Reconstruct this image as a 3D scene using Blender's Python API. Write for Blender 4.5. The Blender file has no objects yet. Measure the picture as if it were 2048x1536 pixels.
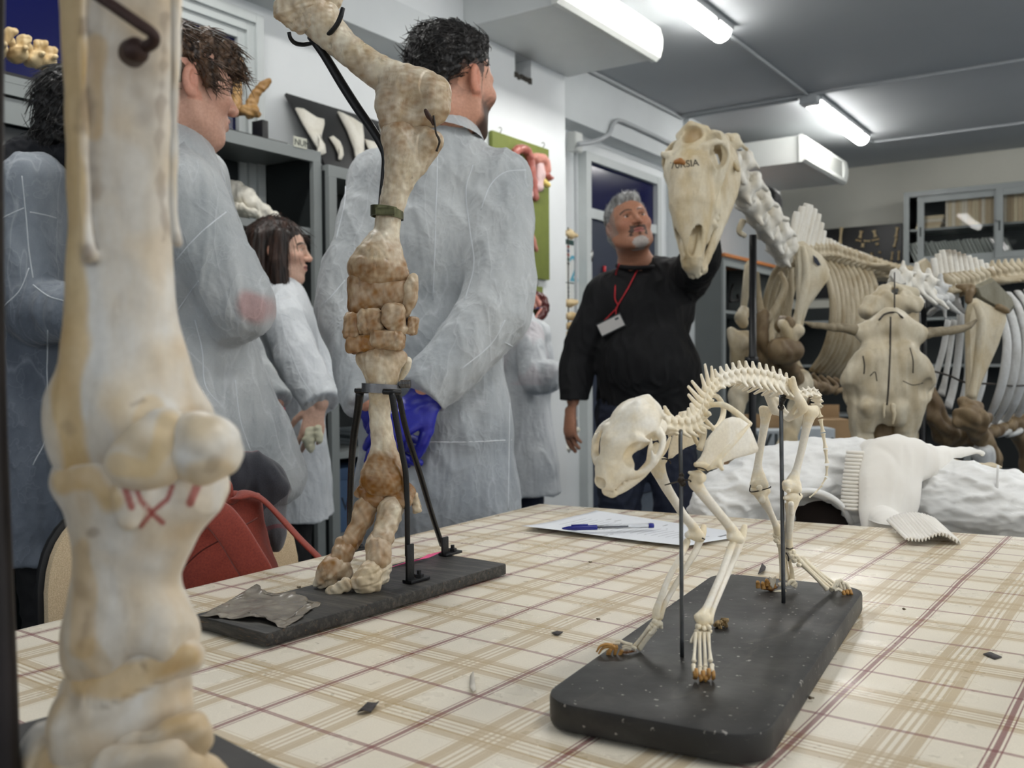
import bpy, bmesh, math, random
import numpy as np
from mathutils import Vector, Matrix

scene = bpy.context.scene
COL = scene.collection

# ------------------------------------------------------------------ camera
FPX = 1880.0
YAW, PIT, ROL = math.radians(34.2), math.radians(1.4), math.radians(0.4)
CAM = np.array([0, 0, 1.06])
_h = np.array([-math.sin(YAW), math.cos(YAW), 0]); _r = np.array([math.cos(YAW), math.sin(YAW), 0]); _z = np.array([0, 0, 1.0])
FW = _h * math.cos(PIT) - _z * math.sin(PIT); _u = _z * math.cos(PIT) + _h * math.sin(PIT)
RT = _r * math.cos(ROL) - _u * math.sin(ROL); UP = _u * math.cos(ROL) + _r * math.sin(ROL)
HF, HR = _h, _r          # level forward and level right of the viewer, for orienting figures
cd = bpy.data.cameras.new('camera'); cam = bpy.data.objects.new('camera', cd); COL.objects.link(cam)
cam.matrix_world = Matrix(((RT[0], UP[0], -FW[0], CAM[0]), (RT[1], UP[1], -FW[1], CAM[1]), (RT[2], UP[2], -FW[2], CAM[2]), (0, 0, 0, 1)))
cd.sensor_width = 36; cd.sensor_fit = 'HORIZONTAL'; cd.lens = 36 * FPX / 2048
cd.clip_start = 0.02; cd.clip_end = 60
cd.dof.use_dof = True; cd.dof.focus_distance = 1.18; cd.dof.aperture_fstop = 8.5
scene.camera = cam

# ------------------------------------------------------------------ world, exposure
w = bpy.data.worlds.new('sky'); scene.world = w; w.use_nodes = True
w.node_tree.nodes['Background'].inputs[0].default_value = (0.92, 0.96, 1.0, 1)
w.node_tree.nodes['Background'].inputs[1].default_value = 0.85
vs = scene.view_settings
scene.display_settings.display_device = 'sRGB'
vs.view_transform = 'Standard'; vs.look = 'None'; vs.gamma = 1; vs.use_curve_mapping = False
vs.exposure = 1.05
LAMP = 17.0
scene.cycles.use_denoising = True
scene.cycles.max_bounces = 8; scene.cycles.diffuse_bounces = 4; scene.cycles.glossy_bounces = 3
scene.cycles.transmission_bounces = 6; scene.cycles.transparent_max_bounces = 8
scene.cycles.caustics_reflective = False; scene.cycles.caustics_refractive = False
scene.cycles.sample_clamp_indirect = 6

# ------------------------------------------------------------------ rays from the photograph's view into the room
def ray(x, y): return FW + RT * ((x - 1024) / FPX) + UP * ((768 - y) / FPX)
def at(x, y, d): return CAM + ray(x, y) * d
def onz(x, y, v): r = ray(x, y); return CAM + r * ((v - CAM[2]) / r[2])
def onx(x, y, v): r = ray(x, y); return CAM + r * (v / r[0])
def ony(x, y, v): r = ray(x, y); return CAM + r * (v / r[1])
def A(*a): return np.array(a, float)
def nrm(v): v = np.asarray(v, float); return v / (np.linalg.norm(v) + 1e-12)
def pc(L, d0=None):
    """[(px, py, depth, radius px), ...] -> points and radii in metres"""
    P = [at(q[0], q[1], q[2]) for q in L]; Rr = [q[3] * q[2] / FPX for q in L]
    return P, Rr

# ------------------------------------------------------------------ materials
def srgb(r, g, b):
    f = lambda c: (c / 255 / 12.92) if c / 255 <= 0.04045 else ((c / 255 + 0.055) / 1.055) ** 2.4
    return (f(r), f(g), f(b), 1)
class NT:
    def __init__(s, name):
        s.m = bpy.data.materials.new(name); s.m.use_nodes = True; s.t = s.m.node_tree; s.n = s.t.nodes; s.l = s.t.links
        s.b = s.n['Principled BSDF']; s.out = s.n['Material Output']; s._co = None
    def co(s):
        if s._co is None: s._co = s.n.new('ShaderNodeTexCoord').outputs['Object']
        return s._co
    def put(s, sock, v):
        if hasattr(v, 'is_linked') or isinstance(v, bpy.types.NodeSocket): s.l.new(v, sock)
        else: sock.default_value = v
    def noise(s, scale, detail=4, rough=0.55, co=None, stretch=None, dist=0):
        n = s.n.new('ShaderNodeTexNoise'); n.inputs['Scale'].default_value = scale; n.inputs['Detail'].default_value = detail
        n.inputs['Roughness'].default_value = rough; n.inputs['Distortion'].default_value = dist
        c = co or s.co()
        if stretch:
            mp = s.n.new('ShaderNodeMapping'); mp.inputs['Scale'].default_value = stretch; s.l.new(c, mp.inputs[0]); c = mp.outputs[0]
        s.l.new(c, n.inputs['Vector']); return n.outputs['Fac']
    def ramp(s, f, a, b, c0=(0, 0, 0, 1), c1=(1, 1, 1, 1)):
        r = s.n.new('ShaderNodeValToRGB'); e = r.color_ramp.elements; e[0].position = a; e[1].position = b; e[0].color = c0; e[1].color = c1
        s.l.new(f, r.inputs[0]); return r.outputs[0]
    def mix(s, f, a, b, mode='MIX'):
        m = s.n.new('ShaderNodeMix'); m.data_type = 'RGBA'; m.blend_type = mode
        s.put(m.inputs[0], f); s.put(m.inputs[6], a); s.put(m.inputs[7], b); return m.outputs[2]
    def math(s, op, a, b=None, c=None):
        m = s.n.new('ShaderNodeMath'); m.operation = op; s.put(m.inputs[0], a)
        if b is not None: s.put(m.inputs[1], b)
        if c is not None: s.put(m.inputs[2], c)
        return m.outputs[0]
    def attr(s, name='Col'):
        a = s.n.new('ShaderNodeVertexColor'); a.layer_name = name; return a.outputs[0]
    def bump(s, f, strength=0.3, dist=0.002, nrmin=None):
        b = s.n.new('ShaderNodeBump'); b.inputs['Strength'].default_value = strength; b.inputs['Distance'].default_value = dist
        s.put(b.inputs['Height'], f)
        if nrmin is not None: s.l.new(nrmin, b.inputs['Normal'])
        s.l.new(b.outputs[0], s.b.inputs['Normal']); return b.outputs[0]
    def base(s, v): s.put(s.b.inputs['Base Color'], v)
    def set(s, **k):
        for a, v in k.items():
            s.put(s.b.inputs[{'rough': 'Roughness', 'metal': 'Metallic', 'spec': 'Specular IOR Level', 'coat': 'Coat Weight', 'alpha': 'Alpha',
              'trans': 'Transmission Weight', 'sss': 'Subsurface Weight', 'sheen': 'Sheen Weight', 'em': 'Emission Color', 'ems': 'Emission Strength', 'ior': 'IOR'}[a]], v)
        return s
_mats = {}
def plain(name, c, rough=0.5, metal=0, var=0.10, scale=8, bump=0.0, bscale=60, spec=0.5, coat=0):
    """painted / plastic / metal surface: base colour with a little mottled wear"""
    if name in _mats: return _mats[name]
    t = NT(name); c = c if len(c) == 4 else srgb(*c)
    lo = tuple(v * (1 - var) for v in c[:3]) + (1,); hi = tuple(min(1, v * (1 + var)) for v in c[:3]) + (1,)
    t.base(t.mix(t.ramp(t.noise(scale, 5), 0.3, 0.7), lo, hi)); t.set(rough=rough, metal=metal, spec=spec, coat=coat)
    if bump: t.bump(t.noise(bscale, 4), bump, 0.002)
    _mats[name] = t.m; return t.m
def bone(name, c, stain, dark=(70, 55, 40), s=30, amt=0.5, damt=0.25, rough=0.42, attr=True, stretch=(1, 1, 0.35), bump=0.25, bscale=260, bd=0.0006, hi=0.62):
    """dry bone: pale ground, yellow-brown patches, small dark pits; vertex colour 'Col' multiplies it"""
    if name in _mats: return _mats[name]
    t = NT(name); c, stain, dark = srgb(*c), srgb(*stain), srgb(*dark)
    n1 = t.ramp(t.noise(s, 6, 0.6, stretch=stretch, dist=0.6), 0.42, hi)
    col = t.mix(t.math('MULTIPLY', n1, amt), c, stain)
    n2 = t.ramp(t.noise(s * 2.7, 5, 0.65, stretch=stretch), 0.60, 0.74)
    col = t.mix(t.math('MULTIPLY', n2, damt), col, dark)
    n3 = t.noise(s * 9, 3, 0.6); col = t.mix(0.25, col, t.ramp(n3, 0.3, 0.7, (0.6, 0.58, 0.55, 1), (1, 1, 1, 1)), 'MULTIPLY')
    if attr: col = t.mix(1.0, col, t.attr(), 'MULTIPLY')
    t.base(col); t.set(rough=t.ramp(t.noise(s * 1.3, 3), 0.3, 0.8, (rough - 0.1,) * 3 + (1,), (rough + 0.2,) * 3 + (1,)), spec=0.45)
    t.bump(t.math('ADD', t.noise(bscale, 4, stretch=stretch), t.math('MULTIPLY', n1, 0.6)), bump, bd)
    _mats[name] = t.m; return t.m

# ------------------------------------------------------------------ things and parts
def link(o, parent=None):
    COL.objects.link(o)
    if parent is not None: o.parent = parent
    return o
def tag(o, label=None, cat=None, group=None, kind=None):
    for k, v in (('label', label), ('category', cat), ('group', group), ('kind', kind)):
        if v: o[k] = v
    return o
def thing(name, label, cat, loc, group=None):
    o = bpy.data.objects.new(name, None); o.empty_display_size = 0.05; o.location = [float(v) for v in loc]
    link(o); tag(o, label, cat, group); return o
def rootloc(p):
    v = A(0, 0, 0)
    while p is not None: v = v + A(*p.location); p = p.parent
    return v
def obj(name, VF, mat, parent=None, smooth=True, col=None, label=None):
    """VF = (vertices in world metres, faces). One mesh object; children keep the root's base point as origin."""
    V, Fc = VF; V = np.asarray(V, np.float64) - rootloc(parent)
    off = A(0, 0, 0)
    if parent is None:
        off = A((V[:, 0].min() + V[:, 0].max()) / 2, (V[:, 1].min() + V[:, 1].max()) / 2, V[:, 2].min()); V = V - off
    me = bpy.data.meshes.new(name)
    if isinstance(Fc, np.ndarray):
        n, k = Fc.shape
        me.vertices.add(len(V)); me.vertices.foreach_set('co', V.astype(np.float32).ravel())
        me.loops.add(n * k); me.loops.foreach_set('vertex_index', Fc.astype(np.int32).ravel())
        me.polygons.add(n); me.polygons.foreach_set('loop_start', np.arange(0, n * k, k, dtype=np.int32))
        me.update(calc_edges=True)
    else:
        me.from_pydata(V.tolist(), [], [list(map(int, f)) for f in Fc]); me.update()
    if smooth:
        me.polygons.foreach_set('use_smooth', np.ones(len(me.polygons), bool))
        if smooth == 'auto': me.set_sharp_from_angle(angle=math.radians(35))
    if col is not None:
        c = np.ones((len(V), 4), np.float32); c[:, :3] = np.clip(col, 0, 1)
        at_ = me.color_attributes.new('Col', 'FLOAT_COLOR', 'POINT'); at_.data.foreach_set('color', c.ravel())
    me.materials.append(mat)
    o = bpy.data.objects.new(name, me); o.location = off; link(o, parent)
    if label: o['label'] = label
    return o
def white(VF): return np.ones((len(VF[0]), 3))

class MB:
    """collects shapes in world metres into one mesh"""
    def __init__(s): s.V = []; s.F = []; s.n = 0
    def add(s, V, Fc):
        V = np.asarray(V, float).reshape(-1, 3); s.V.append(V); s.F += [[i + s.n for i in f] for f in Fc]; s.n += len(V); return s
    def vf(s): return np.concatenate(s.V), s.F
    def box(s, c, size, R=None, bev=0.0):
        return s.add(*boxvf(c, size, R, bev))
    def tube(s, P, r, n=10, cap=True): return s.add(*tube(P, r, n, cap))
def basis(x=None, y=None, z=None):
    """rows = orthonormal axes; give two of the three directions, first one given wins"""
    if x is not None and y is not None: x = nrm(x); z = nrm(np.cross(x, y)); y = np.cross(z, x)
    elif x is not None: x = nrm(x); y = nrm(np.cross(z, x)); z = np.cross(x, y)
    else: z = nrm(z); x = nrm(np.cross(y, z)); y = np.cross(z, x)
    return np.array([x, y, z])
def boxvf(c, size, R=None, bev=0.0, seg=2):
    bm = bmesh.new(); bmesh.ops.create_cube(bm, size=1); bmesh.ops.scale(bm, vec=size, verts=bm.verts)
    if bev: bmesh.ops.bevel(bm, geom=list(bm.edges), offset=bev, segments=seg, profile=0.6, affect='EDGES')
    V = np.array([v.co[:] for v in bm.verts]); bm.verts.index_update(); Fc = [[v.index for v in f.verts] for f in bm.faces]; bm.free()
    if R is not None: V = V @ np.asarray(R)
    return V + np.asarray(c, float), Fc
def catmull(P, n=6):
    P = [np.asarray(p, float) for p in P]
    if len(P) < 3 or n < 2: return np.array(P)
    Q = [2 * P[0] - P[1]] + P + [2 * P[-1] - P[-2]]; out = []
    for i in range(1, len(Q) - 2):
        a, b, c, d = Q[i - 1:i + 3]
        for t in np.arange(n) / n:
            out.append(0.5 * ((2 * b) + (c - a) * t + (2 * a - 5 * b + 4 * c - d) * t * t + (3 * b - a - 3 * c + d) * t ** 3))
    out.append(P[-1]); return np.array(out)
def spl(P, R, n=5):
    """smooth points and radii together"""
    R = np.asarray(R, float) if np.ndim(R) else np.full(len(P), float(R))
    M = catmull([np.append(p, r) for p, r in zip(P, R)], n); return M[:, :3], np.maximum(M[:, 3], 1e-5)
def tube(P, r, n=10, cap=True, flat=None, fs=1.0):
    """sweep a round (or flattened: direction flat, factor fs) section along P"""
    P = np.asarray(P, float); m = len(P); r = np.full(m, r) if np.ndim(r) == 0 else np.asarray(r, float)
    T = np.gradient(P, axis=0); T /= np.linalg.norm(T, axis=1)[:, None] + 1e-12
    ref = A(0, 0, 1) if abs(T[0][2]) < 0.9 else A(1, 0, 0); N = nrm(np.cross(T[0], ref)); V = []
    a = np.arange(n) * 2 * np.pi / n
    for i in range(m):
        if flat is not None: Bn = nrm(flat - T[i] * np.dot(flat, T[i])); N = np.cross(Bn, T[i])
        else:
            N = nrm(N - T[i] * np.dot(N, T[i])); Bn = np.cross(T[i], N)
        V.append(P[i] + r[i] * (np.cos(a)[:, None] * N + (fs if flat is not None else 1) * np.sin(a)[:, None] * Bn))
    V = np.concatenate(V); Fc = [[i * n + j, i * n + (j + 1) % n, (i + 1) * n + (j + 1) % n, (i + 1) * n + j] for i in range(m - 1) for j in range(n)]
    if cap: Fc += [list(range(n))[::-1], [(m - 1) * n + j for j in range(n)]]
    return V, Fc
def stube(P, r, n=8, k=5, **kw):
    P, r = spl(P, r, k); return tube(P, r, n, **kw)
def prism(poly, z0, z1, R=None, o=(0, 0, 0), bev=0.0):
    """extrude a 2-D outline between two heights; R rows map local x, y, z into the world"""
    bm = bmesh.new(); vs_ = [bm.verts.new((x, y, z0)) for x, y in poly]; f = bm.faces.new(vs_)
    bmesh.ops.recalc_face_normals(bm, faces=bm.faces)
    e = bmesh.ops.extrude_face_region(bm, geom=[f]); bmesh.ops.translate(bm, vec=(0, 0, z1 - z0), verts=[g for g in e['geom'] if isinstance(g, bmesh.types.BMVert)])
    bmesh.ops.recalc_face_normals(bm, faces=bm.faces)
    if bev:
        ed = [g for g in bm.edges if abs(g.verts[0].co.z - g.verts[1].co.z) < 1e-9]; bmesh.ops.bevel(bm, geom=ed, offset=bev, segments=2, profile=0.6, affect='EDGES')
    bm.verts.index_update(); V = np.array([v.co[:] for v in bm.verts]); Fc = [[v.index for v in q.verts] for q in bm.faces]; bm.free()
    if R is not None: V = V @ np.asarray(R)
    return V + np.asarray(o, float), Fc
def rrect(w, h, r, n=5):
    out = []
    for cx, cy, a0 in ((w / 2 - r, h / 2 - r, 0), (-w / 2 + r, h / 2 - r, 90), (-w / 2 + r, -h / 2 + r, 180), (w / 2 - r, -h / 2 + r, 270)):
        for i in range(n + 1):
            a = math.radians(a0 + 90 * i / n); out.append((cx + r * math.cos(a), cy + r * math.sin(a)))
    return out
def sheet(fn, nu, nv, thick=0.0):
    """surface fn(u, v) -> point over the unit square, optionally given a thickness"""
    V = np.array([fn(i / (nu - 1), j / (nv - 1)) for j in range(nv) for i in range(nu)], float)
    Fc = [[j * nu + i, j * nu + i + 1, (j + 1) * nu + i + 1, (j + 1) * nu + i] for j in range(nv - 1) for i in range(nu - 1)]
    if not thick: return V, Fc
    G = V.reshape(nv, nu, 3); N = np.cross(np.gradient(G, axis=1), np.gradient(G, axis=0)); N /= np.linalg.norm(N, axis=2)[..., None] + 1e-12
    W = (G - N * thick).reshape(-1, 3); n = len(V)
    F2 = Fc + [[a + n for a in f[::-1]] for f in Fc]
    bd = [i for i in range(nu)] + [j * nu + nu - 1 for j in range(1, nv)] + [(nv - 1) * nu + i for i in range(nu - 2, -1, -1)] + [j * nu for j in range(nv - 2, 0, -1)]
    for i in range(len(bd)):
        a, b = bd[i], bd[(i + 1) % len(bd)]; F2.append([b, a, a + n, b + n])
    return np.concatenate([V, W]), F2
def join(*vfs):
    m = MB()
    for v in vfs: m.add(*v)
    return m.vf()
def vnoise(P, s, seed=0):
    """cheap smooth noise in -1..1 from sines, for displacement and patches"""
    rs = np.random.RandomState(seed); o = np.zeros(len(P))
    for k in range(6):
        d = rs.normal(size=3); d /= np.linalg.norm(d); f = s * (0.7 + 0.9 * rs.rand()); o += np.sin(P @ d * f * 6.283 + rs.rand() * 6.283 + 1.5 * np.sin(P @ rs.normal(size=3) * f * 2.1))
    return o / 3.2
def vnormals(V, Fc):
    N = np.zeros_like(V); Q = Fc; n = np.cross(V[Q[:, 2]] - V[Q[:, 0]], V[Q[:, 3]] - V[Q[:, 1]])
    for k in range(4): np.add.at(N, Q[:, k], n)
    return N / (np.linalg.norm(N, axis=1)[:, None] + 1e-20)

class SDF:
    """blends round bars and ellipsoids into one continuous skin (signed distance on a grid, surface nets)"""
    def __init__(s, vox): s.vox = vox; s.ops = []
    def _p(s, f, lo, hi, k, sub): s.ops.append((f, np.asarray(lo, float), np.asarray(hi, float), k, sub)); return s
    def chain(s, P, R, k=0.0, sub=False, flat=None, fs=1.0, sm=0):
        if sm: P, R = spl(P, R, sm)
        P = np.asarray(P, float); R = np.full(len(P), R) if np.ndim(R) == 0 else np.asarray(R, float)
        if len(P) == 1: P = np.array([P[0], P[0] + 1e-6]); R = np.array([R[0], R[0]])
        Mx = np.eye(3)
        if flat is not None: n = nrm(flat); Mx = np.eye(3) + np.outer(n, n) * (1 / fs - 1)
        mn = min(1.0, fs) if flat is not None else 1.0; mx = max(1.0, fs) if flat is not None else 1.0
        segs = []
        for i in range(len(P) - 1):
            rr = max(R[i], R[i + 1]) * mx; segs.append((P[i] @ Mx, P[i + 1] @ Mx, R[i], R[i + 1], np.minimum(P[i], P[i + 1]) - rr, np.maximum(P[i], P[i + 1]) + rr))
        def f(ax, m):
            X, Y, Z = ax; D = np.full((len(X), len(Y), len(Z)), 1.0, np.float32)
            for a, b, ra, rb, lo, hi in segs:
                sl = [slice(*np.searchsorted(q, (lo[j] - m, hi[j] + m))) for j, q in enumerate(ax)]
                x, y, z = X[sl[0]], Y[sl[1]], Z[sl[2]]
                if not (len(x) and len(y) and len(z)): continue
                q = [(x[:, None, None] * Mx[0, j] + y[None, :, None] * Mx[1, j] + z[None, None, :] * Mx[2, j] - a[j]).astype(np.float32) for j in range(3)]
                ba = b - a; t = (q[0] * ba[0] + q[1] * ba[1] + q[2] * ba[2]) / max(ba @ ba, 1e-12); np.clip(t, 0, 1, out=t)
                d = np.sqrt((q[0] - t * ba[0]) ** 2 + (q[1] - t * ba[1]) ** 2 + (q[2] - t * ba[2]) ** 2) - (ra + (rb - ra) * t)
                D[tuple(sl)] = np.minimum(D[tuple(sl)], d * mn)
            return D
        rr = R.max() * mx; return s._p(f, P.min(0) - rr, P.max(0) + rr, k, sub)
    def ell(s, c, r, Rm=None, k=0.0, sub=False):
        c = np.asarray(c, float); r = np.asarray(r, float) if np.ndim(r) else np.full(3, float(r)); Rm = np.eye(3) if Rm is None else np.asarray(Rm)
        e = np.sqrt(((Rm * r[:, None]) ** 2).sum(0))
        def f(ax, m):
            X, Y, Z = [q - c[j] for j, q in enumerate(ax)]
            q = [(X[:, None, None] * Rm[j, 0] + Y[None, :, None] * Rm[j, 1] + Z[None, None, :] * Rm[j, 2]).astype(np.float32) for j in range(3)]
            k0 = np.sqrt(sum((q[j] / r[j]) ** 2 for j in range(3))); k1 = np.sqrt(sum((q[j] / r[j] ** 2) ** 2 for j in range(3))) + 1e-9
            return k0 * (k0 - 1) / k1
        return s._p(f, c - e, c + e, k, sub)
    def box(s, c, hs, Rm=None, rd=0.0, k=0.0, sub=False):
        c = np.asarray(c, float); hs = np.asarray(hs, float); Rm = np.eye(3) if Rm is None else np.asarray(Rm); e = np.abs(Rm * hs[:, None]).sum(0)
        def f(ax, m):
            X, Y, Z = [q - c[j] for j, q in enumerate(ax)]
            q = [np.abs(X[:, None, None] * Rm[j, 0] + Y[None, :, None] * Rm[j, 1] + Z[None, None, :] * Rm[j, 2]).astype(np.float32) - (hs[j] - rd) for j in range(3)]
            return np.sqrt(sum(np.maximum(a, 0) ** 2 for a in q)) + np.minimum(np.maximum(np.maximum(q[0], q[1]), q[2]), 0) - rd
        return s._p(f, c - e, c + e, k, sub)
    def build(s, sm=0):
        v = s.vox; lo = np.min([o[1] for o in s.ops if not o[4]], 0) - 3 * v; hi = np.max([o[2] for o in s.ops if not o[4]], 0) + 3 * v
        n = np.ceil((hi - lo) / v).astype(int) + 1; ax = [lo[j] + v * np.arange(n[j]) for j in range(3)]; G = np.full(n, 1.0, np.float32)
        for f, a, b, k, sub in s.ops:
            m = k + 2.5 * v; sl = tuple(slice(*np.searchsorted(ax[j], (a[j] - m, b[j] + m))) for j in range(3)); loc = [ax[j][sl[j]] for j in range(3)]
            if min(len(q) for q in loc) == 0: continue
            D = f(loc, m); O = G[sl]
            if sub: D = -D
            if k > 0: hh = np.maximum(k - np.abs(O - D), 0) / k; hh = hh * hh * (k / 4)
            else: hh = 0
            G[sl] = np.maximum(O, D) + hh if sub else np.minimum(O, D) - hh
        V, Q = surfnet(G); V = lo + V * v
        for _ in range(sm): V = lap(V, Q)
        return V, Q
def lap(V, Q, f=0.5):
    S = np.zeros_like(V); c = np.zeros(len(V))
    for a, b in ((0, 1), (1, 2), (2, 3), (3, 0)):
        np.add.at(S, Q[:, a], V[Q[:, b]]); np.add.at(S, Q[:, b], V[Q[:, a]]); np.add.at(c, Q[:, a], 1); np.add.at(c, Q[:, b], 1)
    return V * (1 - f) + f * S / np.maximum(c, 1)[:, None]
def surfnet(G):
    I = G < 0; n = np.array(G.shape); c = np.zeros(n - 1, np.int8); off = [(i, j, k) for i in (0, 1) for j in (0, 1) for k in (0, 1)]
    for i, j, k in off: c += I[i:n[0] - 1 + i, j:n[1] - 1 + j, k:n[2] - 1 + k]
    act = (c > 0) & (c < 8); idx = np.full(n - 1, -1, np.int32); cells = np.argwhere(act); idx[act] = np.arange(len(cells))
    val = {o: G[cells[:, 0] + o[0], cells[:, 1] + o[1], cells[:, 2] + o[2]] for o in off}; S = np.zeros((len(cells), 3)); W = np.zeros(len(cells))
    for a in off:
        for ax in range(3):
            if a[ax]: continue
            b = list(a); b[ax] = 1; b = tuple(b); va, vb = val[a], val[b]; mk = (va < 0) != (vb < 0); t = np.where(mk, va / np.where(mk, va - vb, 1), 0)
            p = np.zeros((len(cells), 3)) + a; p[:, ax] += t; S += p * mk[:, None]; W += mk
    V = cells + S / W[:, None]; Qs = []
    for ax in range(3):
        u, w_ = (ax + 1) % 3, (ax + 2) % 3; sh = n.copy(); sh[ax] -= 1
        s0 = [slice(None)] * 3; s1 = [slice(None)] * 3; s0[ax] = slice(0, n[ax] - 1); s1[ax] = slice(1, n[ax])
        for q in (s0, s1):
            q[u] = slice(1, n[u] - 1); q[w_] = slice(1, n[w_] - 1)
        a, b = I[tuple(s0)], I[tuple(s1)]
        for flip, mk in ((0, a & ~b), (1, ~a & b)):
            e = np.argwhere(mk); e[:, u] += 1; e[:, w_] += 1
            if not len(e): continue
            def at_(du, dw):
                q = e.copy(); q[:, u] -= du; q[:, w_] -= dw; return idx[q[:, 0], q[:, 1], q[:, 2]]
            q = np.stack([at_(1, 1), at_(0, 1), at_(0, 0), at_(1, 0)], 1); Qs.append(q[:, ::-1] if flip else q)
    return V, np.concatenate(Qs)
def disp(VF, amp, scale, seed=0):
    V, Q = VF; return V + vnormals(V, Q) * (amp * vnoise(V, scale, seed))[:, None], Q
def mixc(c, t, c2):
    """blend vertex colours c (n,3) towards c2 by t (n)"""
    t = np.clip(t, 0, 1)[:, None]; return c * (1 - t) + np.asarray(c2)[None] * t
def lin(r, g, b): return np.array(srgb(r, g, b)[:3])
def smooth01(x, a, b): t = np.clip((x - a) / (b - a), 0, 1); return t * t * (3 - 2 * t)
# ================================================================== the room
CEIL = 3.05
M_wall = plain('white_wall_paint', (226, 229, 230), 0.75, var=0.03, scale=3, bump=0.05, bscale=120)
M_ceil = plain('ceiling_paint', (176, 180, 183), 0.8, var=0.03, scale=1.5, bump=0.05, bscale=90)
M_beam = plain('white_beam_paint', (205, 209, 210), 0.75, var=0.04, scale=3)
M_frame = plain('grey_window_frame_paint', (196, 201, 200), 0.5, var=0.04)
M_steel = plain('grey_steel_paint', (134, 139, 138), 0.45, var=0.05, scale=6)
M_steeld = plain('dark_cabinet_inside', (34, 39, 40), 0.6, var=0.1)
M_black = plain('black_paint', (24, 24, 25), 0.45, var=0.2, scale=20, bump=0.1)
M_navy = plain('navy_glass', (12, 17, 66), 0.18, var=0.12, scale=1.2, spec=0.35)
M_navydoor = plain('navy_door_panel', (40, 48, 66), 0.5, var=0.05)
M_chrome = plain('worn_metal', (150, 150, 148), 0.3, 1.0)
M_plastic = plain('white_plastic', (214, 216, 212), 0.4, var=0.02)
M_conduit = plain('grey_conduit', (172, 176, 178), 0.5, var=0.04)
t = NT('floor_tile'); t.base(t.mix(t.ramp(t.noise(40, 5), .4, .6), srgb(70, 80, 92), srgb(92, 101, 112))); t.set(rough=.45); M_floor = t.m
def struct(name, vf, mat, parent=None, smooth=False): return tag(obj(name, vf, mat, parent, smooth), kind='structure')
def bxr(x0, x1, y0, y1, z0, z1, bev=0.0): return boxvf(((x0 + x1) / 2, (y0 + y1) / 2, (z0 + z1) / 2), (x1 - x0, y1 - y0, z1 - z0), None, bev)

struct('floor', bxr(-3.6, 4.4, -3.6, 10.4, -0.1, 0), M_floor)
struct('ceiling', bxr(-3.6, 4.4, -3.6, 10.4, CEIL, CEIL + 0.1), M_ceil)
# left wall with the broken hole near its top
YP = 5.10; hy0, hy1, hz0, hz1 = 4.46, 4.62, 2.66, CEIL
h0 = onx(1030, 140, -3.05); h1 = onx(1062, 150, -3.05); hy0, hy1 = h0[1], h1[1]; hz0 = onx(1045, 160, -3.05)[2]; hz1 = onx(1036, 108, -3.05)[2] 
struct('wall_left', join(bxr(-3.4, -3.05, -3.5, hy0, 0, CEIL), bxr(-3.4, -3.05, hy1, YP, 0, CEIL), bxr(-3.4, -3.05, hy0, hy1, 0, hz0), bxr(-3.4, -3.05, hy0, hy1, hz1, CEIL),
       bxr(-3.4, -3.30, hy0, hy1, hz0, hz1)), M_wall)
rb = MB(); rs = np.random.RandomState(3)
for k in range(16):
    s_ = k / 15; p = (-3.052, hy0 + (hy1 - hy0) * s_, hz0) if k < 16 else 0
    rb.box((-3.07 + 0.015 * rs.rand(), p[1], hz0 + 0.004 + 0.012 * rs.rand()), (0.035, 0.014 + 0.01 * rs.rand(), 0.02 + 0.02 * rs.rand()), bev=0.002)
struct('trim_hole', rb.vf(), plain('broken_plaster', (70, 66, 60), 0.9, var=0.3, scale=60))
tag(obj('junction_box', bxr(-3.27, -3.20, hy0 + 0.01, hy0 + 0.08, hz0 + 0.02, hz0 + 0.1, 0.004), M_black), 'dark box inside the broken hole high in the white wall', 'box')
struct('wall_recess', bxr(-3.6, -3.35, YP, 10.2, 0, CEIL), M_wall)
struct('beam', join(bxr(-3.4, -3.2, YP - 0.01, 7.6, 2.66, CEIL), bxr(-3.4, -3.15, 7.25, 7.5, 0, CEIL)), M_beam)
struct('beam_left', bxr(-3.1, -2.88, -1.5, 3.85, 2.53, 2.72), M_beam)
struct('wall_back', bxr(-3.6, 4.4, 10.15, 10.4, 0, CEIL), plain('back_wall_paint', (196, 195, 184), 0.8, var=0.03, scale=2))
# right wall and wall behind the viewer, each with a run of windows that let the daylight in
wr = MB()
for a in ((-3.6, -2.6), (0.1, 0.5), (3.2, 3.6), (6.3, 6.7), (9.4, 10.4)): wr.add(*bxr(4.2, 4.4, a[0], a[1], 0, CEIL))
wr.add(*bxr(4.2, 4.4, -2.6, 9.4, 0, 0.95)); wr.add(*bxr(4.2, 4.4, -2.6, 9.4, 2.75, CEIL))
struct('wall_right', wr.vf(), M_wall)
wf = MB()
for a in ((-3.6, -2.7), (0.2, 0.6), (3.6, 4.4)): wf.add(*bxr(a[0], a[1], -3.6, -3.4, 0, CEIL))
wf.add(*bxr(-2.7, 3.6, -3.6, -3.4, 0, 0.95)); wf.add(*bxr(-2.7, 3.6, -3.6, -3.4, 2.75, CEIL))
struct('wall_front', wf.vf(), M_wall)
def winframe(name, ax, c0, c1, p, z0, z1):
    m = MB()
    def b(a0, a1, za, zb): m.add(*(bxr(p - .04, p + .04, a0, a1, za, zb) if ax == 'x' else bxr(a0, a1, p - .04, p + .04, za, zb)))
    b(c0, c0 + .06, z0, z1); b(c1 - .06, c1, z0, z1); b(c0, c1, z0, z0 + .06); b(c0, c1, z1 - .06, z1); mid = (c0 + c1) / 2; b(mid - .04, mid + .04, z0, z1)
    struct(name, m.vf(), M_frame)
k = 2
for a in ((-2.6, .1), (.5, 3.2), (3.6, 6.3), (6.7, 9.4)): winframe('window_%d' % k, 'x', a[0], a[1], 4.3, .95, 2.75); k += 1
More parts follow.
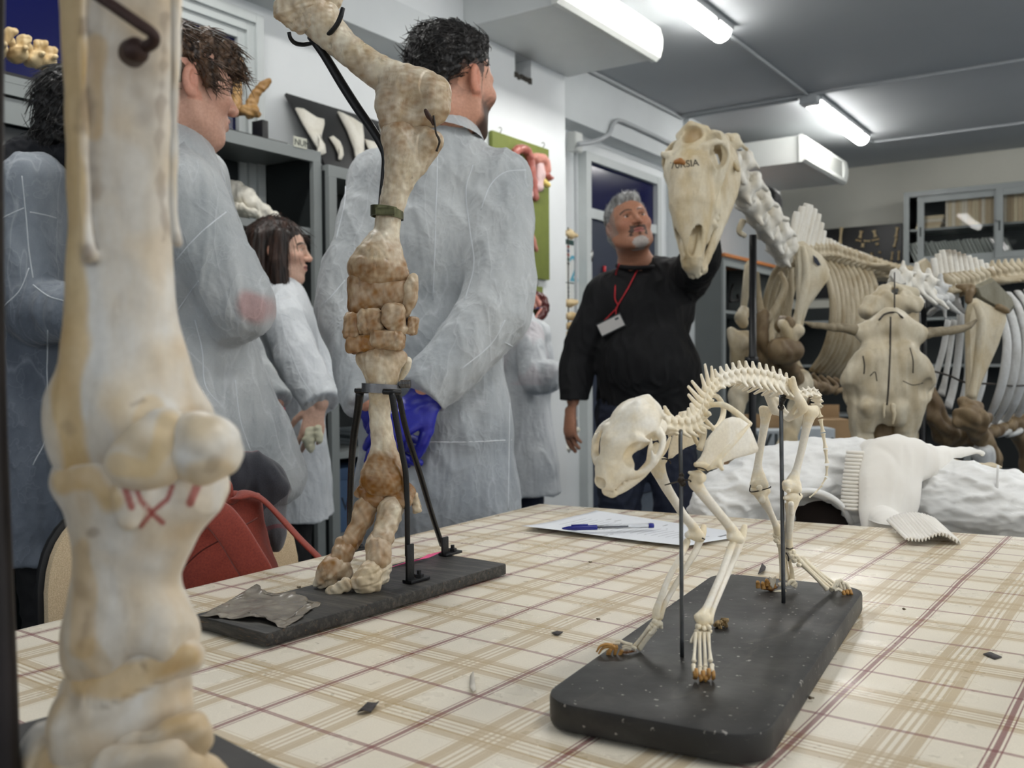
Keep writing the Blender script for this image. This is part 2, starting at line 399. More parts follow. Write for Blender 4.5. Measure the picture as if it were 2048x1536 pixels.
for a in ((-2.7, .2), (.6, 3.6)): winframe('window_%d' % k, 'y', a[0], a[1], -3.5, .95, 2.75); k += 1
# window with navy panes high on the left wall
wy1 = onx(515, 100, -3.03)[1]; wz1 = onx(512, 36, -3.03)[2]
w1 = thing('window_1', 'dark navy window in a stepped grey frame high on the left wall', 'window', (-3.05, 1.0, 1.5)); w1['kind'] = 'structure'
fr = MB()
for i, (dd, xx) in enumerate(((0.0, -2.99), (0.035, -3.005), (0.07, -3.02))):
    fr.add(*bxr(-3.06, xx, wy1 - dd - .038, wy1 - dd, 1.5, wz1 - dd)); fr.add(*bxr(-3.06, xx, -1.2, wy1 - dd - .039, wz1 - dd - .038, wz1 - dd))
fr.add(*bxr(-3.06, -3.022, .75, .86, 1.5, wz1 - .115))
obj('frame', fr.vf(), M_frame, w1, False)
obj('pane', bxr(-3.07, -3.04, -1.2, wy1 - .1, 1.5, wz1 - .1), M_navy, w1, False)
# door in the recess
XD = -3.33
dy0, dy1 = onx(1161, 400, XD)[1], onx(1312, 400, XD)[1]; dzt = onx(1166, 305, XD)[2]; dzr = onx(1166, 415, XD)[2]
dr = thing('door_1', 'navy door with a dark transom window in a white frame', 'door', (XD, dy0, 0)); dr['kind'] = 'structure'
fm = MB()
fm.add(*bxr(-3.36, -3.28, dy0, dy0 + .07, 0, dzt)); fm.add(*bxr(-3.36, -3.28, dy1 - .07, dy1, 0, dzt)); fm.add(*bxr(-3.36, -3.281, dy0 + .071, dy1 - .071, dzt - .06, dzt))
fm.add(*bxr(-3.36, -3.29, dy0 + .071, dy1 - .071, dzr - .07, dzr)); obj('frame', fm.vf(), M_frame, dr, False)
obj('transom_pane', bxr(-3.36, -3.32, dy0 + .07, dy1 - .07, dzr, dzt - .06), M_navy, dr, False)
obj('leaf', join(bxr(-3.36, -3.31, dy0 + .07, dy1 - .07, 0.01, dzr - .07), bxr(-3.36, -3.305, dy0 + .10, dy1 - .10, 0.1, dzr - .12)), M_navydoor, dr, False)
hg = MB()
for zz in (1.80, 1.1, .4): hg.tube([(-3.285, dy0 + .072, zz - .04), (-3.285, dy0 + .072, zz + .04)], .012, 8)
obj('hinge', hg.vf(), M_chrome, dr)
struct('baseboard_left', bxr(-3.05, -3.035, -3.4, YP, 0, .09), M_steel)
struct('baseboard_back', bxr(-3.3, 4.2, 10.135, 10.15, 0, .09), M_steel)

# ------------------------------------------------------------------ lamps
t = NT('lamp_diffuser'); t.base((.9, .9, .9, 1)); t.set(em=(1, 0.985, 0.95, 1), ems=LAMP, rough=.4); M_lamp = t.m
def lamp(x, y0, label):
    r = thing('ceiling_lamp', label, 'lamp', (x, y0, CEIL - .10), 'fluorescent ceiling lamps'); y1 = y0 + 1.5
    obj('housing', bxr(x - .075, x + .075, y0, y1, CEIL - .035, CEIL, .006), M_conduit, r, 'auto')
    n = 12; pts = [(.062 * math.cos(math.pi * i / n + math.pi), .062 * math.sin(math.pi * i / n + math.pi)) for i in range(n + 1)]
    V, Fc = prism([(p[0], p[1] * .95) for p in pts], 0, 1.46, basis(x=(1, 0, 0), y=(0, 0, 1)) * A([1], [1], [-1]), (x, y0 + .02, CEIL - .036))
    obj('diffuser', (V, Fc), M_lamp, r, 'auto')
    for q in (.25, .75, 1.25):
        for s_ in (-1, 1): obj('clip', boxvf((x + s_ * .070, y0 + q, CEIL - .04), (.010, .03, .02), None, .002), M_chrome, r, False)
    
lamp(-2.14, 7.22, 'far fluorescent ceiling lamp glowing at the conduit crossing')
lamp(-2.14, 3.92, 'near fluorescent ceiling lamp glowing beside the big air conditioner')
lamp(-2.14, 0.62, 'fluorescent ceiling lamp above the left cabinets near the viewer')
for y0 in (7.22, 3.92, .62): lamp(.46, y0, 'fluorescent ceiling lamp in the middle row to the right'); lamp(3.06, y0, 'fluorescent ceiling lamp in the row nearest the right windows')
# ------------------------------------------------------------------ conduits
def conduit(name, P, label, r=.011, clips=()):
    tag(obj(name, stube(P, r, 8, 4), M_conduit), label, 'conduit')
zc = CEIL - .013
conduit('conduit', [(-2.14, 5.44, zc), (-2.14, 6.3, zc), (-2.14, 7.18, zc)], 'thin conduit running along the ceiling between the two lamps')
conduit('conduit', [(-3.15, 7.12, zc), (-1, 7.12, zc), (1.1, 7.12, zc), (4.1, 7.12, zc)], 'conduit crossing the ceiling at the far lamp')
conduit('conduit', [(-3.15, 7.2, zc), (-2.7, 7.2, zc), (-2.24, 7.2, zc)], 'short conduit running beside the crossing conduit left of the far lamp', .014)
conduit('conduit', [(-2.14, 8.74, zc), (-2.12, 8.95, zc), (-1.9, 9.02, zc), (0, 9.02, zc), (4.1, 9.02, zc)], 'conduit bending right from the end of the far lamp')
conduit('conduit', [(-3.18, 5.2, zc), (-3.18, 6.2, zc), (-3.18, 7.2, zc)], 'conduit along the top of the white beam', .016)
conduit('conduit', [onx(1157, 288, -3.178), onx(1190, 283, -3.178), onx(1218, 268, -3.178), onx(1226, 248, -3.178), onx(1238, 241, -3.178), onx(1262, 250, -3.178), onx(1310, 272, -3.178), onx(1352, 293, -3.178)], 'bent conduit climbing over the doorway beam', .016)
p = onx(1149, 285, -3.26); jb = thing('junction_box', 'white wall box beside the doorway with a conduit leaving it', 'box', p - A(0, 0, .06))
obj('case', boxvf(p, (.07, .10, .13), None, .006), M_plastic, jb, 'auto'); obj('cover', boxvf(p + A(.036, 0, 0), (.008, .09, .12), None, .003), M_plastic, jb, 'auto')
conduit('conduit', [onx(1151, 303, -3.27), onx(1152, 500, -3.27), onx(1152, 900, -3.27)], 'vertical conduit dropping beside the navy door frame', .012)
p = A(-2.14, 7.17, CEIL - .04); jb = thing('junction_box', 'grey ceiling box where the conduits meet the far lamp', 'box', p)
obj('case', boxvf(p, (.13, .11, .07), None, .008), M_conduit, jb, 'auto'); obj('cover', boxvf(p - A(0, 0, .037), (.11, .09, .008), None, .003), M_conduit, jb, 'auto')
# ------------------------------------------------------------------ air conditioners
def aircon(name, x0, x1, y0, y1, z0, z1, label, n):
    r = thing(name, label, 'air conditioner', ((x0 + x1) / 2, (y0 + y1) / 2, z0))
    obj('case', bxr(x0, x1 - .05, y0 + .03, y1 - .03, z0 + .004, z1, .01), M_plastic if n < 12 else plain('aircon_case', (214, 217, 216), .45, var=.02), r, 'auto')
    hh = min(z1, z0 + .24) - z0
    prof = [(0, 0), (.03, .0), (.055, .02), (.07, hh * .35), (.072, hh * .6), (.055, hh - .02), (.03, hh), (0, hh)]
    def slab(a, b): return prism(prof, 0, b - a, A([1, 0, 0], [0, 0, 1], [0, 1, 0]), (x1 - .06, a, z0))
    obj('end_cap', slab(y0, y0 + .13), M_plastic, r, 'auto'); obj('end_cap', slab(y1 - .13, y1), M_plastic, r, 'auto')
    obj('front_panel', join(prism([(0, 0), (.03, 0), (.055, .02), (.058, .045), (0, .045)], 0, y1 - y0 - .26, A([1, 0, 0], [0, 0, 1], [0, 1, 0]), (x1 - .06, y0 + .13, z0)),
        prism([(0, hh - .05), (.055, hh - .045), (.05, hh - .02), (.03, hh), (0, hh)], 0, y1 - y0 - .26, A([1, 0, 0], [0, 0, 1], [0, 1, 0]), (x1 - .06, y0 + .13, z0)),
        ), M_plastic, r, 'auto'); obj('grille_back', bxr(x1 - .058, x1 - .048, y0 + .12, y1 - .12, z0 + .04, z0 + hh - .045), plain('aircon_panel_back', (16, 17, 18), .8), r, False)
    g = MB()
    for i in range(n):
        zz = z0 + .05 + (hh - .1) * (i + .5) / n; g.box((x1 - .024, (y0 + y1) / 2, zz), (.03, y1 - y0 - .27, (hh - .1) / n * .36), None)
    obj('grille', g.vf(), M_plastic, r, False)
aircon('air_conditioner', -3.05, -2.42, 4.02, 5.16, 2.835, CEIL, 'big white air conditioner on the ceiling beside the near lamp', 13)
aircon('air_conditioner', -3.33, -2.38, 7.86, 9.15, 2.70, 2.93, 'smaller white air conditioner near the far lamp above the skeletons', 11)
tag(obj('pipe_bundle', join(*[stube([at(1478, 300, 7.9), at(1478, 356 + 9 * i, 7.9), at(1520, 372 + 9 * i, 7.8), at(1548, 384 + 7 * i, 7.7), at(1558 - 4 * i, 402, 7.7), at(1556 - 5 * i, 446, 7.7)], .026, 8, 5) for i in range(3)]), M_black), 'black pipes hanging below the smaller air conditioner', 'pipes')
# ================================================================== the table and its cloth
TZ = 0.76
TA = math.radians(-2.0); TX = A(math.cos(TA), math.sin(TA), 0); TY = A(-math.sin(TA), math.cos(TA), 0)
t = NT('plaid_cloth')
uv = t.n.new('ShaderNodeTexCoord').outputs['Object']
nz = t.n.new('ShaderNodeTexNoise'); nz.inputs['Scale'].default_value = 4; nz.inputs['Detail'].default_value = 1; t.l.new(uv, nz.inputs['Vector'])
sub = t.n.new('ShaderNodeVectorMath'); sub.operation = 'MULTIPLY_ADD'; t.l.new(nz.outputs['Color'], sub.inputs[0]); sub.inputs[1].default_value = (.008, .008, 0); t.l.new(uv, sub.inputs[2])
sp = t.n.new('ShaderNodeSeparateXYZ'); t.l.new(sub.outputs[0], sp.inputs[0])
def phase(sock, off, per): return t.math('FRACT', t.math('DIVIDE', t.math('ADD', sock, off), per))
def band(ph, a, b):
    return t.math('MULTIPLY', t.math('GREATER_THAN', ph, a), t.math('LESS_THAN', ph, b))
def summ(L):
    o = L[0]
    for q in L[1:]: o = t.math('ADD', o, q)
    return o
pu = phase(sp.outputs[0], 10 * .1315 + .256 - .1315 / 2 - .0042, .1315)      # burgundy stripe sits at phase .5
pv = phase(sp.outputs[1], 10 * .1345 - .655 + .1345 / 2 - .0042, .1345)
def beige(p, k):
    L = [band(p, .085 - k, .145), band(p, .855, .915 + k)]
    for c in (-.072, -.024, .024, .072): 
        q = (c + 1) % 1
        L.append(band(p, q - .011, q + .011) if q > .011 else band(p, -1, q + .011))
    L += [band(p, .165, .170), band(p, .83, .835)]
    return summ(L)
redu = summ([band(pu, .483, .517), band(pu, .458, .468), band(pu, .532, .542)])
redv = t.math('ADD', t.math('MULTIPLY', band(pv, .483, .493), 1.0), summ([band(pv, .507, .517), t.math('MULTIPLY', band(pv, .493, .507), .75)]))
base = srgb(240, 231, 212); bg = srgb(196, 174, 136)
weave = t.noise(900, 2)
col = t.mix(t.math('MULTIPLY', beige(pu, .0), .70), base, bg); col = t.mix(t.math('MULTIPLY', beige(pv, .02), .62), col, bg)
thr = t.math('ADD', .78, t.math('MULTIPLY', t.math('SINE', t.math('MULTIPLY', t.math('ADD', sp.outputs[0], sp.outputs[1]), 4200)), .12))
col = t.mix(t.math('MULTIPLY', t.math('MULTIPLY', redv, thr), .9), col, srgb(128, 48, 62)); col = t.mix(t.math('MULTIPLY', t.math('MULTIPLY', redu, thr), .95), col, srgb(122, 38, 54))
col = t.mix(.12, col, t.ramp(weave, .3, .7), 'MULTIPLY')
t.base(col); t.set(rough=t.ramp(t.noise(14, 4), .3, .75, (.22,) * 3 + (1,), (.42,) * 3 + (1,)), spec=.5)
t.bump(t.math('ADD', t.math('MULTIPLY', t.noise(6, 2), 1.0), t.math('MULTIPLY', weave, .03)), .35, .006)
M_cloth = t.m
XL = -1.068                         # left table edge
def yfar(x): return 1.667 + 0.128 * (x + 1.081)
tab = thing('table', 'table under the plaid cloth carrying the bone specimens', 'table', (-.2, .9, 0))
M_wood = plain('dark_table_wood', (70, 58, 48), .5, var=.2, scale=12)
TXR = 1.2; TYN = -.02
obj('tabletop', prism([(XL + .004, TYN + .01), (TXR, TYN + .01), (TXR, yfar(TXR) - .006), (XL + .004, yfar(XL) - .006)], TZ - .035, TZ - .004), M_wood, tab, False)
for lx, ly in ((XL + .08, .08), (TXR - .08, .08), (XL + .08, yfar(XL) - .1), (TXR - .08, yfar(TXR) - .1)): obj('leg', bxr(lx - .03, lx + .03, ly - .03, ly + .03, 0, TZ - .035, .004), M_steel, tab, 'auto')
def clothfn():
    NX, NY = 300, 230; dr_ = .17
    xs = np.concatenate([[XL - .002] * 1, np.linspace(XL, TXR, NX)]); V = []
    def zfun(x, y):
        e = min(x - XL, yfar(x) - y, .2)
        z = TZ + .0012 * math.sin(x * 9 + 2.1 * math.sin(y * 7)) * math.sin(y * 8 + 1.3 * math.sin(x * 5)) * smooth01(A(e), .02, .12)
        r = .012
        if e < r: z -= r - math.sqrt(max(r * r - (r - max(e, 0)) ** 2, 0))
        return float(z)
    ny = NY + 8; nx = NX + 8; G = np.zeros((ny, nx, 3))
    for j in range(ny):
        for i in range(nx):
            if i < 8: x, dx = XL, (8 - i) / 8
            else: x, dx = XL + (TXR - XL) * ((i - 8) / (NX - 1)) ** 1.0, 0
            yf = yfar(x)
            if j >= NY: y, dy = yf, (j - NY + 1) / 8
            else: y, dy = TYN + (yf - TYN) * j / (NY - 1), 0
            p = A(x, y, zfun(x, y))
            if dx: p += A(-.010 - .012 * dx - .006 * math.sin(y * 11) * dx, 0, -.004 - dr_ * dx)
            if dy: p += A(0, .010 + .012 * dy + .008 * math.sin(x * 13) * dy, -.004 - dr_ * dy)
            G[j, i] = p
    n = ny * nx; idx = np.arange(n).reshape(ny, nx)
    return G.reshape(-1, 3), np.stack([idx[:-1, :-1], idx[:-1, 1:], idx[1:, 1:], idx[1:, :-1]], -1).reshape(-1, 4)
ct = bpy.data.objects
cl = obj('tablecloth', clothfn(), M_cloth); tag(cl, 'cream plaid tablecloth with burgundy stripes covering the table', 'tablecloth')
# the pattern is laid out along the cloth's own weave: turn the object's axes 2 degrees and keep the vertices where they are
l0 = A(*cl.location); co = np.zeros(len(cl.data.vertices) * 3); cl.data.vertices.foreach_get('co', co); co = co.reshape(-1, 3) + l0
cl.location = (0, 0, TZ); cl.rotation_euler = (0, 0, TA); co -= A(0, 0, TZ)
cl.data.vertices.foreach_set('co', np.stack([co @ TX, co @ TY, co[:, 2]], 1).astype(np.float32).ravel()); cl.data.update()
# ================================================================== small cat skeleton on its black board
M_cat = bone('cat_bone', (247, 242, 230), (230, 214, 178), (120, 95, 60), s=45, amt=.4, damt=.03, rough=.38, bscale=500, bd=.0002, bump=.12)
M_claw = plain('claw_horn', (186, 138, 74), .35, var=.25, scale=150)
t = NT('worn_black_board')
d1 = t.ramp(t.noise(7, 6, .62, dist=1.2), .48, .78); d2 = t.ramp(t.noise(160, 2, .4), .70, .74); d3 = t.ramp(t.noise(22, 6, .7, stretch=(1, .25, 1), dist=.8), .62, .75)
c_ = t.mix(t.math('MULTIPLY', d1, .45), srgb(31, 31, 31), srgb(92, 88, 82)); c_ = t.mix(t.math('MULTIPLY', d2, .55), c_, srgb(190, 186, 178)); c_ = t.mix(t.math('MULTIPLY', d3, .25), c_, srgb(120, 112, 102))
t.base(c_); t.set(rough=t.ramp(t.noise(9, 4), .35, .7, (.36,) * 3 + (1,), (.6,) * 3 + (1,)), spec=.5); t.bump(t.noise(90, 5), .25, .0008); M_board = t.m
M_rod = plain('dull_steel_rod', (92, 95, 98), .35, .8, var=.25, scale=60)
M_wire = plain('dark_wire', (58, 52, 46), .5, .6, var=.2, scale=90)
HB = TZ + .0245
def endtint(P, tint=(1.0, .93, .78), reach=.02):
    P = [np.asarray(p) for p in P]
    def f(V):
        d = np.min([np.linalg.norm(V - p, axis=1) for p in P], 0); n = vnoise(V, 90, 5) * .35
        return mixc(np.ones((len(V), 3)), (1 - smooth01(d + n * .01, reach * .35, reach)) * .9, tint)
    return f
def lb(name, L, parent, mat, vox=.0009, more=(), tint=True, n=5, flat=None, fs=1.0, rough=0.0, seed=1, k=.004, subs=(), label=None, reach=.02, sm=0):
    """long bone: px list plus further px lists blended on; subs are carved off"""
    P, Rr = pc(L); S = SDF(vox); P2, R2 = spl(P, Rr, n); S.chain(P2, R2, 0, flat=flat, fs=fs)
    for m in more:
        q, r = pc(m); 
        if len(q) > 2: q, r = spl(q, r, 4)
        S.chain(q, r, k)
    for m in subs:
        q, r = pc(m); S.chain(q, r, k * .6, sub=True)
    V, Q = S.build(sm)
    if rough: V, Q = disp((V, Q), rough, 1 / (vox * 14), seed)
    c = endtint([P[0], P[-1]], reach=reach)(V) if tint else np.ones((len(V), 3))
    return obj(name, (V, Q), mat, parent, True, c, label)
def plate(poly, dep, thick, nrm_dir):
    """thin curved blade from a px outline; dep gives the depth at (px, py)"""
    P = np.array([at(x, y, dep(x, y)) for x, y in poly]); c = P.mean(0); n = len(P); h = np.asarray(nrm_dir) * thick / 2
    inner = c + (P - c) * .82; V = np.concatenate([P + h * .25, P - h * .25, inner + h, inner - h, [c + h, c - h]])
    Fc = []
    for i in range(n):
        j = (i + 1) % n; Fc += [[i, j, n + j, n + i], [i, 2 * n + i, 2 * n + j, j], [n + j, 3 * n + j, 3 * n + i, n + i], [2 * n + i, 4 * n, 2 * n + j], [3 * n + j, 4 * n + 1, 3 * n + i]]
    return V, Fc
cat = thing('cat_skeleton', 'small mounted cat skeleton standing on a black rounded board on the table', 'skeleton', onz(1420, 1290, TZ + .001))
# board: rounded slab between the four corners read off its top face
cs = [onz(x, y, HB) for x, y in ((991, 1367), (1398, 1466), (1812, 1179), (1500, 1156))]
bx = nrm((cs[1] - cs[0]) + (cs[2] - cs[3])); by = nrm((cs[3] - cs[0]) + (cs[2] - cs[1])); by = nrm(by - bx * (by @ bx)); bc = sum(cs) / 4
bw = .5 * (np.linalg.norm(cs[1] - cs[0]) + np.linalg.norm(cs[2] - cs[3])); bl = .5 * (np.linalg.norm(cs[3] - cs[0]) + np.linalg.norm(cs[2] - cs[1]))
obj('base_board', prism(rrect(bw, bl, .034, 8), 0, .0235, np.array([bx, by, (0, 0, 1)]), (bc[0], bc[1], TZ + .001), .004), M_board, cat, 'auto')
# skull, modelled in its own frame (centimetres: left, forward, up)
def camv(x, y, z): return RT * x - UP * y + FW * z
f_ = nrm(camv(-.56, .73, -.39)); l_ = camv(.77, .25, -.59); l_ = nrm(l_ - f_ * (l_ @ f_)); u_ = np.cross(l_, f_); u_ = u_ if u_ @ UP > 0 else -u_
SK = at(1268, 849, .835); SKS = .0100
def skw(V): return SK + (V[:, 0:1] * l_ + V[:, 1:2] * f_ + V[:, 2:3] * u_) * SKS
S = SDF(.055); S.ell((0, 0, 0), (2.2, 2.65, 2.05)); S.ell((0, -1.9, -.5), (1.55, 1.3, 1.4), k=.5); S.ell((0, 2.1, .5), (1.8, 1.9, 1.25), k=.6)
S.chain([(0, -2.4, .9), (0, -1.2, 1.75)], [.25, .15], .5); S.chain([(-1.9, -1.9, -.2), (0, -2.75, .6), (1.9, -1.9, -.2)], [.2, .28, .2], .4)
S.chain([(0, 2.6, .1), (0, 4.2, -.35), (0, 5.6, -1.05)], [1.4, 1.12, .85], .5); S.chain([(0, 3, 1.0), (0, 5.3, -.35)], [.5, .42], .6)
for s in (-1, 1):
    S.chain([(s * .95, 3.5, -.9), (s * .75, 4.6, -1.2), (s * .5, 5.6, -1.6)], [.85, .8, .55], .4)
    S.chain([(s * 1.45, 1.75, .95), (s * 2.05, 1.5, .65), (s * 2.55, 1.2, .25)], [.45, .28, .1], .35)
    S.ell((s * 2.1, 2.85, -.05), (1.25, 1.22, 1.2), k=.25, sub=True); S.ell((s * 2.1, 1.1, -.5), (.6, 1.2, .8), k=.4, sub=True)
    S.ell((s * 1.15, -1.3, -1.85), (.8, 1.15, .75), k=.25)
    S.chain(*spl([(s * 1.15, 4.2, -1.3), (s * 2.0, 3.95, -1.5), (s * 2.75, 3.1, -1.45), (s * 3.15, 2.1, -1.15), (s * 3.2, 1.0, -.85), (s * 2.75, 0, -.85), (s * 2.0, -.5, -.8)], [.55, .5, .46, .4, .34, .38, .5], 4), k=.3, flat=(s * .8, .3, -.3), fs=.6)
    S.chain([(s * 3.1, 2.2, -1.05), (s * 2.8, 1.75, -.35)], [.28, .1], .25)
    S.chain([(s * .72, 5.35, -1.75), (s * .66, 5.4, -2.75)], [.22, .06], .1)
    for i, q in enumerate((4.6, 4.05, 3.5)): S.chain([(s * (.85 + .22 * i), q, -1.8), (s * (.9 + .22 * i), q - .05, -2.25 - .05 * i)], [.24, .1], .1)
    S.ell((s * 1.35, 4.05, -1.05), (.16, .3, .16), k=.1, sub=True)
S.ell((0, 5.0, -1.75), (.85, 1.0, .4), k=.3)
S.ell((0, 6.05, -.75), (.52, .75, .5), k=.15, sub=True); S.ell((0, 5.4, -.85), (.35, .6, .35), k=.1, sub=True)
for i in range(6): S.chain([((i - 2.5) * .16, 5.95, -1.75), ((i - 2.5) * .16, 6.0, -2.1)], [.09, .05], .05)
V, Q = S.build(1); cc = np.ones((len(V), 3)); cc = mixc(cc, .8 * smooth01(V[:, 1] + .6 * vnoise(V, .35, 3), 1.0, 5.0), (1, .95, .84)); cc = mixc(cc, smooth01(vnoise(V, .22, 9), .2, .8) * .5, (.96, .9, .78))
orb = np.minimum(np.linalg.norm(V - A(1.6, 2.85, -.2), axis=1), np.linalg.norm(V - A(-1.6, 2.85, -.2), axis=1)); cc = mixc(cc, (1 - smooth01(orb, .7, 1.3)) * .55, (.9, .76, .5))
V, Q = disp((V, Q), .010, 1.2, 4); obj('skull', (skw(V), Q), M_cat, cat, True, cc)
S = SDF(.055)
for s in (-1, 1):
    S.chain(*spl([(s * .3, 5.55, -2.9), (s * .95, 4.5, -3.05), (s * 1.75, 2.8, -2.85), (s * 2.25, 1.3, -2.2), (s * 2.2, .5, -1.45)], [.5, .52, .55, .5, .35], 4), k=.2, flat=(s, .3, 0), fs=.7)
    S.chain([(s * 2.2, 1.7, -1.9), (s * 2.25, 1.2, -.75), (s * 2.2, .8, -.2)], [.55, .35, .15], .3, flat=(1, 0, 0), fs=.45); S.chain([(s * 2.1, .9, -2.2), (s * 2.1, .1, -2.3)], [.3, .15], .2)
    S.chain([(s * .5, 5.6, -2.75), (s * .62, 5.65, -1.9)], [.2, .06], .1)
    for i, q in enumerate((4.5, 3.9, 3.3)): S.chain([(s * (.95 + .22 * i), q, -2.6), (s * (.95 + .22 * i), q, -2.25)], [.22, .1], .1)
S.chain([(-.3, 5.6, -2.9), (.3, 5.6, -2.9)], .45, .2); V, Q = S.build(1); obj('lower_jaw', (skw(V), Q), M_cat, cat, True, np.ones((len(V), 3)) * A(1, .97, .9))
# spine: one mesh per vertebra
def vertebra(c, tdir, udir, r, L, sp, spl_, tp, tl, name='vertebra', tdn=-.55, tf=.2, vox=.0006, art=True):
    """centrum radius r and length L along tdir; spinous process vector sp (in t, u) of length spl_; transverse processes of length tl"""
    tdir = nrm(tdir); udir = nrm(udir - tdir * (udir @ tdir)); s_ = np.cross(tdir, udir); S = SDF(vox)
    S.chain([c - tdir * L * .40, c, c + tdir * L * .40], [r * 1.05, r * .82, r * 1.05], 0)
    S.chain([c + udir * r * 1.2 + s_ * r * .8, c + udir * r * 1.9, c + udir * r * 1.2 - s_ * r * .8], r * .45, r * .5, flat=tdir, fs=1.5)
    S.chain([c + udir * r * 1.0 + s_ * r * .8, c + s_ * r * .7], r * .4, r * .4); S.chain([c + udir * r - s_ * r * .8, c - s_ * r * .7], r * .4, r * .4)
    e = c + udir * r * 1.7; d = tdir * sp[0] + udir * sp[1]
    S.chain([e, e + d * spl_ * .5, e + d * spl_], [r * .5, r * .36, r * .25], r * .4, flat=tdir, fs=1.5)
    if art:
        for s in (-1, 1): S.chain([c + udir * r * 1.5 + s_ * r * .7 * s, c + udir * r * 2.0 + s_ * r * .8 * s + tdir * L * .55], [r * .35, r * .22], r * .3)
    if tl > 0:
        for s in (-1, 1): q = s_ * s + udir * tdn + tdir * tf; S.chain([c + s_ * s * r * .6, c + q * tl * .5, c + q * tl], [r * .5, r * .4, r * .22], r * .4, flat=tdir, fs=1.5)
    return S.build()
SP = [(1326, 856, .872), (1341, 858, .880), (1355, 858, .888), (1369, 857, .896), (1381, 853, .903), (1391, 846, .909), (1398, 836, .914), (1403, 825, .918), (1408, 814, .922), (1412, 803, .926), (1416, 792, .931), (1421, 783, .936), (1428, 776, .942), (1436, 770, .950), (1446, 765, .958), (1457, 761, .967),
      (1469, 758, .976), (1481, 757, .985), (1494, 757, .994), (1507, 758, 1.003), (1520, 760, 1.012), (1533, 763, 1.021), (1546, 767, 1.030), (1559, 772, 1.039), (1571, 779, 1.048)]
spt = np.array([at(*q) for q in SP]); spt = catmull(spt, 1) if False else spt; tang = np.gradient(spt, axis=0)
side0 = nrm(np.cross(FW, _z)); body_ax = nrm(at(1571, 860, 1.048) - at(1364, 860, .873)); latv = nrm(np.cross(body_ax, _z))
for i in range(len(spt)):
    td = nrm(tang[i]); ud = nrm(np.cross(latv, td)); ud = ud if ud @ _z > -.2 else -ud
    if i >= 6 and i < 12: ud = ud if ud @ RT < 0 else -ud
    L = np.linalg.norm(tang[i]) * .95; c = spt[i]
    if i == 0: vf = vertebra(c, td, ud, .0058, L, (0, 1), .001, 0, .016, tdn=-.1, tf=0)
    elif i == 1:
        S = SDF(.0006); V, Q = vertebra(c, td, ud, .0055, L, (-.9, .9), .012, 0, .008); vf = (V, Q)
    elif i < 6: vf = vertebra(c, td, ud, .0052, L, (0, 1), .003 + .003 * (i - 2), 0, .012, tdn=-.6, tf=.3)
    elif i < 13: vf = vertebra(c, td, ud, .0046, L, (-.25 if i < 10 else .15, 1), [.013, .023, .029, .027, .017, .021, .014][i - 6], 0, .008, tdn=.1, tf=0)
    elif i < 17: vf = vertebra(c, td, ud, .0050, L, (-.35, 1), .008, 0, .008, tdn=-.3, tf=-.2)
    else: vf = vertebra(c, td, ud, .0054, L, (-.35, 1), .0085, 0, [.011, .012, .014, .016, .017, .017, .016, .014][i - 17], tdn=-.75, tf=-.45)
    obj('vertebra', vf, M_cat, cat, True, np.ones((len(vf[0]), 3)) * (A(1, .985, .95) if i > 12 else A(1, .96, .87)))
# plate of the second neck bone and the far shoulder blade behind it
V, Fc = plate([(1311, 822), (1320, 819), (1338, 819), (1339, 826), (1347, 836), (1330, 843), (1318, 846)], lambda x, y: .885, .0022, FW); obj('neck_crest', (V, Fc), M_cat, cat, 'auto', white((V, Fc)))
def rib(L, r=.0021):
    P = [at(*q) for q in L]; p, _ = spl(P, 1, 6); n = len(p); rr = r * (1 + .25 * np.linspace(0, 1, n)); rr[0] *= 1.25
    vf = tube(p, rr, 8, flat=FW, fs=.7); obj('rib', vf, M_cat, cat, True, np.ones((len(vf[0]), 3)) * A(1, .95, .83))
rib([(1418, 811, .925), (1433, 809, .91), (1450, 811, .90), (1472, 825, .90), (1490, 841, .905), (1500, 850, .91)], .0026)
rib([(1427, 790, .94), (1437, 796, .955), (1446, 812, .965), (1446, 830, .965), (1438, 850, .955), (1430, 858, .95)], .0026)
rib([(1404, 833, .92), (1418, 848, .925), (1432, 863, .93)], .0021); rib([(1396, 852, .91), (1404, 858, .90), (1408, 862, .90), (1405, 880, .90), (1399, 899, .895)], .0026)
rib([(1385, 868, .91), (1392, 882, .915), (1399, 892, .92)], .0019); rib([(1395, 862, .915), (1402, 875, .925), (1412, 888, .93)], .0018); rib([(1400, 845, .915), (1408, 836, .92), (1416, 827, .92)], .0024); rib([(1405, 835, .915), (1414, 829, .91), (1419, 827, .905)], .0022)
# shoulder blades
sd = lambda x, y: .862 + (x - 1388) * .0003
vf = plate([(1388, 928), (1401, 914), (1407, 900), (1411, 882), (1421, 868), (1436, 852), (1450, 838), (1464, 833.5), (1480, 836), (1496, 847), (1506, 868), (1517, 896), (1515, 903), (1508, 907), (1490, 912), (1466, 918), (1447, 925), (1445, 939), (1437, 936), (1420, 940), (1407, 940), (1394, 936)], sd, .0034, FW)
obj('shoulder_blade', vf, M_cat, cat, True, white(vf))
lb('blade_ridge', [(1498, 850, .868, 2.5), (1482, 868, .860, 5), (1462, 890, .853, 6), (1440, 915, .848, 6), (1425, 932, .846, 5), (1416, 938, .848, 4)], cat, M_cat, .0007, more=[[(1392, 929, .856, 5), (1404, 932, .858, 9), (1414, 934, .858, 7)], [(1438, 928, .846, 5), (1444, 938, .845, 4)]], reach=.04)
vf = plate([(1337, 900), (1345, 870), (1352, 840), (1358, 824), (1372, 821), (1386, 824), (1391, 870), (1390, 888), (1370, 896), (1352, 910), (1345, 916), (1336, 918)], lambda x, y: .935 + (x - 1340) * .0003, .003, FW)
obj('shoulder_blade', vf, M_cat, cat, True, np.ones((len(vf[0]), 3)) * A(1, .96, .88))
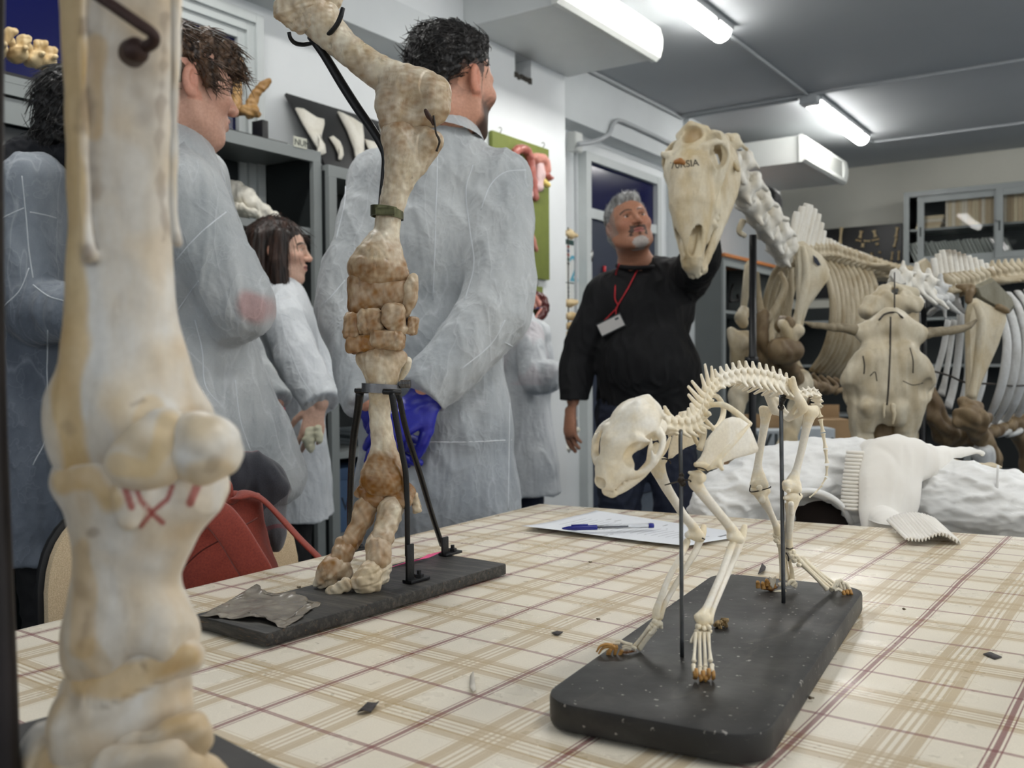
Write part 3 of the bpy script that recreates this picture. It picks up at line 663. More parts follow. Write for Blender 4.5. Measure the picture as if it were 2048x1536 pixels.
lb('blade_ridge', [(1340, 875, .93, 3), (1332, 895, .925, 5), (1322, 908, .922, 6), (1317, 904, .92, 4)], cat, M_cat, .0007)
# fore legs
lb('humerus', [(1396, 953, .866, 13), (1391, 963, .866, 15), (1397, 975, .868, 12.5), (1413, 997, .874, 10.5), (1438, 1027, .884, 9.6), (1459, 1053, .893, 10), (1470, 1070, .898, 12.5)], cat, M_cat, .0008,
   more=[[(1379, 945, .86, 3.5), (1388, 948, .86, 7)], [(1402, 955, .875, 11)], [(1460, 1074, .893, 7), (1480, 1079, .894, 9)], [(1399, 950, .858, 7), (1402, 960, .858, 6)]])
lb('humerus', [(1316, 926, .925, 14), (1315, 934, .925, 16), (1321, 950, .927, 13), (1333, 975, .93, 10.5), (1349, 1001, .935, 9.2), (1368, 1031, .94, 8.6), (1385, 1052, .945, 10), (1395, 1070, .947, 12)], cat, M_cat, .0008,
   more=[[(1307, 922, .92, 5), (1318, 922, .92, 9), (1330, 920, .92, 5)], [(1376, 1070, .944, 7), (1402, 1076, .944, 8)]])
lb('ulna', [(1489, 1054, .915, 6), (1486, 1066, .912, 7.5), (1482, 1080, .908, 8.5), (1473, 1104, .900, 7.5), (1456, 1145, .885, 6.5), (1440, 1185, .865, 5.5), (1428, 1215, .852, 5), (1421, 1235, .846, 6.5), (1420, 1244, .845, 7)], cat, M_cat, .0008)
lb('radius', [(1467, 1085, .895, 8), (1460, 1100, .89, 7.5), (1446, 1140, .875, 7), (1429, 1180, .86, 7.2), (1414, 1215, .848, 8), (1405, 1232, .843, 12), (1404, 1240, .842, 13)], cat, M_cat, .0008, more=[[(1394, 1234, .84, 6), (1415, 1238, .842, 8)]])
lb('ulna', [(1407, 1054, .955, 6), (1405, 1066, .952, 7.5), (1399, 1082, .948, 8), (1390, 1105, .94, 7), (1369, 1140, .925, 5.5), (1345, 1180, .91, 5.5), (1328, 1212, .898, 5.5), (1320, 1234, .893, 7)], cat, M_cat, .0008)
lb('radius', [(1374, 1083, .945, 7), (1370, 1095, .942, 6.5), (1357, 1120, .93, 5.5), (1338, 1155, .917, 6), (1322, 1195, .90, 6.5), (1313, 1222, .893, 8), (1312, 1232, .892, 8.5)], cat, M_cat, .0008)
def blob(name, L, parent=None, mat=None, vox=.0006, seed=1, tint=A(1, .96, .86)):
    S = SDF(vox)
    for x, y, d, r in L: S.ell(at(x, y, d), r * d / FPX, k=.0006)
    V, Q = S.build(); V, Q = disp((V, Q), .0004, 220, seed); return obj(name, (V, Q), mat or M_cat, parent or cat, True, np.ones((len(V), 3)) * tint)
for i, (x, y, r) in enumerate(((1396, 1253, 6), (1406, 1256, 6.5), (1416, 1254, 6), (1393, 1262, 5), (1401, 1265, 5), (1410, 1265, 5), (1418, 1262, 5.5))): blob('carpal', [(x, y, .838, r), (x + 2, y + 1, .834, r * .8)], seed=i)
def mini(name, L, mat=None, tint=(1, .96, .86), k=5):
    P, r = pc(L); P, r = spl(P, r, k); vf = tube(P, r, 8); return obj(name, vf, mat or M_cat, cat, True, np.ones((len(vf[0]), 3)) * A(*tint))
for x0, x1, y1, q in ((1391, 1388, 1322, 3), (1399, 1400, 1334, 3.2), (1408, 1411, 1333, 3.2), (1417, 1421, 1321, 3)):
    mini('metacarpal', [(x0, 1266, .832, 4.5), (x0, 1272, .83, 4), ((x0 * .5 + x1 * .5), 1297, .822, q), (x1, y1 - 6, .815, q + .8), (x1, y1, .813, 5.2), (x1, y1 + 3, .812, 3)])
mini('metacarpal', [(1391, 1267, .835, 4), (1384, 1280, .832, 3.5), (1382, 1286, .83, 2.5)])
for x, y in ((1387, 1330), (1400, 1338), (1411, 1337), (1424, 1330)):
    mini('toe_bone', [(x, y, .812, 5), (x, y + 6, .808, 4.2), (x + .5, y + 12, .806, 4.5), (x + 1, y + 17, .807, 3.5)])
for x, y, h in ((1392, 1338, 20), (1406, 1342, 20), (1417, 1338, 22), (1389, 1342, 14), (1426, 1342, 18), (1401, 1350, 14), (1411, 1350, 15)):
    mini('claw', [(x, y, .806, 4.2), (x + 1, y + h * .5, .803, 4), (x, y + h * .85, .805, 2.8), (x - 1, y + h, .807, 1)], M_claw)
lb('toe_resin', [(1390, 1358, .812, 5), (1402, 1364, .810, 6), (1416, 1364, .810, 6), (1428, 1358, .812, 5)], cat, plain('amber_glue', (112, 70, 32), .3, var=.4, scale=200), .0008, rough=.0008, tint=False)
for i, (x, y, r) in enumerate(((1309, 1243, 6), (1318, 1247, 7), (1312, 1251, 6), (1304, 1249, 5), (1321, 1253, 4))): blob('carpal', [(x, y, .888, r), (x + 2, y + 2, .885, r * .8)], seed=i + 8)
for a, b in (((1301, 1252), (1268, 1294)), ((1306, 1256), (1276, 1298)), ((1311, 1258), (1278, 1300))): mini('metacarpal', [(a[0], a[1], .885, 4.5), ((a[0] + b[0]) / 2, (a[1] + b[1]) / 2, .886, 3.4), (b[0], b[1], .888, 4.6)])
mini('metacarpal', [(1312, 1253, .88, 4), (1305, 1265, .88, 4.5), (1298, 1268, .88, 4)])
for L in ([(1272, 1298), (1264, 1294), (1252, 1292), (1244, 1294)], [(1264, 1290), (1250, 1286), (1238, 1281), (1230, 1284)], [(1240, 1286), (1230, 1286), (1221, 1288), (1218, 1294)], [(1262, 1298), (1250, 1296), (1244, 1302), (1243, 1308)]):
    mini('toe_bone', [(x, y, .884, 4 - .5 * i) for i, (x, y) in enumerate(L)])
for L in ([(1226, 1292), (1212, 1289), (1200, 1293), (1193, 1304)], [(1230, 1294), (1216, 1293), (1205, 1297), (1197, 1308)], [(1236, 1294), (1226, 1296), (1216, 1303), (1214, 1313)], [(1222, 1298), (1219, 1306), (1219, 1312), (1220, 1318)], [(1232, 1297), (1230, 1306), (1230, 1312), (1232, 1318)], [(1244, 1300), (1240, 1308), (1236, 1313), (1236, 1317)]):
    mini('claw', [(x, y, .880, 4.5 - .9 * i) for i, (x, y) in enumerate(L)], M_claw)
lb('toe_resin', [(1236, 1312, .884, 5), (1250, 1308, .886, 6), (1262, 1306, .89, 6), (1272, 1304, .89, 4)], cat, plain('amber_glue', (112, 70, 32)), .0008, rough=.001, tint=False)
# pelvis
lb('pelvis', [(1586, 757, 1.035, 5), (1588, 772, 1.038, 6.5), (1593, 790, 1.04, 8), (1601, 804, 1.042, 10), (1606, 816, 1.044, 10), (1603, 822, 1.046, 7)], cat, M_cat, .0009, k=.003, reach=.03,
   more=[[(1580, 760, 1.04, 4), (1583, 775, 1.043, 5)], [(1597, 806, 1.045, 6), (1588, 818, 1.06, 4.5), (1578, 834, 1.075, 5)], [(1604, 824, 1.05, 6), (1590, 834, 1.065, 4), (1578, 838, 1.08, 5)],
         [(1530, 780, 1.09, 6), (1538, 795, 1.09, 8), (1546, 812, 1.09, 9), (1549, 822, 1.09, 8)], [(1550, 818, 1.09, 7), (1562, 830, 1.085, 5), (1576, 837, 1.08, 5)], [(1552, 800, 1.09, 6), (1560, 806, 1.088, 5), (1570, 822, 1.085, 4), (1582, 832, 1.08, 4)], [(1536, 784, 1.09, 7), (1552, 798, 1.09, 5)], [(1571, 790, 1.065, 6), (1588, 795, 1.05, 6)], [(1545, 785, 1.085, 6), (1562, 790, 1.07, 6)]])
lb('femur', [(1622, 822, 1.055, 11), (1620, 830, 1.056, 11.5), (1612, 860, 1.058, 8.5), (1602, 905, 1.06, 7.4), (1593, 940, 1.06, 8), (1586, 962, 1.058, 13), (1583, 972, 1.056, 15)], cat, M_cat, .0009, more=[[(1632, 816, 1.055, 5), (1630, 826, 1.056, 8)], [(1609, 812, 1.05, 6.5), (1616, 822, 1.053, 7.5)], [(1573, 976, 1.05, 8), (1573, 968, 1.05, 9)], [(1596, 980, 1.052, 8), (1594, 970, 1.055, 8)]])
lb('femur', [(1531, 822, 1.10, 9.5), (1531, 832, 1.10, 10.5), (1529, 850, 1.10, 8.5), (1521, 895, 1.10, 7.4), (1516, 930, 1.098, 8), (1517, 955, 1.095, 14), (1518, 966, 1.092, 16.5)], cat, M_cat, .0009, more=[[(1524, 818, 1.10, 6.5), (1528, 826, 1.10, 8)], [(1545, 817, 1.095, 6), (1536, 824, 1.098, 7)], [(1508, 970, 1.088, 8)], [(1528, 970, 1.088, 8)]])
lb('tibia', [(1586, 996, 1.055, 14), (1585, 1006, 1.055, 12), (1582, 1022, 1.057, 9), (1580, 1050, 1.062, 7.2), (1578, 1080, 1.068, 6.8), (1578, 1094, 1.070, 8.5)], cat, M_cat, .0009, more=[[(1571, 996, 1.05, 5), (1586, 992, 1.05, 5), (1599, 992, 1.055, 6)], [(1582, 1008, 1.042, 6), (1582, 1025, 1.05, 5)]])
lb('fibula', [(1572, 1008, 1.06, 3), (1573, 1030, 1.062, 1.8), (1571, 1065, 1.068, 1.8), (1573, 1094, 1.07, 3)], cat, M_cat, .0007)
lb('tibia', [(1520, 984, 1.09, 14), (1524, 994, 1.09, 11), (1531, 1007, 1.092, 9.5), (1541, 1026, 1.10, 6.8), (1549, 1044, 1.107, 6.5), (1554, 1056, 1.11, 8), (1555, 1064, 1.112, 8)], cat, M_cat, .0009, more=[[(1506, 982, 1.087, 7), (1534, 982, 1.09, 7)], [(1524, 1000, 1.08, 7)]])
blob('kneecap', [(1519, 976, 1.075, 6)]); blob('kneecap', [(1577, 982, 1.04, 5)])
for i, (x, y, r) in enumerate(((1552, 1070, 7), (1559, 1074, 7), (1553, 1080, 6), (1559, 1087, 6))): blob('tarsal', [(x, y, 1.115, r)], seed=i + 30)
lb('heel_bone', [(1561, 1066, 1.12, 5), (1560, 1078, 1.125, 6), (1559, 1092, 1.12, 5)], cat, M_cat, .0008)
for i, (x, y, r) in enumerate(((1576, 1102, 8), (1586, 1104, 6), (1582, 1112, 7), (1591, 1113, 6), (1588, 1120, 6), (1598, 1130, 5))): blob('tarsal', [(x, y, 1.072, r)], seed=i + 40)
lb('heel_bone', [(1574, 1098, 1.08, 5), (1576, 1112, 1.08, 6), (1580, 1122, 1.08, 4)], cat, M_cat, .0008)
for x0, x1, o in ((1560, 1564, 0), (1568, 1574, .004), (1575, 1584, .002), (1566, 1570, -.006)): mini('metatarsal', [(x0, 1090, 1.115 + o, 5), (x0 + 1, 1110, 1.116 + o, 4), (x1 - 1, 1140, 1.118 + o, 4.2), (x1, 1160, 1.12 + o, 6)])
for a, b, o in (((1600, 1124), (1654, 1178), 0), ((1594, 1116), (1664, 1180), .006), ((1604, 1117), (1668, 1176), .016), ((1610, 1122), (1672, 1172), .026)): mini('metatarsal', [(a[0], a[1], 1.08 + o, 6), (a[0] * .6 + b[0] * .4, a[1] * .6 + b[1] * .4, 1.09 + o, 4), (b[0] - 8, b[1] - 8, 1.098 + o, 4.3), (b[0], b[1], 1.10 + o, 5.8)])
for L in ([(1665, 1178), (1672, 1166), (1676, 1162), (1684, 1178)], [(1672, 1172), (1678, 1162), (1684, 1162), (1690, 1180)], [(1684, 1168), (1690, 1166), (1698, 1176), (1702, 1184)], [(1668, 1180), (1676, 1178), (1684, 1182), (1688, 1186)]): mini('toe_bone', [(x, y, 1.10, 4.2 - .4 * i) for i, (x, y) in enumerate(L)])
for x, y in ((1693, 1184), (1700, 1184), (1686, 1186)): mini('claw', [(x, y - 4, 1.10, 4), (x + 2, y + 2, 1.098, 3.6), (x + 6, y + 6, 1.10, 1)], M_claw)
for L in ([(1575, 1170), (1580, 1163), (1587, 1162), (1588, 1170)], [(1557, 1170), (1563, 1168), (1570, 1168), (1574, 1170)], [(1547, 1187), (1553, 1184), (1562, 1183), (1572, 1182)], [(1584, 1172), (1590, 1166), (1591, 1172), (1588, 1174)]): mini('toe_bone', [(x, y, 1.115, 4.5 - .3 * i) for i, (x, y) in enumerate(L)])
for x, y in ((1517, 1164), (1527, 1166), (1535, 1160), (1541, 1166), (1548, 1164)): mini('claw', [(x, y + 12, 1.115, 5), (x - 1, y + 4, 1.115, 4.6), (x - 2, y, 1.113, 3.5), (x - 5, y + 2, 1.112, 1)], M_claw)
V, Fc = plate([(1538, 1152), (1545, 1156), (1552, 1152), (1552, 1162), (1546, 1178), (1540, 1170)], lambda x, y: 1.112, .002, FW); obj('toe_bone', (V, Fc), M_cat, cat, 'auto', np.ones((len(V), 3)) * A(.8, .75, .68))
lb('toe_resin', [(1530, 1176, 1.118, 4), (1545, 1178, 1.116, 4), (1555, 1174, 1.12, 3)], cat, plain('amber_glue', (112, 70, 32)), .0009, rough=.001, tint=False)
# tail
tl_ = [(1584, 788, 1.06), (1596, 792, 1.065), (1607, 790, 1.07), (1617, 788, 1.075), (1627, 789, 1.08), (1634, 795, 1.083), (1636, 803, 1.085), (1635, 812, 1.086)]
tp = np.array([at(*q) for q in tl_]); tg = np.gradient(tp, axis=0)
for i in range(len(tp)): vf = vertebra(tp[i], tg[i], nrm(np.cross(latv, tg[i])) * (1 if np.cross(latv, tg[i]) @ (UP + RT * .6) > 0 else -1), .0032, np.linalg.norm(tg[i]) * .95, (-.3, 1), .003, 0, .007, tdn=-.3, tf=-.2); obj('tail_vertebra', vf, M_cat, cat, True, white(vf))
for a, b, r in (((1635, 816), (1641, 834), 4.6), ((1641, 839), (1646, 864), 4.2), ((1646, 867), (1651, 896), 4.0), ((1651, 899), (1654, 926), 3.6), ((1654, 932), (1653, 952), 2.8), ((1652, 955), (1644, 969), 2.3), ((1644, 971), (1630, 986), 2.0), ((1629, 987), (1619, 995), 1.6)):
    mini('tail_vertebra', [(a[0], a[1], 1.087, r * 1.35), (a[0] * .8 + b[0] * .2, a[1] * .8 + b[1] * .2, 1.087, r * .95), (a[0] * .4 + b[0] * .6, a[1] * .4 + b[1] * .6, 1.087, r * .75), (a[0] * .12 + b[0] * .88, a[1] * .12 + b[1] * .88, 1.087, r), (b[0], b[1], 1.087, r * 1.35)])
# rods and wire ties
def rod(L, r, name='support_rod', n=8): P = [at(*q) for q in L]; return obj(name, stube(P, r, n, 4), M_rod, cat)
rod([(1364, 1317, .873), (1363, 1150, .873), (1362, 960, .873), (1361, 880, .873), (1362, 862, .88)], .0020); rod([(1567, 1211, 1.063), (1565, 1050, 1.063), (1563, 900, 1.063), (1562, 790, 1.063)], .0024)
def wire(L, r=.0007): obj('wire_tie', stube([at(*q) for q in L], r, 6, 5), M_wire, cat)
blob('wire_knot', [(1363, 950, .870, 5), (1362, 960, .868, 7), (1366, 967, .868, 6)], cat, M_wire, tint=A(1, 1, 1)); blob('wire_knot', [(1564, 805, 1.060, 5), (1562, 815, 1.058, 6), (1566, 798, 1.06, 6), (1570, 788, 1.06, 6)], cat, plain('black_glue', (16, 15, 14), .3), tint=A(1, 1, 1))
wire([(1330, 970, .915), (1345, 966, .895), (1362, 962, .87), (1378, 960, .858), (1382, 964, .856)]); wire([(1322, 918, .918), (1332, 918, .912), (1340, 923, .912), (1341, 927, .915)]); wire([(1390, 935, .852), (1402, 936, .848), (1412, 940, .848), (1416, 944, .85)]); wire([(1501, 970, 1.085), (1502, 984, 1.082), (1538, 976, 1.08), (1541, 972, 1.08)]); wire([(1598, 986, 1.05), (1600, 992, 1.05)]); wire([(1404, 1076, .93), (1410, 1079, .93)])
wire([(1572, 1096, 1.06), (1580, 1098, 1.058), (1586, 1096, 1.06)]); wire([(1572, 1105, 1.06), (1577, 1114, 1.058), (1577, 1122, 1.06)])
tag(blob_ := obj('debris_lump', disp((lambda S: S.build())(SDF(.0007).ell(onz(1437, 1256, HB) + A(0, 0, .004), (.0045, .0045, .0045)).ell(onz(1449, 1254, HB) + A(0, 0, .005), (.0045, .004, .005), k=.001)), .0016, 160, 3), plain('dry_tissue', (150, 125, 85), .8, var=.6, scale=180)), 'crumbly brown lump lying behind the front paw on the black board', 'debris')
# ================================================================== young ox fore limb on a plank, and the big horse limb close to the viewer
def pxy(V):
    q = V - CAM; d = q @ FW; return 1024 + FPX * (q @ RT) / d, 768 - FPX * (q @ UP) / d
def facing(V, Q): return vnormals(V, Q) @ FW < 0.1
def seg_d(x, y, L):
    o = np.full(len(x), 1e9)
    for (ax, ay), (bx_, by_) in zip(L[:-1], L[1:]):
        t_ = np.clip(((x - ax) * (bx_ - ax) + (y - ay) * (by_ - ay)) / ((bx_ - ax) ** 2 + (by_ - ay) ** 2 + 1e-9), 0, 1); o = np.minimum(o, np.hypot(x - ax - t_ * (bx_ - ax), y - ay - t_ * (by_ - ay)))
    return o
M_ox = bone('ox_bone', (228, 219, 198), (182, 152, 100), (66, 50, 32), s=34, amt=.55, damt=.5, rough=.36, bscale=320, bd=.0006)
BRN = lin(140, 94, 34) / lin(225, 215, 195)
def oxcol(bands, seed=0):
    """brown tissue stain along the limb: bands of (py, weight)"""
    by_ = [b[0] for b in bands]; bw_ = [b[1] for b in bands]
    def f(V, Q):
        x, y = pxy(V); w_ = np.interp(y + 14 * vnoise(V, 22, seed), by_, bw_); w_ = np.clip(w_ * .92 + .16 * vnoise(V, 30, seed + 1) * (w_ > .02) + .12 * vnoise(V, 90, seed + 2) * (w_ > .02), 0, 1)
        return mixc(np.ones((len(V), 3)), w_, BRN)
    return f
def sdfpart(name, S, parent, mat, colf, rough=(.0006, 60), seed=1, sm=1, label=None):
    V, Q = S.build(sm); V, Q = disp((V, Q), rough[0], rough[1], seed); return obj(name, (V, Q), mat, parent, True, colf(V, Q), label)
def addc(S, L, k=0.0, n=4, sub=False, flat=None, fs=1.0):
    P, r = pc(L)
    if len(P) > 2: P, r = spl(P, r, n)
    S.chain(P, r, k, sub, flat, fs); return S
ox = thing('ox_limb', 'mounted ox fore limb skeleton held by black rods on a worn plank', 'skeleton', onz(690, 1200, TZ + .002))
ZB = TZ + .017
cL, cF, cR = onz(378, 1231, ZB), onz(533, 1267, ZB), onz(1014, 1127, ZB); ex = nrm(cR - cF); wv = cL - cF; wv = wv - ex * (wv @ ex); wl = np.linalg.norm(wv); ll = np.linalg.norm(cR - cF); oc = cF + ex * ll / 2 + wv / 2
t = NT('worn_plank'); st = (1, 1, 1)
mp = t.n.new('ShaderNodeMapping'); mp.inputs['Rotation'].default_value = (0, 0, -math.atan2(ex[1], ex[0])); mp.inputs['Scale'].default_value = (1, 9, 9); t.l.new(t.co(), mp.inputs[0])
g1 = t.ramp(t.noise(14, 6, .65, co=mp.outputs[0], dist=.4), .46, .74); g2 = t.ramp(t.noise(30, 5, .6, co=mp.outputs[0]), .60, .72)
geo = t.n.new('ShaderNodeNewGeometry'); sx = t.n.new('ShaderNodeSeparateXYZ'); t.l.new(geo.outputs['Normal'], sx.inputs[0])
c_ = t.mix(t.math('MULTIPLY', g1, .6), srgb(36, 35, 33), srgb(104, 98, 90)); edge = t.math('MULTIPLY', g2, t.math('LESS_THAN', sx.outputs[2], .6)); c_ = t.mix(t.math('MULTIPLY', edge, .55), c_, srgb(132, 98, 60))
t.base(c_); t.set(rough=.55); t.bump(t.noise(40, 5, co=mp.outputs[0]), .5, .0012); M_plank = t.m
obj('base_board', prism(rrect(ll, wl, .004, 3), 0, .015, np.array([ex, nrm(wv), (0, 0, 1)]), (oc[0], oc[1], TZ + .002), .002), M_plank, ox, 'auto')
mid = oxcol([(0, .25), (60, .1), (120, .15), (160, .45), (260, .5)], 3)
S = SDF(.0011); addc(S, [(634, 30, 1.27, 44), (655, 58, 1.265, 37), (680, 84, 1.262, 32), (708, 108, 1.258, 31), (748, 138, 1.25, 33), (786, 160, 1.245, 37), (822, 184, 1.24, 42)])
addc(S, [(822, 180, 1.24, 40), (850, 176, 1.235, 34), (872, 180, 1.23, 26)], .02); addc(S, [(866, 192, 1.225, 33), (872, 215, 1.225, 29), (868, 232, 1.225, 20)], .015)
addc(S, [(778, 218, 1.24, 24), (784, 246, 1.24, 20)], .02); addc(S, [(784, 250, 1.235, 21), (812, 236, 1.235, 24), (838, 232, 1.23, 26), (860, 222, 1.23, 24)], .012); addc(S, [(790, 205, 1.24, 30), (800, 222, 1.24, 30)], .02)
addc(S, [(822, 205, 1.205, 16), (812, 225, 1.2, 10)], .015, sub=True)
sdfpart('humerus', S, ox, M_ox, mid, seed=2)
S = SDF(.0011); addc(S, [(585, 18, 1.262, 30), (610, 0, 1.262, 44), (640, -14, 1.27, 46)]); addc(S, [(566, 26, 1.25, 18), (562, 12, 1.25, 14)], .01); addc(S, [(588, 48, 1.262, 14), (604, 54, 1.258, 12), (626, 40, 1.25, 12)], .01)
sdfpart('humerus_head', S, ox, M_ox, oxcol([(-60, .15), (60, .4)], 5), (.0012, 70), 4)
lb('radius', [(800, 280, 1.232, 34), (806, 300, 1.232, 38), (806, 330, 1.233, 36), (797, 365, 1.234, 30), (787, 400, 1.235, 26), (777, 440, 1.235, 25), (772, 470, 1.235, 27), (764, 495, 1.235, 38), (757, 530, 1.234, 54)], ox, M_ox, .0011,
   more=[[(786, 270, 1.232, 22), (806, 264, 1.232, 20)], [(848, 258, 1.228, 11), (856, 276, 1.226, 20), (868, 282, 1.222, 20)], [(850, 300, 1.23, 26), (832, 325, 1.232, 26)], [(722, 536, 1.232, 26), (785, 545, 1.232, 26), (806, 556, 1.232, 14)]], k=.012, rough=.0006, tint=False)
o = bpy.data.objects['radius.002'] if 'radius.002' in bpy.data.objects else None
def recol(o, f):
    me = o.data; n = len(me.vertices); co_ = np.zeros(n * 3); me.vertices.foreach_get('co', co_); V = co_.reshape(-1, 3) + rootloc(o.parent); c = np.ones((n, 4), np.float32); c[:, :3] = np.clip(f(V), 0, 1); me.color_attributes['Col'].data.foreach_set('color', c.ravel())
def stains(f): return lambda V: f(V, None)
recol(o, stains(oxcol([(250, .55), (300, .35), (340, .15), (420, .25), (470, .15), (505, .45), (530, .75)], 8)))
S = SDF(.0011); addc(S, [(722, 566, 1.232, 28), (725, 595, 1.232, 29), (722, 612, 1.232, 27)]); addc(S, [(722, 566, 1.232, 27), (756, 574, 1.234, 36), (786, 580, 1.232, 30)]); addc(S, [(722, 610, 1.232, 25), (756, 594, 1.234, 34), (790, 590, 1.232, 30), (806, 580, 1.232, 20)], .004)
addc(S, [(735, 630, 1.20, 16), (760, 622, 1.2, 14)], .01, sub=True)
sdfpart('radius_epiphysis', S, ox, M_ox, oxcol([(540, .75), (600, .8), (640, .95)], 11), seed=7)
lb('ulna', [(826, 556, 1.222, 10), (822, 575, 1.222, 15), (820, 600, 1.222, 14), (814, 620, 1.222, 10), (812, 628, 1.222, 8)], ox, M_ox, .001, rough=.0008, tint=False); recol(bpy.data.objects[[x.name for x in ox.children if x.name.startswith('ulna')][-1]], stains(oxcol([(540, .3), (630, .5)], 2)))
def ob(name, c, R2, dep, rot=0, seed=1, w_=.85, mat=None, par=None, extra=()):
    """chunky bone: px centre, half sizes in px (x, y, z depth)"""
    S = SDF(.0009); k_ = dep / FPX; a = math.radians(rot); ax = RT * math.cos(a) - UP * math.sin(a); ay = RT * math.sin(a) + UP * math.cos(a)
    S.box(at(c[0], c[1], dep), A(*R2) * k_, np.array([ax, ay, FW]), rd=min(R2) * k_ * .62)
    for e in extra: S.ell(at(e[0], e[1], dep + e[2]), e[3] * k_, k=.004)
    return sdfpart(name, S, par or ox, mat or M_ox, oxcol([(0, w_), (2000, w_)], seed), (.0011, 75), seed)
S = SDF(.0012); addc(S, [(716, 640, 1.236, 18), (757, 640, 1.236, 32), (800, 636, 1.236, 20)]); addc(S, [(720, 690, 1.238, 18), (757, 690, 1.236, 28), (790, 688, 1.238, 18)], .01); sdfpart('joint_tissue_filler', S, ox, plain('dark_filler', (52, 38, 24), .6, var=.4, scale=80), lambda V, Q: np.ones((len(V), 3)), seed=77)  # dark filler core added behind the carpals so the gaps between them read dark
ob('carpal_bone', (708, 653, 0), (19, 28, 26), 1.222, 5, 21, .8, extra=[(702, 634, 0, 10)]); ob('carpal_bone', (742, 645), (27, 27, 28), 1.218, -8, 22, .72, extra=[(735, 660, 0, 10)]); ob('carpal_bone', (788, 632), (22, 25, 28), 1.214, 6, 23, .65, extra=[(792, 655, -.002, 18), (808, 660, 0, 9), (800, 622, 0, 10)])
ob('carpal_bone', (825, 652), (10, 18, 18), 1.222, 10, 24, .7); ob('carpal_bone', (724, 688), (30, 17, 26), 1.218, -8, 25, .85, extra=[(705, 690, 0, 12)]); ob('carpal_bone', (776, 680), (33, 19, 28), 1.214, 5, 26, .72, extra=[(760, 676, 0, 13)])
lb('metacarpal', [(762, 722, 1.225, 40), (762, 735, 1.225, 38), (764, 755, 1.226, 33), (762, 790, 1.228, 24), (760, 830, 1.23, 22), (764, 870, 1.23, 23), (767, 900, 1.228, 27), (768, 930, 1.225, 36), (768, 955, 1.222, 43)], ox, M_ox, .0011,
   more=[[(728, 715, 1.225, 16), (740, 712, 1.225, 14)], [(800, 715, 1.225, 14), (785, 718, 1.225, 16)], [(746, 962, 1.222, 24), (746, 950, 1.222, 20)], [(792, 962, 1.222, 24), (790, 950, 1.222, 20)]], subs=[[(772, 700, 1.2, 14), (780, 698, 1.2, 10)], [(762, 880, 1.202, 3), (761, 960, 1.19, 4)]], k=.012, rough=.0006, tint=False)
recol([x for x in ox.children if x.name.startswith('metacarpal')][-1], stains(oxcol([(690, .45), (740, .25), (775, .05), (860, .02), (890, .35), (920, .75), (960, .85)], 31)))
lb('splint_bone', [(815, 722, 1.235, 9), (812, 738, 1.238, 8), (800, 760, 1.24, 5)], ox, M_ox, .001, tint=False)
for cx, sd_ in ((744, 1), (795, 2)):
    S = SDF(.001); addc(S, [(cx - 12, 982, 1.22, 17), (cx + 12, 980, 1.22, 20)]); addc(S, [(cx - 8, 1000, 1.215, 15), (cx + 14, 1000, 1.215, 18)], .006); addc(S, [(cx + (-26 if sd_ == 1 else 26), 985, 1.225, 10)] * 2, .006)
    sdfpart('metacarpal_epiphysis', S, ox, M_ox, oxcol([(940, .85), (1010, .95)], 40 + sd_), (.0012, 60), 40 + sd_)
def digit(top, L1, L2, L3, sd_, w1, w3):
    S = SDF(.001); addc(S, L1); sdfpart('proximal_phalanx', S, ox, M_ox, oxcol(w1, sd_), (.0012, 55), sd_)
    S = SDF(.001); addc(S, L2); sdfpart('middle_phalanx', S, ox, M_ox, oxcol(w1, sd_ + 1), (.0014, 55), sd_ + 1)
    S = SDF(.001)
    for q in L3: addc(S, q, .006)
    sdfpart('hoof_bone', S, ox, M_ox, oxcol(w3, sd_ + 2), (.0012, 70), sd_ + 2)
digit(0, [(730, 1018, 1.215, 24), (727, 1030, 1.213, 23), (716, 1055, 1.208, 19), (704, 1078, 1.203, 20), (700, 1086, 1.20, 20)], [(690, 1092, 1.198, 21), (684, 1108, 1.193, 22), (678, 1122, 1.19, 20)],
      [[(668, 1132, 1.187, 24), (655, 1146, 1.182, 22), (640, 1160, 1.178, 12), (631, 1170, 1.175, 5)], [(684, 1138, 1.19, 20), (690, 1148, 1.19, 16)], [(640, 1168, 1.178, 8), (662, 1166, 1.18, 10)]], 51, [(1000, .75), (1060, .7), (1130, .85)], [(1100, .9), (1150, .65), (1180, .3)])
digit(0, [(781, 1018, 1.21, 26), (778, 1032, 1.208, 25), (771, 1055, 1.2, 22), (764, 1076, 1.192, 24), (762, 1086, 1.19, 23)], [(757, 1092, 1.186, 26), (757, 1110, 1.18, 24), (758, 1122, 1.178, 24)],
      [[(748, 1136, 1.172, 20), (738, 1150, 1.165, 26), (728, 1164, 1.16, 24)], [(712, 1166, 1.16, 12), (735, 1176, 1.158, 12), (752, 1172, 1.162, 12)], [(768, 1132, 1.178, 16), (766, 1158, 1.175, 12)]], 61, [(1000, .45), (1040, .25), (1075, .6), (1130, .5)], [(1100, .45), (1145, .1), (1200, .1)])
ob('sesamoid_bone', (678, 1177), (26, 12, 14), 1.155, -28, 71, .15, extra=[(664, 1187, 0, 10), (690, 1168, 0, 11)]); ob('sesamoid_bone', (831, 1006), (8, 20, 12), 1.235, -12, 72, .4)
M_brod = plain('black_painted_iron', (22, 23, 25), .4, .3, var=.25, scale=70, bump=.25, bscale=200)
def orod(name, L, mat=None, n=10): P, r = pc(L); P, r = spl(P, r, 6); return obj(name, tube(P, r, n), mat or M_brod, ox)
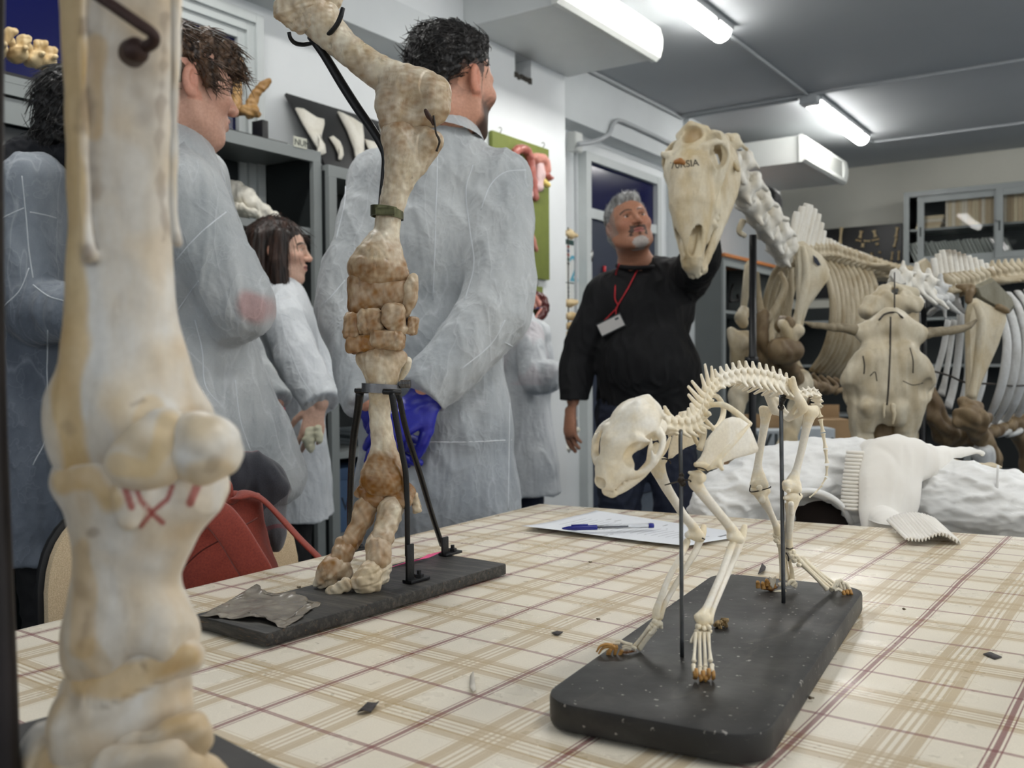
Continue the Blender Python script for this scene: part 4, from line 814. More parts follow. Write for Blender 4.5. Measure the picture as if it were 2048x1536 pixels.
orod('support_rod', [(622, 72, 1.285, 9), (650, 112, 1.28, 9), (682, 165, 1.275, 9.5), (712, 212, 1.27, 9.5), (745, 260, 1.262, 9), (766, 295, 1.258, 9), (771, 318, 1.257, 8), (767, 355, 1.258, 6), (762, 400, 1.257, 5), (760, 430, 1.255, 4)])
orod('hook', [(578, 64, 1.262, 4), (581, 76, 1.265, 4), (590, 86, 1.275, 4.5), (606, 89, 1.285, 4.5), (622, 86, 1.285, 4.5), (639, 82, 1.27, 4.5), (656, 70, 1.245, 5), (672, 52, 1.235, 5), (681, 34, 1.232, 5), (686, 16, 1.232, 4.5)])
orod('wire_tie', [(867, 232, 1.2, 2.5), (870, 250, 1.195, 2), (872, 266, 1.195, 2), (877, 276, 1.197, 2.5), (879, 284, 1.197, 2.5), (876, 294, 1.199, 2), (873, 303, 1.2, 2.5)], M_wire); S = SDF(.0008); addc(S, [(851, 222, 1.199, 4), (856, 230, 1.198, 5), (862, 240, 1.2, 4), (866, 248, 1.2, 3)]); sdfpart('dark_crust', S, ox, plain('dark_crust', (58, 34, 22), .6, var=.4, scale=150), lambda V, Q: np.ones((len(V), 3)), seed=3)
def strap(y0, y1, cx, rx, dep, mat, ry=None, tilt=0.0):
    n = 28; ry = ry or rx; V = []; k_ = dep / FPX
    for a in np.arange(n) * 2 * math.pi / n:
        for yy, rr in ((y0, 1), (y0, 1.07), (y1, 1.07), (y1, 1)): V.append(at(cx + rx * rr * math.cos(a), yy + tilt * math.cos(a), dep) + FW * (ry * rr * math.sin(a) * k_))
    Fc = [[i * 4 + j, ((i + 1) % n) * 4 + j, ((i + 1) % n) * 4 + (j + 1) % 4, i * 4 + (j + 1) % 4] for i in range(n) for j in range(4)]; return np.array(V), Fc
obj('hose_clamp', strap(416, 436, 774, 31, 1.236, None, 30, 4), plain('brass_clamp', (84, 84, 58), .35, .7, var=.3, scale=120), ox, 'auto')
V, Fc = boxvf(at(770, 423, 1.212), (.024, .006, .010), np.array([RT, FW, UP]), .001); cs_ = MB(); cs_.add(V, Fc); obj('clamp_screw', cs_.vf(), plain('brass_clamp', (84, 84, 58)), ox, 'auto')
obj('ring_clamp', strap(768, 786, 763, 37, 1.228, None, 34, 2), plain('grey_steel_clamp', (118, 118, 120), .35, .8, var=.2, scale=80), ox, 'auto')
cs_ = MB()
for i in range(7): cs_.tube([at(802 + 3 * i - 1.2, 768, 1.222), at(802 + 3 * i + 1.2, 768, 1.222)], [8.5 * 1.22 / FPX] * 2, 10)
cs_.tube([at(798, 768, 1.222), at(822, 768, 1.222)], 6 * 1.22 / FPX, 10); obj('clamp_screw', cs_.vf(), plain('grey_steel_clamp', (118, 118, 120)), ox, 'auto')
orod('sleeve', [(767, 783, 1.195, 6), (784, 784, 1.192, 6), (800, 785, 1.198, 5.5)]); orod('sleeve', [(711, 781, 1.235, 5.5), (722, 781, 1.232, 6), (736, 782, 1.225, 5)])
orod('support_leg', [(784, 786, 1.192, 7), (792, 838, 1.195, 6.5), (803, 900, 1.2, 6), (811, 944, 1.203, 6), (814, 1000, 1.206, 5.6), (815, 1060, 1.208, 5.6), (815, 1112, 1.21, 5.5)])
orod('support_leg', [(797, 788, 1.225, 6), (813, 862, 1.26, 6), (840, 948, 1.31, 6), (863, 1026, 1.36, 5.6), (884, 1090, 1.40, 5.4)])
orod('support_leg', [(720, 784, 1.24, 8.5), (716, 820, 1.26, 8), (707, 880, 1.29, 7.5), (702, 950, 1.33, 6.5), (700, 1020, 1.36, 6), (700, 1060, 1.385, 6), (701, 1098, 1.40, 6)])
def foot(px, py, dz, w_, sgn=1):
    """L-shaped foot: upright strip, flange with a nut"""
    p = onz(px, py, ZB); d = ex; n_ = nrm(wv)
    R3 = np.array([d, n_, (0, 0, 1)]); o_ = obj('foot_plate', join(boxvf(p + A(0, 0, dz / 2 + .002), (.013, .004, dz), R3, .0012), boxvf(p + n_ * -.0 + d * .012 + A(0, 0, .0025), (.036, .016, .004), R3, .001)), M_brod, ox, 'auto')
    b = p + d * .017 + A(0, 0, .0045); m = MB(); m.tube([b, b + A(0, 0, .004)], .0062, 6).tube([b, b + A(0, 0, .009)], .0028, 8); obj('nut', m.vf(), M_brod, o_, 'auto')
foot(820, 1166, .048, 0); foot(890, 1112, .026, 0); foot(702, 1104, .02, 0)
# torn packing tape and a pink paper slip on the plank
def crumple(P, nu, nv, amp, seed, zbase, fs_=30):
    """P: four corners; a crumpled thin sheet lying at zbase"""
    c = [np.asarray(p, float) for p in P]; rs = np.random.RandomState(seed)
    def fn(u, v):
        p = (c[0] * (1 - u) + c[1] * u) * (1 - v) + (c[3] * (1 - u) + c[2] * u) * v; e = min(u, 1 - u, v, 1 - v)
        q = np.array([p]); n1 = vnoise(q, fs_, seed)[0]; n2 = vnoise(q, fs_ * 2.7, seed + 1)[0]; z = amp * max(0, .35 + .5 * n1 + .35 * n2) * (1.6 if e < .12 else .6)
        return p + A(.004 * n2 * (e < .1), .006 * n1 * (e < .1), 0) + A(0, 0, z)
    V, Fc = sheet(fn, nu, nv, .0004); V[:, 2] += zbase - V[:, 2].min() + .0004; return V, Fc
t = NT('greasy_tape'); t.base(t.mix(t.ramp(t.noise(30, 5), .35, .65), srgb(148, 140, 126), srgb(112, 104, 94))); t.set(rough=.25, alpha=.93, spec=.6); t.bump(t.noise(70, 5), .6, .002); M_tape = t.m
tp_ = [onz(x, y, ZB) for x, y in ((408, 1232), (575, 1257), (652, 1205), (505, 1178))]
tag(obj('tape_sheet', crumple(tp_, 46, 30, .0035, 5, ZB, 16), M_tape), 'greyish torn sheet of packing tape crumpled on the left end of the plank', 'tape')
nb = [onz(x, y, ZB + .006) for x, y in ((779, 1128), (812, 1130), (856, 1110), (838, 1106))]
def slip(u, v):
    p = (nb[0] * (1 - u) + nb[2] * u) * (1 - v) + (nb[1] * .0 + (nb[0] + (nb[3] - nb[0]) * 0 + A(.008, .035, 0)) * (1 - u) + (nb[2] + A(.004, .03, .0)) * u) * v
    return p + A(0, 0, .016 * max(0, u - .55) ** 1.2 + .004 * (1 - u) * v)
V, Fc = sheet(slip, 16, 6, .0005); V[:, 2] += ZB + .0008 - V[:, 2].min()
tag(obj('paper_slip', (V, Fc), plain('pink_paper', (236, 96, 146), .6, var=.04)), 'curled pink paper slip lying on the plank behind the front foot plate', 'paper')

# ------------------------------------------------------------------ horse limb close to the lens
M_hor = bone('horse_bone', (222, 219, 212), (190, 164, 118), (98, 76, 54), s=16, amt=.55, damt=.28, rough=.38, bscale=200, bd=.0005, stretch=(1, 1, .3))
TANH = lin(214, 184, 130) / lin(222, 216, 204); DRK = lin(120, 96, 70) / lin(222, 216, 204)
def hcol(spots=(), tan=(), marks=(), base=.15):
    def f(V, Q):
        x, y = pxy(V); c = np.ones((len(V), 3)); n = vnoise(V, 24, 7); c = mixc(c, np.clip(base + .35 * n, 0, .6), TANH)
        for L, w_, s_ in tan: c = mixc(c, s_ * (1 - smooth01(seg_d(x, y, L) + 10 * n, w_ * .5, w_)), TANH)
        for L, w_, s_ in spots: c = mixc(c, .75 * s_ * (1 - smooth01(seg_d(x, y, L) + 7 * vnoise(V, 60, 8), w_ * .1, w_ * 1.25)), DRK)
        if marks and Q is not None:
            fc = facing(V, Q)
            for L, w_ in marks: c = mixc(c, fc * .85 * (1 - smooth01(seg_d(x, y, L), w_ * .7, w_ * 1.2)), lin(160, 62, 58) / lin(222, 216, 204))
        return c
    return f
D0 = .50
hl = thing('horse_limb', 'big pale horse limb bones close to the viewer with red marks', 'skeleton', onz(330, 1760, TZ + .002))
FL = FW
S = SDF(.0012); addc(S, [(244, -240, .50, 128), (244, -60, .50, 122), (242, 200, .50, 110), (240, 420, .50, 101), (241, 560, .50, 104), (245, 680, .50, 116), (252, 770, .50, 134), (258, 830, .50, 143)], flat=FW, fs=.72)
addc(S, [(134, 805, .50, 22), (138, 840, .50, 26), (150, 900, .495, 26), (148, 922, .492, 22)], .02); addc(S, [(165, 860, .495, 42), (190, 880, .49, 40)], .015); addc(S, [(380, 850, .495, 34), (390, 880, .49, 34)], .02); addc(S, [(260, 850, .48, 60), (300, 870, .48, 50)], .02)
addc(S, [(150, 905, .49, 26), (196, 885, .485, 34)], .01)
addc(S, [(163, -200, .468, 9), (165, 200, .472, 9), (170, 400, .473, 10), (174, 490, .473, 15), (176, 508, .474, 18)], .006); addc(S, [(352, -200, .478, 10), (349, 200, .481, 9), (346, 400, .481, 9), (351, 470, .48, 11), (353, 484, .48, 12)], .005)
addc(S, [(204, -100, .458, 9), (208, 200, .46, 12), (210, 420, .462, 10)], .01, sub=True)
sdfpart('cannon_bone', S, hl, M_hor, hcol([([(165, 40), (168, 60)], 14, .8), ([(172, 180), (176, 230), (168, 250)], 18, .75), ([(185, 290), (178, 360), (172, 420)], 14, .35), ([(262, 105), (262, 105)], 55, .45), ([(282, 190), (296, 215), (292, 240)], 24, .4), ([(330, 30), (318, 300), (328, 480)], 7, .55), ([(178, 505)], 26, .95) if 0 else ([(172, 495), (178, 512)], 22, .9), ([(351, 470), (353, 488)], 12, .6), ([(285, 800), (262, 812)], 8, .8), ([(340, 815), (345, 818)], 8, .7), ([(130, 850), (140, 858)], 14, .35), ([(190, 340), (192, 390)], 12, .4)],
        [([(140, 0), (142, 300), (140, 700), (125, 830), (150, 930)], 36, .9), ([(300, 810), (280, 840), (340, 850)], 34, .6), ([(190, 90), (185, 260)], 26, .6)], base=.05), (.0006, 30), 3)
S = SDF(.001); P = pc([(262, 932, .462, 40), (300, 880, .458, 44), (326, 845, .462, 26)]); S.chain(P[0], P[1]); addc(S, [(250, 922, .46, 30), (292, 950, .458, 26), (326, 948, .458, 24)], .012); addc(S, [(340, 850, .46, 22), (344, 920, .459, 22)], .012); addc(S, [(286, 905, .43, 18), (314, 862, .432, 14)], .012, sub=True)
sdfpart('sesamoid_bone', S, hl, M_hor, hcol([], [([(240, 930), (300, 940), (340, 850)], 30, .7)], base=.4), (.0006, 40), 5)
S = SDF(.001); addc(S, [(392, 868, .462, 46), (412, 890, .460, 56), (428, 908, .462, 50)]); addc(S, [(380, 930, .462, 34), (400, 940, .462, 26)], .012); addc(S, [(436, 885, .468, 36), (452, 905, .472, 26)], .012)
sdfpart('sesamoid_bone', S, hl, M_hor, hcol([([(430, 925), (424, 932)], 12, .4)], [([(400, 960), (440, 950)], 40, .5)], base=.3), (.0006, 40), 6)
MK = [([(252, 980), (263, 1014)], 8), ([(272, 978), (282, 1002), (304, 1026), (325, 1046)], 6), ([(345, 974), (334, 1000), (306, 1022), (282, 1052)], 5.5), ([(394, 972), (380, 1006)], 9)]
S = SDF(.0012); addc(S, [(272, 985, .50, 140), (270, 1020, .50, 132), (266, 1070, .50, 118), (256, 1130, .50, 106), (253, 1190, .50, 110), (256, 1240, .50, 120), (258, 1262, .50, 118)], flat=FW, fs=.72)
addc(S, [(140, 958, .498, 22), (175, 950, .494, 28), (205, 945, .488, 26)], .02); addc(S, [(420, 965, .50, 30), (400, 985, .498, 36)], .02); addc(S, [(186, 1300, .495, 34), (180, 1322, .494, 30), (205, 1310, .492, 34)], .02); addc(S, [(330, 1276, .492, 38), (346, 1278, .494, 32)], .02); addc(S, [(258, 990, .462, 30), (256, 1040, .462, 20)], .02)
addc(S, [(272, 1285, .45, 20), (268, 1240, .462, 10)], .015, sub=True); addc(S, [(290, 1320, .49, 20), (280, 1345, .48, 26)], .01, sub=True)
sdfpart('proximal_phalanx', S, hl, M_hor, hcol([([(180, 1230), (160, 1290)], 14, .3), ([(186, 1062), (188, 1064)], 7, .6), ([(160, 1170), (165, 1190)], 20, .35)], [([(130, 960), (190, 960), (220, 1000)], 34, .8), ([(160, 1100), (160, 1300)], 24, .5), ([(170, 1300), (200, 1340)], 24, .4)], MK, base=.02), (.0006, 30), 9)
S = SDF(.0012); addc(S, [(172, 1368, .492, 26), (230, 1350, .488, 26), (300, 1318, .487, 24), (370, 1300, .49, 24), (384, 1312, .494, 24)]); addc(S, [(180, 1400, .497, 44), (250, 1385, .497, 60), (330, 1362, .498, 50)], .02); addc(S, [(190, 1440, .495, 66), (250, 1440, .495, 70), (310, 1420, .498, 52)], .02); addc(S, [(165, 1490, .487, 52), (210, 1510, .487, 44)], .02); addc(S, [(320, 1440, .49, 34), (270, 1490, .49, 40)], .02)
addc(S, [(225, 1345, .50, 26), (300, 1318, .51, 22)], .012, sub=True)
sdfpart('middle_phalanx', S, hl, M_hor, hcol([([(150, 1400), (160, 1440)], 18, .35), ([(285, 1330), (296, 1345)], 4, .5)], [([(160, 1370), (250, 1360), (380, 1310)], 34, .75)], base=.05), (.0008, 30), 10)
S = SDF(.0012); addc(S, [(250, 1490, .472, 16), (310, 1472, .466, 18), (352, 1456, .466, 24), (384, 1452, .472, 30), (402, 1480, .476, 20)]); addc(S, [(385, 1470, .474, 26), (380, 1500, .474, 24)], .008); addc(S, [(372, 1468, .45, 8), (382, 1490, .45, 7)], .006, sub=True)
sdfpart('navicular_bone', S, hl, M_hor, hcol([], [([(340, 1450), (400, 1440)], 30, .4)], base=.2), (.0009, 45), 12)
S = SDF(.0014); addc(S, [(92, 1478, .50, 20), (84, 1510, .50, 26), (70, 1560, .50, 34)]); addc(S, [(80, 1560, .50, 40), (190, 1570, .478, 50), (300, 1565, .478, 46)], .02); addc(S, [(220, 1528, .462, 20), (290, 1510, .458, 20), (345, 1500, .462, 18), (352, 1512, .465, 16)], .012); addc(S, [(320, 1545, .47, 36), (380, 1560, .476, 30)], .02); addc(S, [(380, 1520, .476, 18), (402, 1560, .48, 26)], .012); addc(S, [(100, 1490, .50, 30), (140, 1530, .49, 44)], .02)
addc(S, [(240, 1560, .47, 40), (420, 1590, .485, 40), (200, 1610, .52, 60)], .02)
sdfpart('hoof_bone', S, hl, M_hor, hcol([], [([(70, 1540), (120, 1500)], 40, .6)], base=.15), (.0012, 35), 13)
# plinth: its top meets the sole of the hoof; far right edge as in the photograph
zs = at(250, 1612, .48)[2]; q0, q1 = onz(420, 1459, zs), onz(572, 1537, zs); e1 = nrm(q1 - q0); e2 = nrm(np.cross(_z, e1)); e2 = e2 if e2 @ FW < 0 else -e2
ctr = q0 + e1 * .03 + e2 * .16; Wd, Ld = .34, .32; o_ = q0 - e1 * .10 + e1 * Wd / 2 + e2 * Ld / 2
obj('plinth', prism(rrect(Wd, Ld, .006, 3), 0, zs - TZ - .002, np.array([e1, np.cross(_z, e1), (0, 0, 1)]), (o_[0], o_[1], TZ + .002), .003), plain('dark_grey_plinth', (58, 56, 54), .5, var=.2, scale=25, bump=.2), hl, 'auto')
M_rust = plain('rusty_iron', (62, 42, 36), .55, .35, var=.3, scale=50, bump=.3, bscale=140)
P, r = pc([(-8, -260, .485, 20), (-14, 200, .485, 20), (-14, 700, .485, 22), (0, 1150, .483, 24), (8, 1400, .482, 26), (12, 1640, .482, 28)]); P, r = spl(P, r, 6); obj('support_post', tube(P, r, 14), plain('dark_stand_post', (38, 32, 32), .5, .2, var=.3, scale=30), hl)
P, r = pc([(-12, -170, .485, 12), (60, -100, .47, 12), (150, -40, .452, 12), (215, 4, .447, 12.5), (270, 42, .445, 12.5), (304, 66, .445, 12), (308, 82, .447, 12.5), (295, 92, .450, 13), (268, 104, .458, 14)]); P, r = spl(P, r, 6); obj('bracket_rod', tube(P, r, 12), M_rust, hl)
S = SDF(.0009); addc(S, [(272, 100, .452, 26), (264, 108, .462, 26)]); V, Q = S.build(); obj('bolt_head', disp((V, Q), .0006, 60, 2), M_rust, hl)
# ================================================================== people
def camd(x, y, z): return HR * x + _z * y + HF * z            # level viewer frame: right, up, away
t = NT('skin'); c_ = t.mix(1.0, t.attr(), t.ramp(t.noise(160, 4), .3, .7, (.88, .86, .84, 1), (1.06, 1.06, 1.06, 1)), 'MULTIPLY'); t.base(c_); t.set(rough=.48, spec=.4, sss=.06); t.b.inputs['Subsurface Radius'].default_value = (.012, .005, .003); t.bump(t.noise(500, 3), .12, .0008); M_skin = t.m
def gownmat(name, c0, c1, show=.5):
    t = NT(name)
    n1 = t.ramp(t.noise(6, 5, .6, stretch=(1, 1, .5)), .35, .68); n2 = t.noise(420, 3, .7)
    cr = t.math('ABSOLUTE', t.math('SUBTRACT', t.noise(6.5, 3, .6, stretch=(1, 1, .30), dist=.2), .5)); cr2 = t.math('ABSOLUTE', t.math('SUBTRACT', t.noise(13, 3, .6, stretch=(1, 1, .9), dist=.3), .5))
    ridge = t.ramp(cr, 0, .010, (1, 1, 1, 1), (0, 0, 0, 1)); ridge2 = t.ramp(cr2, 0, .012, (1, 1, 1, 1), (0, 0, 0, 1))
    c = t.mix(t.math('MULTIPLY', n1, show), srgb(*c0), srgb(*c1)); c = t.mix(t.math('MULTIPLY', t.math('ADD', ridge, t.math('MULTIPLY', ridge2, .6)), .22), c, srgb(240, 243, 246))
    c = t.mix(.30, c, t.ramp(n2, .25, .75, (.55, .55, .56, 1), (1, 1, 1, 1)), 'MULTIPLY'); c = t.mix(1.0, c, t.attr(), 'MULTIPLY')
    t.base(c); t.set(rough=.62, spec=.25, sheen=.25)
    h = t.math('ADD', t.math('MULTIPLY', cr, -2.2), t.math('ADD', t.math('MULTIPLY', cr2, -1.2), t.math('MULTIPLY', n2, .02))); t.bump(h, .85, .012); return t.m
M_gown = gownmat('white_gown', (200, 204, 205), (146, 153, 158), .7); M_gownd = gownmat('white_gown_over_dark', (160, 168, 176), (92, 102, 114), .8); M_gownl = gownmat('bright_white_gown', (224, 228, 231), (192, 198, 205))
M_jean = plain('dark_denim', (34, 40, 58), .8, var=.2, scale=40, bump=.2, bscale=500); M_trous = plain('black_trousers', (18, 18, 20), .8, var=.2, scale=20)
M_shoe = plain('dark_shoes', (30, 28, 28), .5); M_sweater = plain('black_knit', (17, 17, 20), .85, var=.2, scale=25, bump=.35, bscale=420); M_glove = plain('blue_nitrile', (34, 38, 150), .32, var=.12, scale=30, bump=.3, bscale=70)
M_navyglove = plain('navy_nitrile', (22, 24, 60), .35)
def hairmat(name, a, b):
    t = NT(name); n = t.noise(55, 4, .6, stretch=(1, 1, .18), dist=.6); t.base(t.mix(t.ramp(n, .38, .66), srgb(*a), srgb(*b))); t.set(rough=.42, spec=.45); t.bump(t.noise(160, 3, stretch=(1, 1, .15)), .5, .003); return t.m
M_hblack = hairmat('black_hair', (8, 7, 7), (30, 26, 24)); M_hbrown = hairmat('brown_hair', (34, 24, 18), (104, 78, 56)); M_hdark = hairmat('dark_brown_hair', (22, 15, 12), (66, 44, 34)); M_hgrey = hairmat('grey_hair', (112, 112, 110), (186, 186, 184))
class Head:
    """skull, face and neck prims in a local frame: x left, y forward, z up, metres at scale k"""
    def __init__(s, c, f, u, k=1.0, skin=(196, 152, 130), brow=(48, 36, 28), lip=(176, 108, 98), fem=False):
        s.c = np.asarray(c, float); s.f = nrm(f); s.l = nrm(np.cross(u, s.f)); s.u = np.cross(s.f, s.l); s.k = k; s.skin, s.brow, s.lip, s.fem = skin, brow, lip, fem; s.R = np.array([s.l, s.f, s.u])
    def w(s, p): p = np.asarray(p, float) * s.k; return s.c + p @ s.R
    def loc(s, V): return (V - s.c) @ s.R.T / s.k
    def add(s, S, neck=None, fat=1.0):
        k = s.k
        E = lambda c, r, kk=.02, sub=False, R=None: S.ell(s.w(c), A(*r) * k, s.R if R is None else R @ s.R, kk * k, sub)
        Cn = lambda P, r, kk=.01, sub=False, **q: S.chain([s.w(p) for p in P], np.asarray(r) * k, kk * k, sub, **q)
        E((0, -.014, .042), (.074, .095, .076), 0); E((0, .030, -.008), (.064 * fat, .060, .088), .03); E((0, .034, -.070), (.047 * fat, .046, .040), .03)
        E((0, .066, -.098), (.021, .016, .016), .022)
        for q in (-1, 1):
            Cn([(q * .060 * fat, -.002, -.035), (q * .054 * fat, .012, -.068), (q * .024, .060, -.098)], [.016, .016, .013], .03)
            E((q * .040, .064, -.018), (.024, .020, .020), .022); Cn([(q * .012, .088, .022), (q * .034, .082, .026), (q * .052, .062, .020)], [.007, .008, .006], .014)
            E((q * .031, .092, .008), (.018, .012, .011), .010, True); E((q * .031, .0735, .006), (.0130,) * 3, .002)
            Cn([(q * .018, .083, .008), (q * .030, .0885, .0145), (q * .044, .079, .009)], [.0026, .0034, .0026], .003); Cn([(q * .018, .083, .003), (q * .031, .0855, -.003), (q * .044, .078, .003)], [.002, .0028, .002], .003)
            E((q * .0125, .094, -.026), (.0085, .010, .0075), .006); E((q * .0065, .098, -.0335), (.0038, .0055, .003), .002, True)
            E((q * .077, -.012, -.002), (.010, .019, .031), .004, R=np.array([[1, q * .35, 0], [-q * .35, 1, 0], [0, 0, 1]]) / 1.06); E((q * .084, -.006, .002), (.007, .010, .017), .004, True); E((q * .076, -.004, -.027), (.007, .009, .009), .005)
        Cn([(0, .086, .018), (0, .098, -.006), (0, .109, -.024)], [.0085, .0085, .0095], .010); E((0, .104, -.028), (.0095, .010, .008), .006)
        E((0, .078, -.058), (.026, .016, .018), .014); Cn([(-.021, .083, -.0545), (-.008, .0925, -.050), (0, .0925, -.0515), (.008, .0925, -.050), (.021, .083, -.0545)], [.003, .0048, .0046, .0048, .003], .004)
        Cn([(-.019, .083, -.060), (0, .0915, -.0645), (.019, .083, -.060)], [.0035, .0062, .0035], .004); Cn([(-.022, .089, -.0572), (0, .0985, -.0572), (.022, .089, -.0572)], [.0012, .0016, .0012], .002, True)
        n0 = s.w((0, -.022, -.06)); n1 = neck if neck is not None else s.w((0, -.04, -.19))
        S.chain([n0, n0 * .5 + n1 * .5, n1], A(.056, .055, .068) * k * (.86 if s.fem else 1.0) * fat, .03 * k)
    def color(s, V, base=None, extra=None):
        q = s.loc(V); c = np.ones((len(V), 3)) * lin(*s.skin) if base is None else base; x, y, z = q.T; ax = np.abs(x); hd = (z > -.13) & (y > -.2)
        red = lin(*s.skin) * A(1.06, .78, .74)
        c = mixc(c, hd * .32 * (1 - smooth01(np.hypot(ax - .042, z + .022), .012, .034)) * (y > .03), red); c = mixc(c, hd * .35 * (1 - smooth01(np.linalg.norm(q - A(0, .104, -.028), axis=1), .008, .022)), red); c = mixc(c, hd * .6 * (ax > .072) * (np.abs(y + .012) < .03) * (np.abs(z) < .04), red)
        eye = np.minimum(np.linalg.norm(q - A(.031, .0735, .006), axis=1), np.linalg.norm(q - A(-.031, .0735, .006), axis=1)); ey = (eye < .0134) & (y > .079) & (np.abs(z - .0045) < .0062)
        c[ey] = lin(224, 218, 212); ir = ey & (np.hypot(ax - .031, z - .0055) < .0058); c[ir] = lin(46, 34, 26); c = mixc(c, (~ey) * .7 * (np.abs(z - .0125) < .0022) * (np.abs(ax - .031) < .014) * (y > .075), lin(40, 28, 24))
        bz = .031 - 14 * (ax - .030) ** 2 - .10 * np.maximum(ax - .034, 0); c = mixc(c, .92 * (1 - smooth01(np.abs(z - bz), .0024, .0050)) * (ax > .010) * (ax < .054) * (y > .045), lin(*s.brow))
        lp = (ax < .022) & (y > .078) & (np.abs(z + .0575 - .002 * 0) < .0105 - .006 * (ax / .022) ** 2); c = mixc(c, lp * .85, lin(*s.lip)); c = mixc(c, (ax < .023) & (np.abs(z + .0572) < .0016) & (y > .078), lin(70, 36, 34))
        return extra(c, q) if extra else c
def hand(S, w, d, n, th, k=1.0, curl=.5, spread=.06, kk=.006, add=0.0):
    """palm and five fingers: w wrist, d pointing to the knuckles, n palm normal (the fingers curl towards it), th = side of the thumb (+1 / -1)"""
    d = nrm(d); n = nrm(n - d * (n @ d)); s_ = np.cross(n, d) * th
    S.chain([w, w + d * .045 * k + s_ * .006 * k, w + d * .085 * k], A(.026, .036, .040) * k + add, kk, flat=n, fs=.48)
    for i, (o, L, r) in enumerate(((.030, .080, .0088), (.010, .090, .0092), (-.011, .084, .0088), (-.030, .066, .0078))):
        p = w + d * (.088 - .006 * abs(i - 1)) * k + s_ * o * k; a = curl * (.75 + .12 * i); dd = nrm(d + s_ * (o * spread / .03)); P = [p - d * .012 * k]; ang = 0
        P.append(p)
        for f_, aa in ((.46, .55), (.30, .85), (.24, .7)): ang += a * aa; p = p + (dd * math.cos(ang) + n * math.sin(ang)) * L * f_ * k; P.append(p)
        S.chain(P, A(r, r * 1.02, r * .98, r * .9, r * .72) * k + add, kk * .5)
    p = w + d * .018 * k + s_ * .024 * k; q = nrm(d * .72 + s_ * .68 + n * .35); q2 = nrm(d * .9 + s_ * .2 + n * .5)
    S.chain([p, p + q * .034 * k, p + q * .052 * k + q2 * .012 * k, p + q * .055 * k + q2 * .044 * k], A(.015, .012, .0105, .0078) * k + add, kk)
def hairdo(head, prims, amp, fr, seed, vox=.0032, cuts=(), strands=0, sdir=None, slen=.03, flatz=1.0):
    """prims: (centre, radii) ellipsoids or ('c', points, radii) in head units; cuts the same, carved away"""
    S = SDF(vox); k = head.k
    for p in prims:
        if p[0] == 'c': S.chain([head.w(q) for q in p[1]], A(*p[2]) * k, .012 * k)
        else: S.ell(head.w(p[0]), A(*p[1]) * k, head.R, .015 * k)
    for p in cuts:
        if p[0] == 'c': S.chain([head.w(q) for q in p[1]], A(*p[2]) * k, .008 * k, True)
        else: S.ell(head.w(p[0]), A(*p[1]) * k, head.R, .008 * k, True)
    V, Q = S.build(); q = head.loc(V) * A(1, 1, flatz); N = vnormals(V, Q)
    n = vnoise(q, fr, seed) + .6 * vnoise(q * A(1.5, 1.0, .8), fr * 2.2, seed + 1); V = V + N * (amp * n)[:, None]
    if strands:
        rs = np.random.RandomState(seed); m = MB(); m.V.append(V); m.F = Q.tolist(); m.n = len(V)
        for i in rs.choice(len(V), strands):
            d = sdir(head.loc(V[i:i + 1])[0], rs) @ head.R; d = nrm(d - N[i] * (d @ N[i]) * .8); L = slen * (.6 + .8 * rs.rand()); P = [V[i] - N[i] * .003 - d * L * .2, V[i] + d * L * .4 + N[i] * .003, V[i] + d * L + N[i] * (.003 * rs.randn() + .001)]
            m.add(*tube(catmull(P, 2), [.0011, .0010, .0009, .0007, .0003][:len(catmull(P, 2))], 4, False))
        return m.vf()
    return V, Q
def fold(VF, amp, fr, seed, zs=.35, ring=0.0, rr=None):
    V, Q = VF; N = vnormals(V, Q); P = V * A(1, 1, zs); n = vnoise(P, fr, seed); r_ = 1 - np.abs(vnoise(P, fr * 1.9, seed + 2)) * 2.2
    return V + N * (amp * (n * .8 + .55 * np.clip(r_, -1, 1)))[:, None], Q
